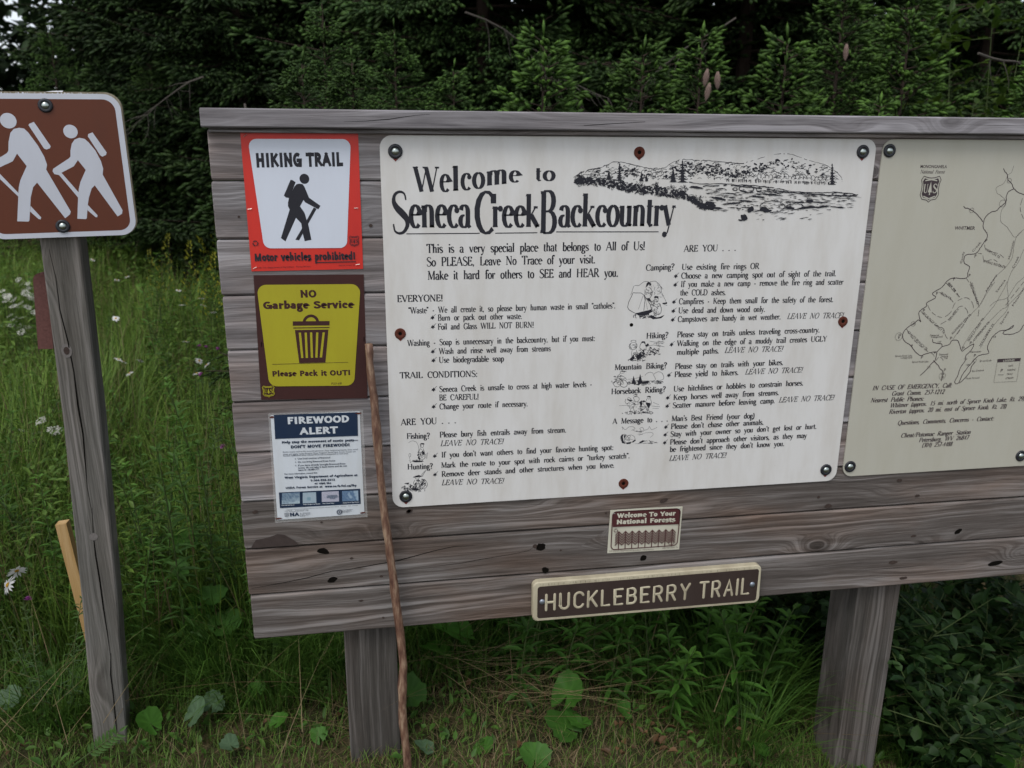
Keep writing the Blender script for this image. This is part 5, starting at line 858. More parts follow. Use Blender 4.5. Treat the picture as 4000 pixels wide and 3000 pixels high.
for i,q in enumerate(D['FPH']):
    c=[((.10,.16,.24),(.40,.50,.55)),((.34,.42,.48),(.18,.30,.36)),((.42,.42,.50),(.10,.13,.18)),((.08,.15,.26),(.30,.40,.50))][i]
    nx_,nz_=16,10; vs=[];fs=[];cs=[]; r_=np.random.default_rng(i)
    for j in range(nz_+1):
        for k_ in range(nx_+1):
            u,v=k_/nx_,j/nz_; x,z=bilin(q,u,v); vs.append((x,-.0029,z))
            if i==0: t=1-math.exp(-((v-.55+.35*(u-.5))/.13)**2)*.6; t=(0.15 if v<.45-.25*u+.2 else (.85 if v>1.0-.28*u else .45))
            elif i==1: t=.2 if v<.2-.1*u+.05 else (.9 if math.hypot(u-.45,(v-.6))<.16 else .05)
            elif i==2: t=.95 if math.hypot((u-.62)/.34,(v-.52)/.20)<1 else .0
            else: t=.9 if (math.hypot((u-.42)/.07,(v-.35)/.18)<1 or math.hypot((u-.55)/.08,(v-.6)/.18)<1 or u>.8-.2*(1-v)+.1) else .15
            t=min(1,max(0,t+r_.normal(0,.14))); cs.append(tuple(c[0][m]*(1-t)+c[1][m]*t for m in range(3)))
    for j in range(nz_):
        for k_ in range(nx_): a=j*(nx_+1)+k_; fs.append((a,a+nx_+1,a+nx_+2,a+1))
    part('printed_picture',vs,fs,M_photo,S,cols=cs)
for c in (0,1,2,3):
    x,z=lerp(D['FQ'][c],bilin(D['FQ'],.5,.5),.03); pr=Print(-.0030); pr.poly([(x+.009*math.cos(t)*random.uniform(.5,1.1),z+.003*math.sin(t)*random.uniform(.5,1.1)) for t in np.linspace(0,6.28,9)[:-1]]); pr.build('rust_stain',M_rust,S)
S=thing('national_forests_notice',(.68,-.002,.608),'small cream and maroon paper notice reading Welcome To Your National Forests with nine trees','notice')
sheet(D['NQ'],-.0014,S,M_npaper,seed=5,amp=.0022)
M_n=-.0048
pr=Print(M_n); nb=D['NB']; r_=rrect(nb,.011); pr.poly(r_[:14]+[nb[2],nb[3]]); pr.build('maroon_band',M_nbrown,S)
pr=Print(M_n); pr.line(rrect(D['NO'],.012),.0026,True)
for x,z,x2,z2 in D['NTREE']:
    h=z-z2; pr.line([(x,z-.004),(x2,z2)],.0026)
    for b in range(5):
        zz=z-.003-b*.0074; w_=.0098
        for s in (-1,1): pr.poly([(x,zz+.0032),(x+s*w_,zz-.0078),(x+s*w_,zz-.0118),(x,zz-.0012)])
recycle(pr,*D['NREC'])
for e in D['NSM']: text(pr,e)
pr.build('forest_picture',M_nbrown,S)
pr=Print(M_n-.0004)
for e in D['NTEXT']: text(pr,e)
x,z,a,b=D['NSHIELD']; pr.poly(shield(x,z,a*1.1,b*1.1)); pr.build('title_lettering',M_npaper,S)
pr=Print(M_n-.0007); emblem(pr,pr,x,z,.0165,.020,False); pr.build('emblem',M_nbrown,S)
staple(S,.586,.729,5,-.0045); staple(S,.772,.7315,5,-.0045)
# ---------------------------------------------------------------- huckleberry trail sign (routed plank)
S=thing('trail_name_sign',(.694,-.01,.43),'dark brown routed sign with cream edge reading HUCKLEBERRY TRAIL on the bottom plank','sign')
o_=rrect(D['HQ'],.016); cx=sum(p[0] for p in o_)/len(o_); cz=sum(p[1] for p in o_)/len(o_)
def inset(P,d): 
    w_=.328; h_=.0595
    return [(cx+(x-cx)*(1-d/w_),cz+(z-cz)*(1-d/h_)) for x,z in P]
mb=MB(); n=len(o_)
rings=[(o_,-.002),(o_,-.019),(inset(o_,.0022),-.0215),(inset(o_,.0075),-.022)]
for ring,y in rings: mb.v+=[(x,y,z) for x,z in ring]
for k_ in range(len(rings)-1):
    for i in range(n): a=k_*n+i; b=k_*n+(i+1)%n; mb.f.append((a,b,b+n,a+n))
mb.f.append(tuple(range((len(rings)-1)*n,len(rings)*n))); mb.build('panel',M_hcream,S)
pr=Print(-.0222); pr.poly(rrect(D['HF'],.008)); pr.build('brown_field',M_hbrown,S)
# weathering checks on the cream edge
pr=Print(-.0222)
for i in range(70):
    x=cx+(-.31+.62*random.random()); t=(x-D['HQ'][0][0])/(D['HQ'][1][0]-D['HQ'][0][0]); zt=D['HQ'][0][1]+(D['HQ'][1][1]-D['HQ'][0][1])*t-.0015
    pr.poly([(x,zt-.003),(x+.0006,zt-.003),(x+.0004,zt-.003-random.uniform(.003,.009)),(x,zt-.012*random.random()-.003)])
pr.build('paint_cracks',M_knot,S)
GO={'H':[[(0,0),(0,1)],[(.5,0),(.5,1)],[(0,.5),(.5,.5)]],'U':[[(0,1),(0,.26)]+ar(.25,.26,.25,.26,180,360)+[(.5,1)]],'C':[ar(.28,.72,.26,.28,20,180)+ar(.28,.28,.26,.28,180,340)],'K':[[(0,0),(0,1)],[(.5,1),(0,.36)],[(.17,.57),(.52,0)]],
'L':[[(0,1),(0,0),(.44,0)]],'E':[[(.45,1),(0,1),(0,0),(.46,0)],[(0,.52),(.36,.52)]],'B':[[(0,0),(0,1),(.26,1)]+ar(.26,.76,.2,.24,80,-80)+[(0,.52)],[(.24,.52)]+ar(.26,.26,.24,.26,80,-80)+[(0,0)]],
'R':[[(0,0),(0,1),(.26,1)]+ar(.26,.74,.21,.26,80,-80)+[(0,.48)],[(.24,.48),(.48,0)]],'Y':[[(0,1),(.26,.5),(.26,0)],[(.52,1),(.26,.5)]],'T':[[(0,1),(.52,1)],[(.26,1),(.26,0)]],'A':[[(0,0),(.26,1),(.52,0)],[(.09,.34),(.43,.34)]],'I':[[(0,0),(0,1)]]}
WD={'I':0,'L':.44,'E':.45}
for st,txt,x0,z0,x1,z1,cap in D['HTEXT']:
    gap=.34; tot=sum(WD.get(c,.5) for c in txt)+gap*(len(txt)-1); s=math.hypot(x1-x0,z1-z0)/tot; c_=0
    for ch in txt:
        mb=MB(); wv=.0072
        for P in GO[ch]:
            Q=[(x0+(c_+x)*s,z0+(z1-z0)*(c_/tot)+y*cap) for x,y in P]
            # half-round routed stroke with rounded ends
            V_=[Vector(q) for q in Q]; m_=len(V_); prof=[(-1,0),(-.8,.0007),(-.35,.0012),(.35,.0012),(.8,.0007),(1,0)]; n0=len(mb.v)
            d0=(V_[0]-V_[1]).normalized(); d1=(V_[-1]-V_[-2]).normalized()
            pts=[(V_[0]+d0*wv*.5,.15),(V_[0]+d0*wv*.32,.75)]+[(v,1) for v in V_]+[(V_[-1]+d1*wv*.32,.75),(V_[-1]+d1*wv*.5,.15)]
            for i,(p,sc_) in enumerate(pts):
                d=pts[min(i+1,len(pts)-1)][0]-pts[max(i-1,0)][0]; d.normalize(); nn=Vector((-d.y,d.x))
                kf=1.0
                if 2<i<len(pts)-3:
                    a=(pts[i][0]-pts[i-1][0]).normalized(); kf=1/max(.7,abs(a.dot(d)))
                for u,h in prof: q=p+nn*(u*wv*.5*sc_*kf); mb.v.append((q.x,-.0223-h*(.3+.7*sc_),q.y))
            for i in range(len(pts)-1):
                for j in range(5): a=n0+i*6+j; mb.f.append((a,a+1,a+7,a+6))
        mb.build('letter',M_hcream,S,smooth=True); c_+=WD.get(ch,.5)+gap
for x,z in D['HBOLT']:
    v,f=dome(0,0,0,.0078,.004); o=obj('bolt_head',mesh('bolt_head',v,f,M_dull,smooth=True),S); o.location=Vector((x,-.0223,z))-S.location
# ---------------------------------------------------------------- left post with the hiker sign
hp=D['HPOST']; post=thing('sign_post',tuple(hp[4][:2])+(0,),'leaning grey square timber post with a long drying crack, standing under the hiker sign','post')
a7=R_(7.7); U=Vector((math.cos(a7),math.sin(a7),0)); Wd=Vector((-math.sin(a7),math.cos(a7),0)); w_=.089
P=[Vector((-.818,.2,1.785)),Vector(hp[1]),Vector(hp[2]),Vector(hp[3]),Vector(hp[4]),Vector(hp[4])+Vector((-.02,.005,-.35))]
vs=[];fs=[];b=.004; prof=[(b,0),(w_-b,0),(w_,b),(w_,w_-b),(w_-b,w_),(b,w_),(0,w_-b),(0,b)]
Pz=[]
for i in range(len(P)-1):
    for t in np.linspace(0,1,4)[:-1]: Pz.append(P[i].lerp(P[i+1],t))
Pz.append(P[-1])
for p in Pz:
    for u,v in prof: vs.append(tuple(p+U*u+Wd*v))
m_=len(prof)
for i in range(len(Pz)-1):
    for j in range(m_): a=i*m_+j; c=i*m_+(j+1)%m_; fs.append((a,a+m_,c+m_,c))
fs.append(tuple(range(m_)));fs.append(tuple(range(len(vs)-1,len(vs)-1-m_,-1)))
part('timber',vs,fs,M_post,post)
pc=[Vector(p) for p in P]
def onpost(z,u,off=.0008):
    for p,q in zip(P,P[1:]):
        if q.z<=z<=p.z: c=p.lerp(q,(p.z-z)/(p.z-q.z)); return c+U*(u*w_)-Wd*off
for zz in (((1.43,.22),(1.36,.27),(1.28,.30),(1.20,.38),(1.12,.42),(1.03,.45),(.95,.50),(.87,.47),(.80,.46),(.72,.52)),((.74,.53),(.66,.50),(.60,.50),(.52,.56),(.44,.60),(.36,.66),(.28,.70)),((.29,.70),(.22,.66),(.15,.68),(.08,.70),(.02,.72))):
    pts=[onpost(z,u+random.uniform(-.02,.02)) for z,u in zz]; n=len(pts); v_=[];f_=[]
    for i,p in enumerate(pts):
        ww=.0019*math.sin(math.pi*(i+.5)/n)*random.uniform(.7,1.2); v_+=[tuple(p+U*ww),tuple(p-U*ww)]
    for i in range(n-1): f_.append((2*i,2*i+1,2*i+3,2*i+2))
    part('crack',v_,f_,M_dark,post)
c=onpost(1.175,.32,.001)
for rad,mt,of in ((.0155,M_knotring,0),(.0085,M_knot,.0006)):
    part('knot',[tuple(c-Wd*of+U*(rad*.8*math.cos(t))+Vector((0,0,rad*1.2*math.sin(t)))) for t in np.linspace(0,2*math.pi,14,endpoint=False)],[tuple(range(14))],mt,post)
c=onpost(.655,.50,.001)
part('knot',[tuple(c+U*(.011*math.cos(t))+Vector((0,0,.011*math.sin(t)))) for t in np.linspace(0,2*math.pi,14,endpoint=False)],[tuple(range(14))],M_knotring,post)
# rusty plate fixed to the post's far side
S=thing('rusty_bracket',tuple(D['RUST'][1]),'rusty brown metal bar with rounded top fixed to the left side of the sign post','bracket')
A=Vector(D['RUST'][0]); Bt=Vector(D['RUST'][1]); ax=(Bt-A); 
c0=Vector((-.843,.262,1.350)); c1=Vector((-.856,.262,1.175)); mb=MB()
out=[]
top_=[(-.018*math.cos(t),.018*math.sin(t)) for t in np.linspace(0,math.pi,11)]
ol=[(c0.x+a,c0.z+b) for a,b in top_]+[(c1.x+.018,c1.z),(c1.x-.018,c1.z)]
mb.prism(ol[::-1],.235,.262); mb.build('bar',M_rust2,S)
# hiker sign
S=thing('hiker_sign',tuple(D['HSORG']),'square brown sign with two white backpacking figures on the leaning left post','sign',rot=(0,R_(-.8),a7))
e=D['HSEDGE']; hw=.162; zt=.1695; zb=-.1585
ol=rrect([(-hw,zt),(hw,zt),(hw,zb),(-hw,zb)],.036,9)
mb=MB(); o2=[(x*1.012+.001,z*1.012+.0022) for x,z in ol]; mb.prism(o2[::-1],.0006,.0165); mb.build('plywood_panel',M_ply,S,world=False)
mb=MB(); mb.prism(ol[::-1],-.0008,.0004); mb.build('white_sheet',M_rwhite,S,world=False)
ho=rrect([(-hw+.0125,zt-.012),(hw-.0125,zt-.012),(hw-.0125,zb+.012),(-hw+.0125,zb+.012)],.026,9)
pr=Print(-.0010); pr.poly(ho); part('brown_field',pr.v,pr.f,M_rbrown,S,world=False)
for k_,(hd,fg) in enumerate(((0,D['HSFIG'][:5]),(1,D['HSFIG'][5:]))):
    pr=Print(-.0012); x,z,r=D['HSHEAD'][hd]; pr.poly(circ(x,z,r,28,r*1.0))
    for q in fg: pr.poly(q)
    o=part('hiker_figure',pr.v,pr.f,M_rwhite,S,world=False); o['label']=('larger white figure walking in front','smaller white figure walking behind')[k_]
for x,z in D['HSBOLT']: bolt(S,x,-.0014,z,.0158,.0088,world=False,drip=False)
# frayed sheet at the top edge
mb=MB()
for i in range(60):
    x=-.15+.27*random.random(); h=random.uniform(.001,.005); mb.add([(x,-.0005,zt-.001),(x+random.uniform(.001,.004),-.0005,zt-.001),(x+random.uniform(-.002,.003),.001,zt+h)],[(0,1,2)])
mb.add([(-.035,.001,zt),(.040,.001,zt+.001),(.043,.005,zt+.007),(.02,.006,zt+.006),(.0,.006,zt+.004)],[(0,1,2,3,4)])
mb.build('frayed_edge',M_rwhite,S,world=False)
# ---------------------------------------------------------------- walking stick, stake
st=D['STICK']; S=thing('walking_stick',(st[-1][0],st[-1][1],0),'crooked reddish brown peeled walking stick leaning upright against the board','walking stick')
P=sm3=[]
for i in range(len(st)-1):
    for t in (0,.34,.67): sm3.append(tuple(st[i][c]+(st[i+1][c]-st[i][c])*t+random.uniform(-.0008,.0008) for c in range(3)))
sm3.append(st[-1]); n=len(sm3)
rad=[.0090+.0028*(i/n)+random.uniform(-.0008,.0008)+(.0020 if i in (8,9,20,29) else 0) for i in range(n)]
mb=MB(); mb.tube(sm3,rad,12,wob=.05); mb.build('shaft',M_stick,S,smooth=True)
A,Bt=Vector((-.985,.45,.592)),Vector((-.928,.45,.02)); S=thing('wooden_stake',tuple(Bt),'pale orange sawn wooden stake leaning in the grass behind the left post','stake')
dvv=(Bt-A).normalized(); sx_=Vector((0.99,0,0)).cross(Vector((0,0,0)))
vs=[];fs=[]
for p in (A,Bt-Vector((0,0,.1))):
    for u,v in ((0,0),(.031,0),(.031,.03),(0,.03)): vs.append((p.x+u,p.y+v,p.z+(u*.12 if p is A else 0)))
fs=[(0,3,2,1),(4,5,6,7)]+[(i,(i+1)%4,(i+1)%4+4,i+4) for i in range(4)]
part('timber',vs,fs,M_stake,S)
# ---------------------------------------------------------------- vegetation
def norm(a): return a/np.maximum(np.linalg.norm(a,axis=-1,keepdims=True),1e-9)
class Geo:
    """collects triangles with a colour per vertex"""
    def __init__(s): s.v=[];s.c=[];s.f=[];s.n=0
    def add(s,v,f,c):
        s.v.append(v.reshape(-1,3)); s.f.append(f.reshape(-1,3)+s.n); s.c.append(c.reshape(-1,3)); s.n+=len(s.v[-1])
    def mesh(s,name,mat): return mesh(name,np.concatenate(s.v),np.concatenate(s.f),mat,np.concatenate(s.c))
def blades(g,P,h,w,az,lean,curl,col,seg=3,tipc=None):
    """grass blades: P(n,3) base, arrays h,w,az,lean(0..1),curl; col (n,3)"""
    n=len(P); d=np.stack([np.cos(az),np.sin(az),np.zeros(n)],1); s=np.stack([-np.sin(az),np.cos(az),np.zeros(n)],1)
    V=[];Cc=[]
    for k in range(seg+1):
        t=k/seg; out=(lean*t+curl*t*t)*h; up=h*t*np.sqrt(np.clip(1-(lean*.8)**2,.1,1))-curl*t**3*h*.55
        c=P+d*out[:,None]; c[:,2]+=up
        ww=(w*(1-t**1.6)*.5)[:,None]
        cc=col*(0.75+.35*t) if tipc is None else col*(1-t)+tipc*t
        if k<seg: V+= [c+s*ww,c-s*ww]; Cc+=[cc,cc]
        else: V.append(c); Cc.append(cc)
    m=2*seg+1; v=np.stack(V,1); cc=np.stack(Cc,1)
    F=[]
    for k in range(seg-1): a=2*k; F+=[(a,a+1,a+3),(a,a+3,a+2)]
    F.append((2*seg-2,2*seg-1,2*seg))
    f=np.array(F)[None]+(np.arange(n)*m)[:,None,None]
    g.add(v,f,cc)
def leaves(g,P,D,Nn,L,W,col,fold=.15):
    """pointed oval leaves: base P, direction D, normal Nn; six-sided outline folded on the midrib"""
    D=norm(D); S=norm(np.cross(D,Nn)); Nn=norm(np.cross(S,D)); n=len(P); L=L[:,None]; W=W[:,None]
    mid=P+D*L*.5-Nn*L*.02; tip=P+D*L-Nn*L*.10
    a=P+D*L*.28+S*W*.45+Nn*W*fold; b=P+D*L*.62+S*W*.42+Nn*W*fold; c=P+D*L*.28-S*W*.45+Nn*W*fold; d=P+D*L*.62-S*W*.42+Nn*W*fold
    v=np.stack([P,a,b,tip,d,c,mid],1); F=np.array([(0,6,1),(1,6,2),(2,6,3),(3,6,4),(4,6,5),(5,6,0)])
    f=F[None]+(np.arange(n)*7)[:,None,None]; cc=np.repeat(col[:,None,:],7,1)*np.array([.95,1.05,1.05,1.1,1,1,.85])[None,:,None]
    g.add(v,f,cc)
def needles(g,P,D,L,n,nl,nw,col,tip,r,core=0):
    """spruce shoots: n needles round each shoot P->P+D*L"""
    m=len(P); D=norm(D); A=norm(np.cross(D,np.array([.3,.2,.93]))); B=np.cross(D,A)
    t=(np.arange(n)+r.uniform(-.4,.4,(m,n)))/n*.95+.03; ang=r.uniform(0,6.283,(m,n)); ca=np.cos(ang)[...,None]; sa=np.sin(ang)[...,None]
    rad=A[:,None]*ca+B[:,None]*sa; base=P[:,None]+D[:,None]*(t*L[:,None])[...,None]
    tilt=(.55+.75*t)[...,None]; dr=norm(rad+D[:,None]*tilt); ln=(nl*r.uniform(.8,1.15,(m,n))*(1-.25*(t>.9)))[...,None]
    tp=base+dr*ln; wv=norm(np.cross(dr,D[:,None]+.2*A[:,None]))*nw*.5
    v=np.stack([base+wv,base-wv,tp],2); cc=col[:,None]*(1-t[...,None]*.0)+0*tp; k=tip[:,None,None]*np.clip((t-.0)*1.0,0,1)[...,None]
    new=np.array([.095,.190,.028]); c=cc*(1-k)+new*k; c=c*r.uniform(.75,1.25,(m,n,1)); c=np.repeat(c[:,:,None,:],3,2)
    f=np.arange(m*n*3).reshape(-1,3); g.add(v,f,c)
    # leafy core of the shoot
    if core>0:
        q0=P-D*(L*.05)[:,None]; q1=P+D*(L*.72)[:,None]; q2=P+D*(L*1.02)[:,None]; rr_=core*r.uniform(.75,1.2,(m,1)); vs=[q0]
        for k in range(4):
            a=k*1.5708; vs.append(q1+(A*math.cos(a)+B*math.sin(a))*rr_)
        vs.append(q2); v=np.stack(vs,1); F=np.array([(0,1,2),(0,2,3),(0,3,4),(0,4,1),(5,2,1),(5,3,2),(5,4,3),(5,1,4)])
        k0=tip[:,None]*.25; k1=tip[:,None]*.8; k2=np.clip(tip[:,None]*1.1,0,1); cs=[col*(1-k0)*.75+new*k0]+[(col*(1-k1)+new*k1)*r.uniform(.7,1.2,(m,1)) for _ in range(4)]+[col*(1-k2)+new*k2]
        g.add(v,F[None]+(np.arange(m)*6)[:,None,None],np.stack(cs,1))
    # woody shoot axis
    e=norm(A)*.0016; v=np.stack([P-e,P+e,P+D*(L*.9)[:,None]],1); g.add(v,np.arange(m*3).reshape(-1,3),np.repeat(np.array([[[.07,.045,.025]]]),m,0).repeat(3,1)*np.ones((m,3,3)))
def spruce(seed,H,Rb,z0,z1,dz,nb,sub,nn,nl,nw,tipamt,Lsh,droop=.2,dark=(.023,.052,.012),bare=0,keep=1.0,core=.0045):
    r=np.random.default_rng(seed); P=[];D=[];Ls=[];T=[]; wood_=MB()
    z=z0
    while z<z1:
        rr=Rb*(1-z/H)**.85+.03
        for b in range(nb):
            az=r.uniform(0,6.283); Lb=rr*r.uniform(.65,1.12); zz=z+r.uniform(-.5,.5)*dz
            el0=r.uniform(.15,.45) if z>H*.55 else r.uniform(-.25,.25)
            n=max(4,int(Lb/.06)); prev=np.array([0,0,zz]); d=np.array([math.cos(az)*math.cos(el0),math.sin(az)*math.cos(el0),math.sin(el0)])
            pts=[prev.copy()]
            side=np.array([-math.sin(az),math.cos(az),0])
            for i in range(n):
                u=i/n; dd=d+np.array([0,0,-droop*math.sin(math.pi*min(1,u*1.1))+.25*u*u]); dd/=np.linalg.norm(dd); prev=prev+dd*Lb/n; pts.append(prev.copy())
                if u<bare: continue
                for s in (-1,1):
                    if r.random()>keep: continue
                    ls=(Lb*(1-u)*.55+.05)*r.uniform(.6,1.1)*sub; ld=dd*r.uniform(.55,.95)+side*s+np.array([0,0,r.uniform(-.35,.25)]); ld/=np.linalg.norm(ld)
                    k=max(1,int(ls/(Lsh*.62)))
                    for q in range(k):
                        t=(q+.6)/k; base=prev+ld*ls*t*.85
                        P.append(base); dv_=ld*.9+np.array([0,0,r.uniform(-.5,.35)])+side*r.uniform(-.3,.3); D.append(dv_); Ls.append(Lsh*r.uniform(.7,1.15)); T.append(.9 if q==k-1 else .35)
                        if r.random()<.75 and k>1:
                            P.append(base); D.append(dd*r.uniform(.6,1.1)+ld*.4+np.array([0,0,r.uniform(-.6,.3)])); Ls.append(Lsh*r.uniform(.55,.95)); T.append(.6)
            P.append(prev); D.append(dd); Ls.append(Lsh); T.append(1.0)
            w0=.003+.005*Lb; wood_.tube([pts[0],pts[len(pts)//2],pts[-1]],[w0,w0*.55,.0025],5,False)
        z+=dz*r.uniform(.8,1.2)
    if z1>=H*.97:
        for q in range(5): P.append(np.array([0,0,H-.10*q])); D.append(np.array([r.uniform(-.15,.15),r.uniform(-.15,.15),1])); Ls.append(Lsh*1.5); T.append(1)
    P=np.array(P);D=np.array(D);Ls=np.array(Ls);T=np.array(T)
    col=np.array(dark)[None]*r.uniform(.7,1.35,(len(P),1))*np.array([[1,1,1]])+r.uniform(0,.006,(len(P),3))*np.array([1,.6,0])
    g=Geo(); needles(g,P,D,Ls,nn,nl,nw,col,T*tipamt*r.uniform(.4,1,len(P)),r,core)
    cr=g.mesh('crown',M_needle)
    wood_.tube([(0,0,-.1),(0,0,z1*.5),(0,0,z1)],[.008+.007*H,(.008+.007*H)*(1-z1*.5/H)+.003,(.008+.007*H)*(1-z1/H)+.003],8,False)
    tr=mesh('trunk',wood_.v,wood_.f,M_bark)
    print('spruce',seed,len(P),len(g.f[0])); return cr,tr
def plant_tree(name,protos,x,y,rz,s,label,cat,group):
    t=thing(name,(x,y,float(gz(x,y))),label,cat,group,rot=(0,0,rz)); t.scale=(s,s,s)
    obj('trunk',protos[1],t); obj('crown',protos[0],t); return t
young=[spruce(21,2.3,.58,.9,2.3,.085,7,1.0,34,.0105,.0026,1.1,.060,.05,keep=.72,core=.0078),
       spruce(22,1.9,.64,.7,1.9,.085,7,1.0,34,.0105,.0026,1.15,.058,.0,keep=.72,core=.0078)]
mid=[spruce(31,3.0,.95,.9,3.0,.125,7,1.0,10,.013,.0042,.75,.058,.12,dark=(.023,.052,.013),core=.0075),
     spruce(32,2.6,.85,.7,2.6,.12,7,1.0,10,.013,.0042,.70,.056,.1,dark=(.023,.050,.013),core=.0075)]
big=[spruce(41,8.5,2.2,.7,5.6,.30,7,1.0,3,.026,.010,.40,.115,.28,dark=(.016,.037,.010),bare=.08,core=.013),
     spruce(42,9.0,2.3,.6,5.6,.30,7,1.0,3,.026,.010,.45,.115,.35,dark=(.014,.033,.010),bare=.08,core=.013)]
G='young spruces with pale new tips close behind the board'
def T_(p,i,x,y,s,lab,grp,top=None,nm='spruce_tree'):
    if top: s=top/ {0:2.3,1:1.9}[i] if p is young else top/({0:3.0,1:2.6}[i])
    return plant_tree(nm,p[i],x,y,random.uniform(0,6.28),s,lab,'tree',grp)
T_(young,1,.70,1.62,1,'small bright tipped spruce rising above the word WELCOME sign middle, left of the cones spruce',G,2.09)
T_(young,1,1.16,1.72,1,'left one of two touching young spruces behind the cap rail right of centre',G,2.06)
cone_tree=T_(young,0,1.40,1.66,1,'young spruce carrying three hanging cones above the right part of the white sign',G,2.13)
single_cone=T_(young,0,2.20,1.95,1,'tallest bright young spruce with a single cone, top right above the map sign',G,2.42)
T_(young,1,2.62,2.05,1,'bright young spruce leaning beside the tallest one, above the map sign',G,2.32)
T_(young,1,1.77,1.62,1,'low bushy young spruce directly left of the tallest bright one',G,2.10)
T_(young,0,2.07,1.35,1,'lowest spruce top peeping just over the cap rail above the map sign',G,1.93)
T_(young,0,3.0,1.6,1,'young spruce at the right frame edge beside the broadleaf sapling',G,2.02)
G2='half grown spruces standing in front of the dark forest'
T_(mid,0,-.25,3.0,1,'half grown spruce with pointed top straight above the red poster gap',G2,2.34)
T_(mid,1,-.09,2.15,1,'small spruce just over the cap rail above the red poster right edge',G2,2.02)
T_(mid,1,-.30,1.95,1,'short rounded spruce just over the left end of the cap rail',G2,1.97)
T_(mid,0,.13,2.9,1,'spruce with drooping side shoots above the start of the word Welcome',G2,2.22)
T_(mid,1,.42,2.6,1,'broad low spruce above the gap between Welcome and to',G2,2.02)
T_(mid,0,-1.755,6.6,1,'light green spruce with a clear spire between brown hiker sign and board',G2,2.65)
T_(mid,1,-2.6,6.5,1,'short pale spruce half hidden behind the top of the brown hiker sign',G2,2.0)
T_(mid,0,-2.95,7.0,1,'bushy spruce at the upper left above the brown hiker sign',G2,2.4)
T_(mid,1,-3.95,7.2,1,'yellow green spruce at the far left edge behind the meadow',G2,2.5)
T_(mid,1,-1.05,6.3,1,'dark low spruce in the gap between the hiker sign and the board',G2,1.9)
T_(mid,0,2.9,3.0,1,'half grown spruce behind the tallest bright tipped one',G2,2.5)
T_(mid,0,-.45,6.2,1,'half grown spruce in shade left of the board behind the meadow',G2,2.4)
T_(mid,1,-1.9,6.2,1,'spruce beyond the daisies at the meadow end, left of the post',G2,2.2)
G3='tall dark spruces of the forest edge'
bigs=[(-6.9,8.8),(-2.9,9.7),(-1.95,7.5),(-1.15,6.4),(-.1,6.6),(.9,5.1),(1.9,5.6),(2.9,4.6),(4.1,5.2),(5.3,5.0),(6.6,5.8),(-3.2,11.8),(-.9,8.8),(.7,8.0),(2.5,8.0),(4.6,7.8),(6.8,8.3),(-2.0,11.2),(8.2,6.9),(-8.0,10.0),(1.0,11),(3.6,11),(6.0,11),(8.8,10.5),(-8.2,12.0),(-.6,12.5)]
for i,(x,y) in enumerate(bigs): plant_tree('spruce_tree',big[i%2],x,y,random.uniform(0,6.28),random.uniform(.9,1.1),'tall dark spruce of the dense forest wall behind the board and meadow','tree',G3)
# far forest: dark conical masses of coarse foliage behind the wall of trees
r=np.random.default_rng(77); g=Geo(); m=46000
x=r.uniform(-16,18,m); y=r.uniform(13,17,m); z=r.uniform(.2,4.6,m)*np.clip(r.uniform(.2,1.1,m),0,1)+.5*np.sin(x*1.7)*np.sin(x*.6)
az=r.uniform(0,6.28,m); Dd=np.stack([np.cos(az),np.sin(az),r.uniform(-.9,.1,m)],1)
leaves(g,np.stack([x,y,z],1),Dd,np.tile([0,0,1.],(m,1)),r.uniform(.25,.6,m),r.uniform(.1,.24,m),np.array([[.020,.038,.014]])*r.uniform(.6,1.4,(m,1)))
tag(obj('distant_forest',g.mesh('distant_forest',M_needle)),'dark mass of conifers far behind the first rows of spruces','forest',kind='stuff')
# cones
def cone_mesh():
    vs=[];fs=[]
    L=.072
    for k in range(11):
        t=k/10; r0=.0135*math.sin(math.pi*min(1,.12+.86*t))**.7
        for q in range(9):
            a=2*math.pi*(q+.5*(k%2))/9; ca,sa=math.cos(a),math.sin(a); z=-L*t; b=len(vs)
            vs+=[(r0*.55*ca-.004*sa,r0*.55*sa+.004*ca,z),(r0*.55*ca+.004*sa,r0*.55*sa-.004*ca,z),(r0*1.15*ca+.003*sa,r0*1.15*sa-.003*ca,z-.008),(r0*1.2*ca,r0*1.2*sa,z-.011),(r0*1.15*ca-.003*sa,r0*1.15*sa+.003*ca,z-.008)]; fs.append((b,b+1,b+2,b+3,b+4))
    n=len(vs)
    for k in range(6):
        t=k/5; rr_=.008*math.sin(math.pi*min(1,.15+.8*t))
        for q in range(8): a=q*math.pi/4; vs.append((rr_*math.cos(a),rr_*math.sin(a),-L*t))
    for k in range(5):
        for q in range(8): a=n+k*8+q; b=n+k*8+(q+1)%8; fs.append((a,b,b+8,a+8))
    return mesh('cone',vs,fs,M_cone)
cm=cone_mesh()
for tr_,pts in ((cone_tree,[(1.345,1.44,1.985),(1.385,1.43,1.975),(1.35,1.42,1.93)]),(single_cone,[(2.07,1.66,2.12)])):
    for p in pts:
        v=tr_.matrix_basis.inverted() if False else None
        M_=Matrix.LocRotScale(tr_.location,tr_.rotation_euler,tr_.scale).inverted(); o=obj('cone',cm,tr_); o.location=M_@Vector(p); o.rotation_euler=(random.uniform(-.2,.2),random.uniform(-.2,.2),0); o.scale=(.85/tr_.scale[0],)*3
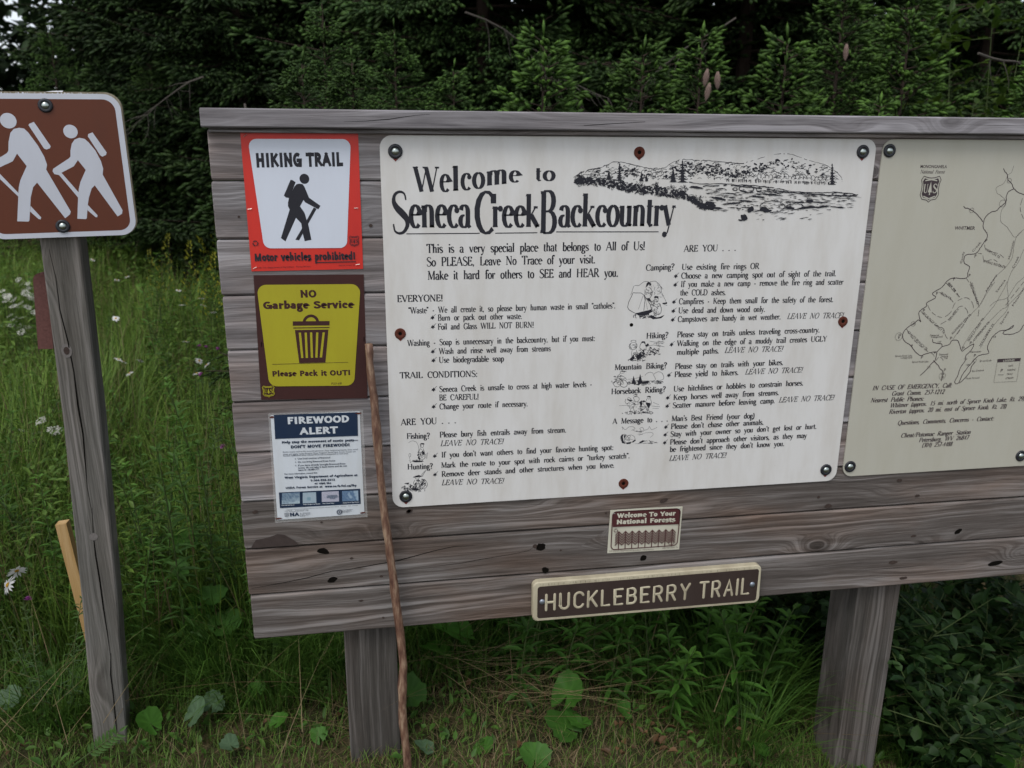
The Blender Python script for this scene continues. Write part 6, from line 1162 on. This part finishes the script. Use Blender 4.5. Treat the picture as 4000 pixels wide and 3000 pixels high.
# dead twigs among the dark spruces
def twig(x,y,z,az,L,seed,lab):
    rr_=random.Random(seed); mb=MB(); p=Vector((x,y,z)); d=Vector((math.cos(az),math.sin(az)*.4,-.25)); pts=[p.copy()]
    for i in range(7): d+=Vector((rr_.uniform(-.2,.2),rr_.uniform(-.2,.2),rr_.uniform(-.25,.12))); d.normalize(); p=p+d*L/7; pts.append(p.copy())
    mb.tube(pts,[.006*(1-i/9) for i in range(8)],5)
    for i in range(1,8):
        for s in range(2):
            q=[pts[i]]; e=(d+Vector((rr_.uniform(-1,1),rr_.uniform(-.6,.6),rr_.uniform(-1,.3)))).normalized()
            for k in range(4): e+=Vector((rr_.uniform(-.3,.3),rr_.uniform(-.3,.3),rr_.uniform(-.35,.2))); e.normalize(); q.append(q[-1]+e*L*.06)
            mb.tube(q,[.0024,.002,.0018,.0014,.001],4)
    t=thing('dead_branch',(x,y,z),lab,'branch'); mb.build('twigs',M_deadwood,t)
twig(.55,3.2,2.42,.2,.9,1,'bare grey twigs hanging at the top edge above the word to')
twig(1.95,2.6,2.35,2.6,.7,2,'thin bare grey twigs left of the tallest bright spruce')
twig(-.95,3.3,2.05,2.9,.6,3,'pale curved dead branch between the brown hiker sign and the board')
twig(-.72,3.2,1.9,-1.35,.8,4,'pale thin dead stem hanging left of the cap rail end')
twig(2.75,1.7,2.10,.3,.6,5,'bare twigs at upper right above the map sign')
twig(.75,2.4,2.1,.5,.5,6,'dark dead twigs beside the small bright spruce in the middle')
# ---- broadleaf sapling at the right frame edge
def leafy(seed,n,box,Lr,Wr,cols,stems):
    r=np.random.default_rng(seed); g=Geo(); P=np.stack([r.uniform(box[0],box[1],n),r.uniform(box[2],box[3],n),r.uniform(box[4],box[5],n)],1)
    return P,r,g
def bush(name,x,y,zr,rad,n,Ls,Ws,colr,label,cat,seed,nst=9,H=None,upright=.2,lift=.0):
    r=np.random.default_rng(seed); t=thing(name,(x,y,float(gz(x,y))),label,cat); mb=MB(); P=[];Dn=[]
    for i in range(nst):
        az=r.uniform(0,6.28); h=H*r.uniform(.7,1.05); ex=rad*r.uniform(.3,1.0); pts=[]
        for k in range(6):
            u=k/5; pts.append(Vector((math.cos(az)*ex*u**1.3+r.uniform(-.02,.02),math.sin(az)*ex*u**1.3+r.uniform(-.02,.02),h*u)))
        mb.tube(pts,[.007*(1-.8*k/5) for k in range(6)],5,False)
        for q in range(max(3,n//nst//7)):
            u=r.uniform(zr,1); k=min(4,int(u*5)); b=pts[k].lerp(pts[k+1],u*5-k); e=Vector((r.uniform(-1,1),r.uniform(-1,1),r.uniform(-.1,.7))).normalized(); Lt=r.uniform(.10,.24); tip=b+e*Lt
            mb.tube([b,b+e*Lt*.5,tip],[.0025,.002,.001],4,False)
            for j in range(7):
                w_=(j+1)/7; P.append(b+e*Lt*w_); s=Vector((r.uniform(-1,1),r.uniform(-1,1),r.uniform(-.3,.4)+lift)); Dn.append((e*.5+s).normalized())
    P=np.array([tuple(p) for p in P]);Dn=np.array([tuple(p) for p in Dn]); m=len(P)
    Nn=np.tile([0,0,1.],(m,1))+r.uniform(-.45,.45,(m,3)); c0,c1=np.array(colr[0]),np.array(colr[1]); q=r.random((m,1)); g=Geo()
    leaves(g,P,Dn,Nn,r.uniform(*Ls,m),r.uniform(*Ws,m),(c0*(1-q)+c1*q))
    obj('foliage',g.mesh('foliage',M_leaf),t); part('stems',mb.v,mb.f,M_stem,t,world=False); return t
bush('sapling',3.22,2.25,.35,.5,1500,(.05,.085),(.03,.045),((.035,.085,.012),(.09,.15,.02)),'broadleaf sapling with yellow green leaves at the top right corner of the view','sapling',5,10,2.5)
SH='dark leafy shrubs filling the shade under the right end of the board'
for i,(x,y,s,h,n) in enumerate(((1.72,.38,.32,.52,1700),(2.10,.50,.38,.62,1900),(1.86,.12,.28,.34,1300),(1.50,.62,.35,.60,1300),(1.22,.72,.28,.50,900),(2.55,.45,.45,.65,1200),(.95,.95,.35,.55,700),(1.9,.95,.5,.85,1500))):
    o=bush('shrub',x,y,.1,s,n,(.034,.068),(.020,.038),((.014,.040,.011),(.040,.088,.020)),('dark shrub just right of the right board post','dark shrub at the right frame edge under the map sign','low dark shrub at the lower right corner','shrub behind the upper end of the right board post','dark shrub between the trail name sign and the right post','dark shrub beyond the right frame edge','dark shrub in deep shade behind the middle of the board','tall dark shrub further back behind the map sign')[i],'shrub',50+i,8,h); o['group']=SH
# ---- lance-leaved herbs
def herb_mesh(seed,h,n,L,W,col,lean=.1,whorl=False,tip=None):
    r=np.random.default_rng(seed); g=Geo(); t=np.sort(r.uniform(.12,1,n)); az=np.arange(n)*2.4+r.uniform(-.3,.3,n)
    bx=lean*h*t**2; P=np.stack([bx,np.zeros(n),h*t],1); D=np.stack([np.cos(az),np.sin(az),.55-.75*(1-t)+r.uniform(-.2,.2,n)],1)
    c=np.array(col)[None]*r.uniform(.75,1.25,(n,1)); c=c*(1-.0)+np.array([.02,.03,0])[None]*t[:,None]**3
    leaves(g,P,D,np.tile([0,0,1.],(n,1))+r.uniform(-.3,.3,(n,3)),L*r.uniform(.7,1.1,n)*(1-.55*t**3),W*r.uniform(.8,1.1,n),c,.25)
    if tip is not None:
        m=60; q=r.uniform(.72,1.12,m); a=r.uniform(0,6.28,m); rad=.11*(1.15-q)*1.6*r.uniform(.3,1,m); Pt=np.stack([lean*h*q**2+rad*np.cos(a),rad*np.sin(a),h*q],1)
        leaves(g,Pt,np.stack([np.cos(a)*.5,np.sin(a)*.5,np.ones(m)],1),np.tile([0,1.,.2],(m,1)),r.uniform(.010,.022,m),r.uniform(.006,.010,m),np.tile(tip,(m,1))*r.uniform(.6,1.2,(m,1)))
    fo=g.mesh('leaves',M_leaf); mb=MB(); mb.tube([(lean*h*u*u,0,h*u) for u in np.linspace(-.03,1,6)],[.0032,.003,.0028,.0024,.002,.001],5,False); return fo,mesh('stem',mb.v,mb.f,M_stem)
HB=[herb_mesh(61,.52,34,.10,.020,(.06,.155,.022)),herb_mesh(62,.45,30,.11,.022,(.065,.165,.024),.2),herb_mesh(63,.75,60,.075,.013,(.065,.15,.028),.08),herb_mesh(64,.85,70,.07,.011,(.07,.13,.025),.12,tip=np.array([.30,.30,.03])),herb_mesh(65,.6,60,.06,.008,(.055,.10,.035),.25)]
def herb(k,x,y,s,lab,grp,cat='plant'):
    t=thing('herb_plant',(x,y,float(gz(x,y))),lab,cat,grp,rot=(random.uniform(-.12,.12),random.uniform(-.12,.12),random.uniform(0,6.28))); t.scale=(s,s,s); obj('stem',HB[k][1],t); obj('leaves',HB[k][0],t)
r=random.Random(5)
for i in range(34):
    x=r.uniform(.36,1.22); y=r.uniform(.16,.62); herb(i%2,x,y,r.uniform(.75,1.05),'herb with lance shaped leaves growing under the trail name sign','lance leaved herbs under the trail name sign')
for i in range(150):
    y=.55+5*r.random()**1.6; x=(-.9+r.uniform(-1.0,.75)*(.6+y*.33)); herb(2+(i%3==0)*2,x,y,r.uniform(.75,1.1),'narrow leaved green weed standing in the meadow left of the board','tall weeds of the meadow')
for i,(x,y,s) in enumerate(((-1.05,3.0,1.08),(-1.0,3.3,1.12),(-.80,3.1,1.1),(-1.30,3.2,1.0),(-.62,3.5,1.1),(-1.45,3.6,1.05),(-.95,2.8,1.05),(-1.15,3.9,1.12),(-.5,3.9,1.1))): herb(3,x,y,s,'tall weed with small yellow flowers between the left post and the board','yellow flowered weeds left of the board')
for i,(x,y) in enumerate(((-1.05,.33),(-.98,.36),(-1.10,.40))): herb(4,x,y,.62,('low feathery weed in front of the foot of the orange stake','second feathery weed right in front of the orange stake','feathery weed left of the orange stake')[i],None)
for i,(x,y) in enumerate(((2.02,.22),(1.72,.28),(1.40,.42))): herb(1,x,y,.62,('bright lance leaved herb in front of the dark shrub right of the right post','small lance leaved herb just right of the right post foot','small lance leaved herb left of the right post')[i],None)
# ---- round notched leaves
def round_leaf(seed,size,pale):
    r=np.random.default_rng(seed); n=26; v=[(0,0,0)];c=[]
    base=np.array((.055,.150,.020) if not pale else (.12,.20,.105))
    for ring,q in ((0,.5),(1,1.0)):
        for k in range(n):
            a=R_(14)+k/(n-1)*R_(332)-math.pi/2; rr_=q*(.5+.045*math.sin(3*a+seed)+(.022*(-1)**k if ring else 0)+.02*r.normal())*size*(1+.18*math.cos(a-math.pi/2)); v.append((rr_*math.cos(a),rr_*math.sin(a),.06*size*q*q*math.sin(2.5*a+seed)+.10*size*q**2-.03*size*(k%3==0)*q))
    f=[(0,1+k,2+k) for k in range(n-1)]+[(1+k,1+n+k,2+n+k,2+k) for k in range(n-1)]
    for k in range(len(v)): c.append(base*r.uniform(.82,1.15)*(1.15 if k==0 else (1.12 if (k%4==0) else .95)))
    return mesh('leaf',v,f,M_leaf,np.array(c),smooth=True)
GL_={0:'pair of big round notched leaves right of the walking stick under the bottom plank',1:'clump of three round notched leaves in the middle below the trail name sign',2:'single small round leaf at the bottom right of the walking stick',3:'round leaf at the bottom edge below the notched clump',4:'round leaf standing in grass left of the right post',5:'round leaf just right of the walking stick foot',6:'group of round leaves at the lower left corner of the board',7:'round leaf near the foot of the left sign post',8:'pale leaves lying underside up between the two left posts',9:'small leaf in the grass left of the board foot',10:'pale grey green leaf at the left frame edge in the short grass',11:'small pale leaf on the ground near the bottom between left post and board post',12:'small pointed leaf in the grass left of the left post',13:'tiny round leaf at the foot of the left board post',14:'small pale leaf right of the walking stick foot',15:'round bright leaves in the meadow between left post and board',16:'leaf in the grass under the board left corner',17:'little leaf in the grass left of the board post',18:'little leaf in the straw under the trail name sign',19:'leaf in the grass left of the right post foot',20:'large round leaves at the lower right corner'}
cl={}
for i,(x,y,z,s,pale,gi) in enumerate(D['LEAF']):
    if gi not in cl:
        cl[gi]=thing('broadleaf_plant',(x,y,float(gz(x,y))),GL_[gi],'plant')
    t=cl[gi]; o=obj('leaf',round_leaf(i,s,pale),t,Vector((x,y,z))-t.location)
    o.rotation_euler=(random.uniform(.1,.8),random.uniform(-.45,.45),random.uniform(-1.3,1.3))
    mb=MB(); b=Vector((random.uniform(-.02,.02),random.uniform(.0,.04),-.01)); e=Vector((x,y,z))-t.location; mb.tube([b,b.lerp(e,.6)+Vector((0,.01,.01)),e],[.003,.0026,.002],5); part('leaf_stalk',mb.v,mb.f,M_stem,t,world=False)
# ---- flowers
def flower_head(kind,seed):
    r=np.random.default_rng(seed); g=Geo()
    if kind in 'dD':
        R0=.021; n=16; a=np.arange(n)*6.283/n+r.uniform(-.1,.1,n); P=np.stack([np.cos(a)*.004,np.sin(a)*.004,0*a],1); D_=np.stack([np.cos(a),np.sin(a),r.uniform(-.35,.15,n)],1)
        leaves(g,P,D_,np.tile([0,0,1.],(n,1)),np.full(n,R0)*r.uniform(.85,1.1,n),np.full(n,.0062),np.tile([.72,.72,.70],(n,1)),.05)
        n=10; a=np.arange(n)*6.283/n; v=np.concatenate([[[0,0,.005]],np.stack([.0065*np.cos(a),.0065*np.sin(a),0*a+.001],1)]); f=np.array([(0,1+k,1+(k+1)%n) for k in range(n)]); g.add(v,f,np.tile([.50,.28,.02],(11,1)))
    elif kind=='y':
        n=46; rr_=.045*np.sqrt(r.random(n)); a=r.uniform(0,6.28,n); P=np.stack([rr_*np.cos(a),rr_*np.sin(a),r.uniform(-.006,.008,n)],1)
        for k in range(3): leaves(g,P,np.stack([np.cos(a+k*2),np.sin(a+k*2),0*a+.2],1),np.tile([0,0,1.],(n,1)),np.full(n,.008),np.full(n,.007),np.tile([.68,.68,.60],(n,1)),.05)
    else:
        n=40; a=r.uniform(0,6.28,n); e=r.uniform(.2,1.4,n); leaves(g,np.zeros((n,3)),np.stack([np.cos(a)*np.cos(e),np.sin(a)*np.cos(e),np.sin(e)],1),np.tile([.3,.2,1.],(n,1)),np.full(n,.017),np.full(n,.004),np.tile([.42,.10,.38],(n,1)))
    return g.mesh('flower_head',M_petal)
FH={k:flower_head(k,i) for i,k in enumerate('dDyk')}
nm={'d':('daisy','white daisy blooming in the meadow left of the board','daisies in the meadow'),'D':('daisy','',None),'y':('yarrow','flat white yarrow head at the left edge beside the left post','yarrow heads at the left edge'),'k':('knapweed','pink knapweed bloom in the grass near the left end of the board','pink blooms left of the board')}
Dl=['upper one of two big drooping daisies at the left frame edge low down','lower one of two big daisies at the left frame edge low down']
stem_cache={}
for k,x,y,z in D['FLOW']:
    n_,lb,gr=nm[k]; 
    if k=='D': lb=Dl.pop(0)
    t=thing(n_,(x,y,float(gz(x,y))),lb,'flower',gr); hgt=z-t.location.z
    for j in range(3 if k=='y' else 1):
        o=obj('flower_head',FH[k],t,(random.uniform(-.06,.06)*(j>0),random.uniform(-.06,.06)*(j>0),hgt-.03*j)); o.rotation_euler=(random.uniform(.15,.8) if k!='D' else 1.0,random.uniform(-.4,.4),random.uniform(0,6)); o.scale=((.85,)*3 if k in 'dk' else (.55,)*3) if k!='D' else (1.25,)*3
        mb=MB(); mb.tube([(0,.03,0),(o.location.x*.4,.02,hgt*.5),tuple(o.location)],[.0018,.0016,.0012],4,False); part('stem',mb.v,mb.f,M_stem,t,world=False)
# ---- a small compound leaf sprig in front of the left post
t=thing('sprig',(-.85,.12,0.0),'little fern like sprig with paired leaflets in front of the foot of the left post','plant'); g=Geo(); L_=.13; dd=np.array([.70,-.0,.50]); dd/=np.linalg.norm(dd); Pb=np.array([-.03,0,.03])
pp=[];dr=[]
for i in range(8):
    for s in (-1,1): pp.append(Pb+dd*L_*(.2+.8*i/8)); dr.append(dd*.6+s*np.array([-.5,.05,.75]))
pp.append(Pb+dd*L_);dr.append(dd); m=len(pp); leaves(g,np.array(pp),np.array(dr),np.tile([0,-1,.3],(m,1)),np.full(m,.030),np.full(m,.009),np.tile([.07,.14,.035],(m,1))); obj('leaflets',g.mesh('leaflets',M_leaf),t)
mb=MB(); mb.tube([(-.08,0,-.01),tuple(Pb),tuple(Pb+dd*L_)],[.0016,.0016,.0009],4); part('stem',mb.v,mb.f,M_stem,t,world=False)
# ---- ground
xs=np.concatenate([np.linspace(-40,-4,20),np.linspace(-3.8,4.8,150),np.linspace(5.2,40,20)]); ys=np.concatenate([np.linspace(-12,-2,10),np.linspace(-1.8,3,110),np.linspace(3.3,45,40)])
Xg,Yg=np.meshgrid(xs,ys); Zg=gz(Xg,Yg); rs=np.random.default_rng(4); near=(np.abs(Xg)<4)&(Yg>-2)&(Yg<3); Zg=Zg+near*rs.normal(0,.006,Xg.shape)
nx_,ny_=len(xs),len(ys); V=np.stack([Xg,Yg,Zg],2).reshape(-1,3); a=(np.arange(ny_-1)[:,None]*nx_+np.arange(nx_-1)[None]).reshape(-1); F=np.stack([a,a+1,a+nx_+1,a+nx_],1)
tag(obj('ground',mesh('ground',V,F,M_ground,smooth=True)),kind='structure')
def green(r,n,a=(.042,.105,.014),b=(.115,.20,.030)): q=r.random((n,1)); return (np.array(a)*(1-q)+np.array(b)*q)*r.uniform(.75,1.2,(n,1))
def straw(r,n): q=r.random((n,1)); return np.array([.16,.115,.055])*(1-q)+np.array([.34,.26,.14])*q
# short turf with dead thatch near the posts
r=np.random.default_rng(8); g=Geo(); n=52000; x=r.uniform(-1.75,2.3,n); y=r.uniform(-.42,.95,n); h=r.uniform(.02,.07,n)*(1+.9*np.clip(y,0,1)); q=r.random(n)<.50
pat=np.sin(3.1*x+1)+np.sin(4.3*y+2.1*x); q=r.random(n)<(.20+.10*pat)
col=np.where(q[:,None],straw(r,n)*.8,green(r,n,(.060,.125,.018),(.15,.24,.045)))
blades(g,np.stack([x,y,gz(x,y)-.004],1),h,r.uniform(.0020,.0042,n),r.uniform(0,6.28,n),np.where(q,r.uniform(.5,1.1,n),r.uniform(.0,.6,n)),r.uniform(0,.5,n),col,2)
n=3200; x=r.uniform(-1.75,2.3,n); y=r.uniform(-.42,1.2,n)
blades(g,np.stack([x,y,gz(x,y)+r.uniform(0,.02,n)],1),r.uniform(.03,.12,n),r.uniform(.0012,.0024,n),r.uniform(0,6.28,n),r.uniform(.9,1.15,n),r.uniform(-.1,.2,n),straw(r,n)*.8,2)
tag(obj('turf',g.mesh('turf',M_grass)),'short worn grass mixed with dead straw at the foot of the posts','grass',kind='stuff')
# medium and tall grass
r=np.random.default_rng(9); g=Geo()
n=17000; x=r.uniform(-1.9,2.4,n); y=.28+1.3*r.random(n)**1.2; h=r.uniform(.10,.34,n)*np.clip(.35+(y-.1)*1.1,.3,1.2)
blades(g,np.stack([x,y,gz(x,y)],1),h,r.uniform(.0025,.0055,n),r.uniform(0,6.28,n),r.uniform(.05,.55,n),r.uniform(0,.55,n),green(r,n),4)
for cx,cy,m_,hh,sp in ((1.15,.34,340,.40,.17),(1.08,.10,220,.28,.13),(-1.02,.36,260,.20,.10),(1.05,.95,500,.4,.2),(.22,.55,500,.34,.2),(-.42,.45,500,.30,.18),(.05,.6,400,.34,.15),(-.62,.62,600,.45,.2),(-.2,.5,300,.3,.1),(1.72,.12,260,.25,.1),(-1.4,.9,500,.5,.25)):   # clumps
    a=r.uniform(0,6.28,m_); rr_=sp*np.sqrt(r.random(m_)); P=np.stack([cx+rr_*np.cos(a),cy+rr_*np.sin(a),np.zeros(m_)],1); P[:,2]=gz(P[:,0],P[:,1])
    blades(g,P,hh*r.uniform(.5,1.1,m_),r.uniform(.0035,.0065,m_),a+r.uniform(-.6,.6,m_),r.uniform(.05,.5,m_),r.uniform(.1,.7,m_),green(r,m_,(.040,.105,.016),(.10,.20,.030)),4)
n=50000; y=.62+6.6*r.random(n)**1.15; x=-.95+r.uniform(-1.15,.85,n)*(.75+y*.42); h=r.uniform(.26,.72,n)*(.95+.30*np.sin(2.3*x+1.1*y)*np.sin(1.7*y-x)+.12*np.sin(7*x))
c=green(r,n,(.075,.155,.022),(.21,.32,.055)); s=r.random(n)<.10; c[s]=straw(r,s.sum())*.7
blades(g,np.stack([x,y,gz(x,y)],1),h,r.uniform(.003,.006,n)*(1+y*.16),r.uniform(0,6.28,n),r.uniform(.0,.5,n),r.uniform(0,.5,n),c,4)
n=9000; y=1.6+5*r.random(n); x=r.uniform(-.5,4.5,n); blades(g,np.stack([x,y,gz(x,y)],1),r.uniform(.2,.6,n),r.uniform(.004,.008,n),r.uniform(0,6.28,n),r.uniform(.0,.5,n),r.uniform(0,.5,n),green(r,n),3)
tag(obj('meadow_grass',g.mesh('meadow_grass',M_grass)),'tall tangled green meadow grass behind the posts and left of the board','grass',kind='stuff')
# fine leafy meadow filler: small leaves floating on thin stems of the sward
r=np.random.default_rng(10); g=Geo(); n=42000; y=.7+7.0*r.random(n)**1.2; x=-.95+r.uniform(-1.15,.8,n)*(.75+y*.42); cx=np.round(x*9+.4*np.sin(y*9))/9; x=cx+r.normal(0,.03,n); z=r.uniform(.05,.62,n)*(.75+.25*np.sin(cx*7+y*3)); a=r.uniform(0,6.28,n)
leaves(g,np.stack([x,y,gz(x,y)+z],1),np.stack([np.cos(a),np.sin(a),r.uniform(-.1,.8,n)],1),np.tile([0,0,1.],(n,1))+r.uniform(-.4,.4,(n,3)),r.uniform(.018,.055,n)*(1+y*.08),r.uniform(.006,.016,n)*(1+y*.1),green(r,n,(.075,.16,.026),(.19,.31,.055)))
tag(obj('meadow_herbs',g.mesh('meadow_herbs',M_leaf)),'small leaved green herbs knitted through the meadow grass','herbs',kind='stuff')
r=np.random.default_rng(15); g=Geo(); n=2600; x=r.uniform(-1.6,1.6,n); y=r.uniform(-.35,.85,n); k=np.sin(5*x+2)*np.sin(6*y+x*3)>-.2; x=x[k]; y=y[k]; n=len(x); a=r.uniform(0,6.28,n)
leaves(g,np.stack([x,y,gz(x,y)+r.uniform(.01,.05,n)],1),np.stack([np.cos(a),np.sin(a),r.uniform(.1,.9,n)],1),np.tile([0,0,1.],(n,1))+r.uniform(-.3,.3,(n,3)),r.uniform(.014,.045,n),r.uniform(.009,.020,n),green(r,n,(.045,.11,.018),(.10,.20,.035)))
tag(obj('ground_leaves',g.mesh('ground_leaves',M_leaf)),'small green leaves of low weeds growing through the short grass','weeds',kind='stuff')
# seed stalks and long straws
r=np.random.default_rng(12); g=Geo(); n=1100; y=.6+5*r.random(n); x=-.95+r.uniform(-1.1,.8,n)*(.7+y*.4)
blades(g,np.stack([x,y,gz(x,y)],1),r.uniform(.45,.9,n),np.full(n,.0026),r.uniform(0,6.28,n),r.uniform(.0,.35,n),r.uniform(0,.2,n),straw(r,n)*.8,4,straw(r,n))
for k in range(90):
    pass
m_=55; t=r.random(m_); P=np.stack([.10+r.normal(0,.05,m_)+.30*t,.34+r.normal(0,.05,m_)-.22*t,.10-.07*t+r.uniform(0,.05,m_)],1)
blades(g,P,r.uniform(.25,.5,m_),r.uniform(.0018,.003,m_),-.55+r.normal(0,.5,m_),np.full(m_,1.12),r.uniform(-.05,.12,m_),straw(r,m_)*.9,4)
m_=150; P=np.stack([r.uniform(-1.6,1.5,m_),r.uniform(.0,.75,m_),r.uniform(.02,.12,m_)],1); P[:,2]+=gz(P[:,0],P[:,1])
blades(g,P,r.uniform(.15,.42,m_),r.uniform(.0015,.0028,m_),r.uniform(0,6.28,m_),r.uniform(.75,1.12,m_),r.uniform(-.1,.3,m_),straw(r,m_),4)
tag(obj('dry_straw',g.mesh('dry_straw',M_grass)),'long pale dead grass stalks lying across the grass','straw',kind='stuff')
g=Geo(); n=60; x=r.uniform(-1.3,1.2,n); x[:24]=r.normal(.75,.16,24); y=r.uniform(-.02,.5,n); y[:24]=r.normal(.08,.08,24); a=r.uniform(0,6.28,n)
leaves(g,np.stack([x,y,gz(x,y)+r.uniform(.015,.05,n)],1),np.stack([np.cos(a),np.sin(a),r.uniform(-.2,.6,n)],1),np.tile([0,0,1.],(n,1))+r.uniform(-.6,.6,(n,3)),r.uniform(.015,.042,n),r.uniform(.010,.020,n),np.array([[.15,.085,.042]])*r.uniform(.5,1.4,(n,1)),.5)
tag(obj('dead_leaves',g.mesh('dead_leaves',M_leaf)),'curled brown dead leaves scattered on the short grass','leaves',kind='stuff')
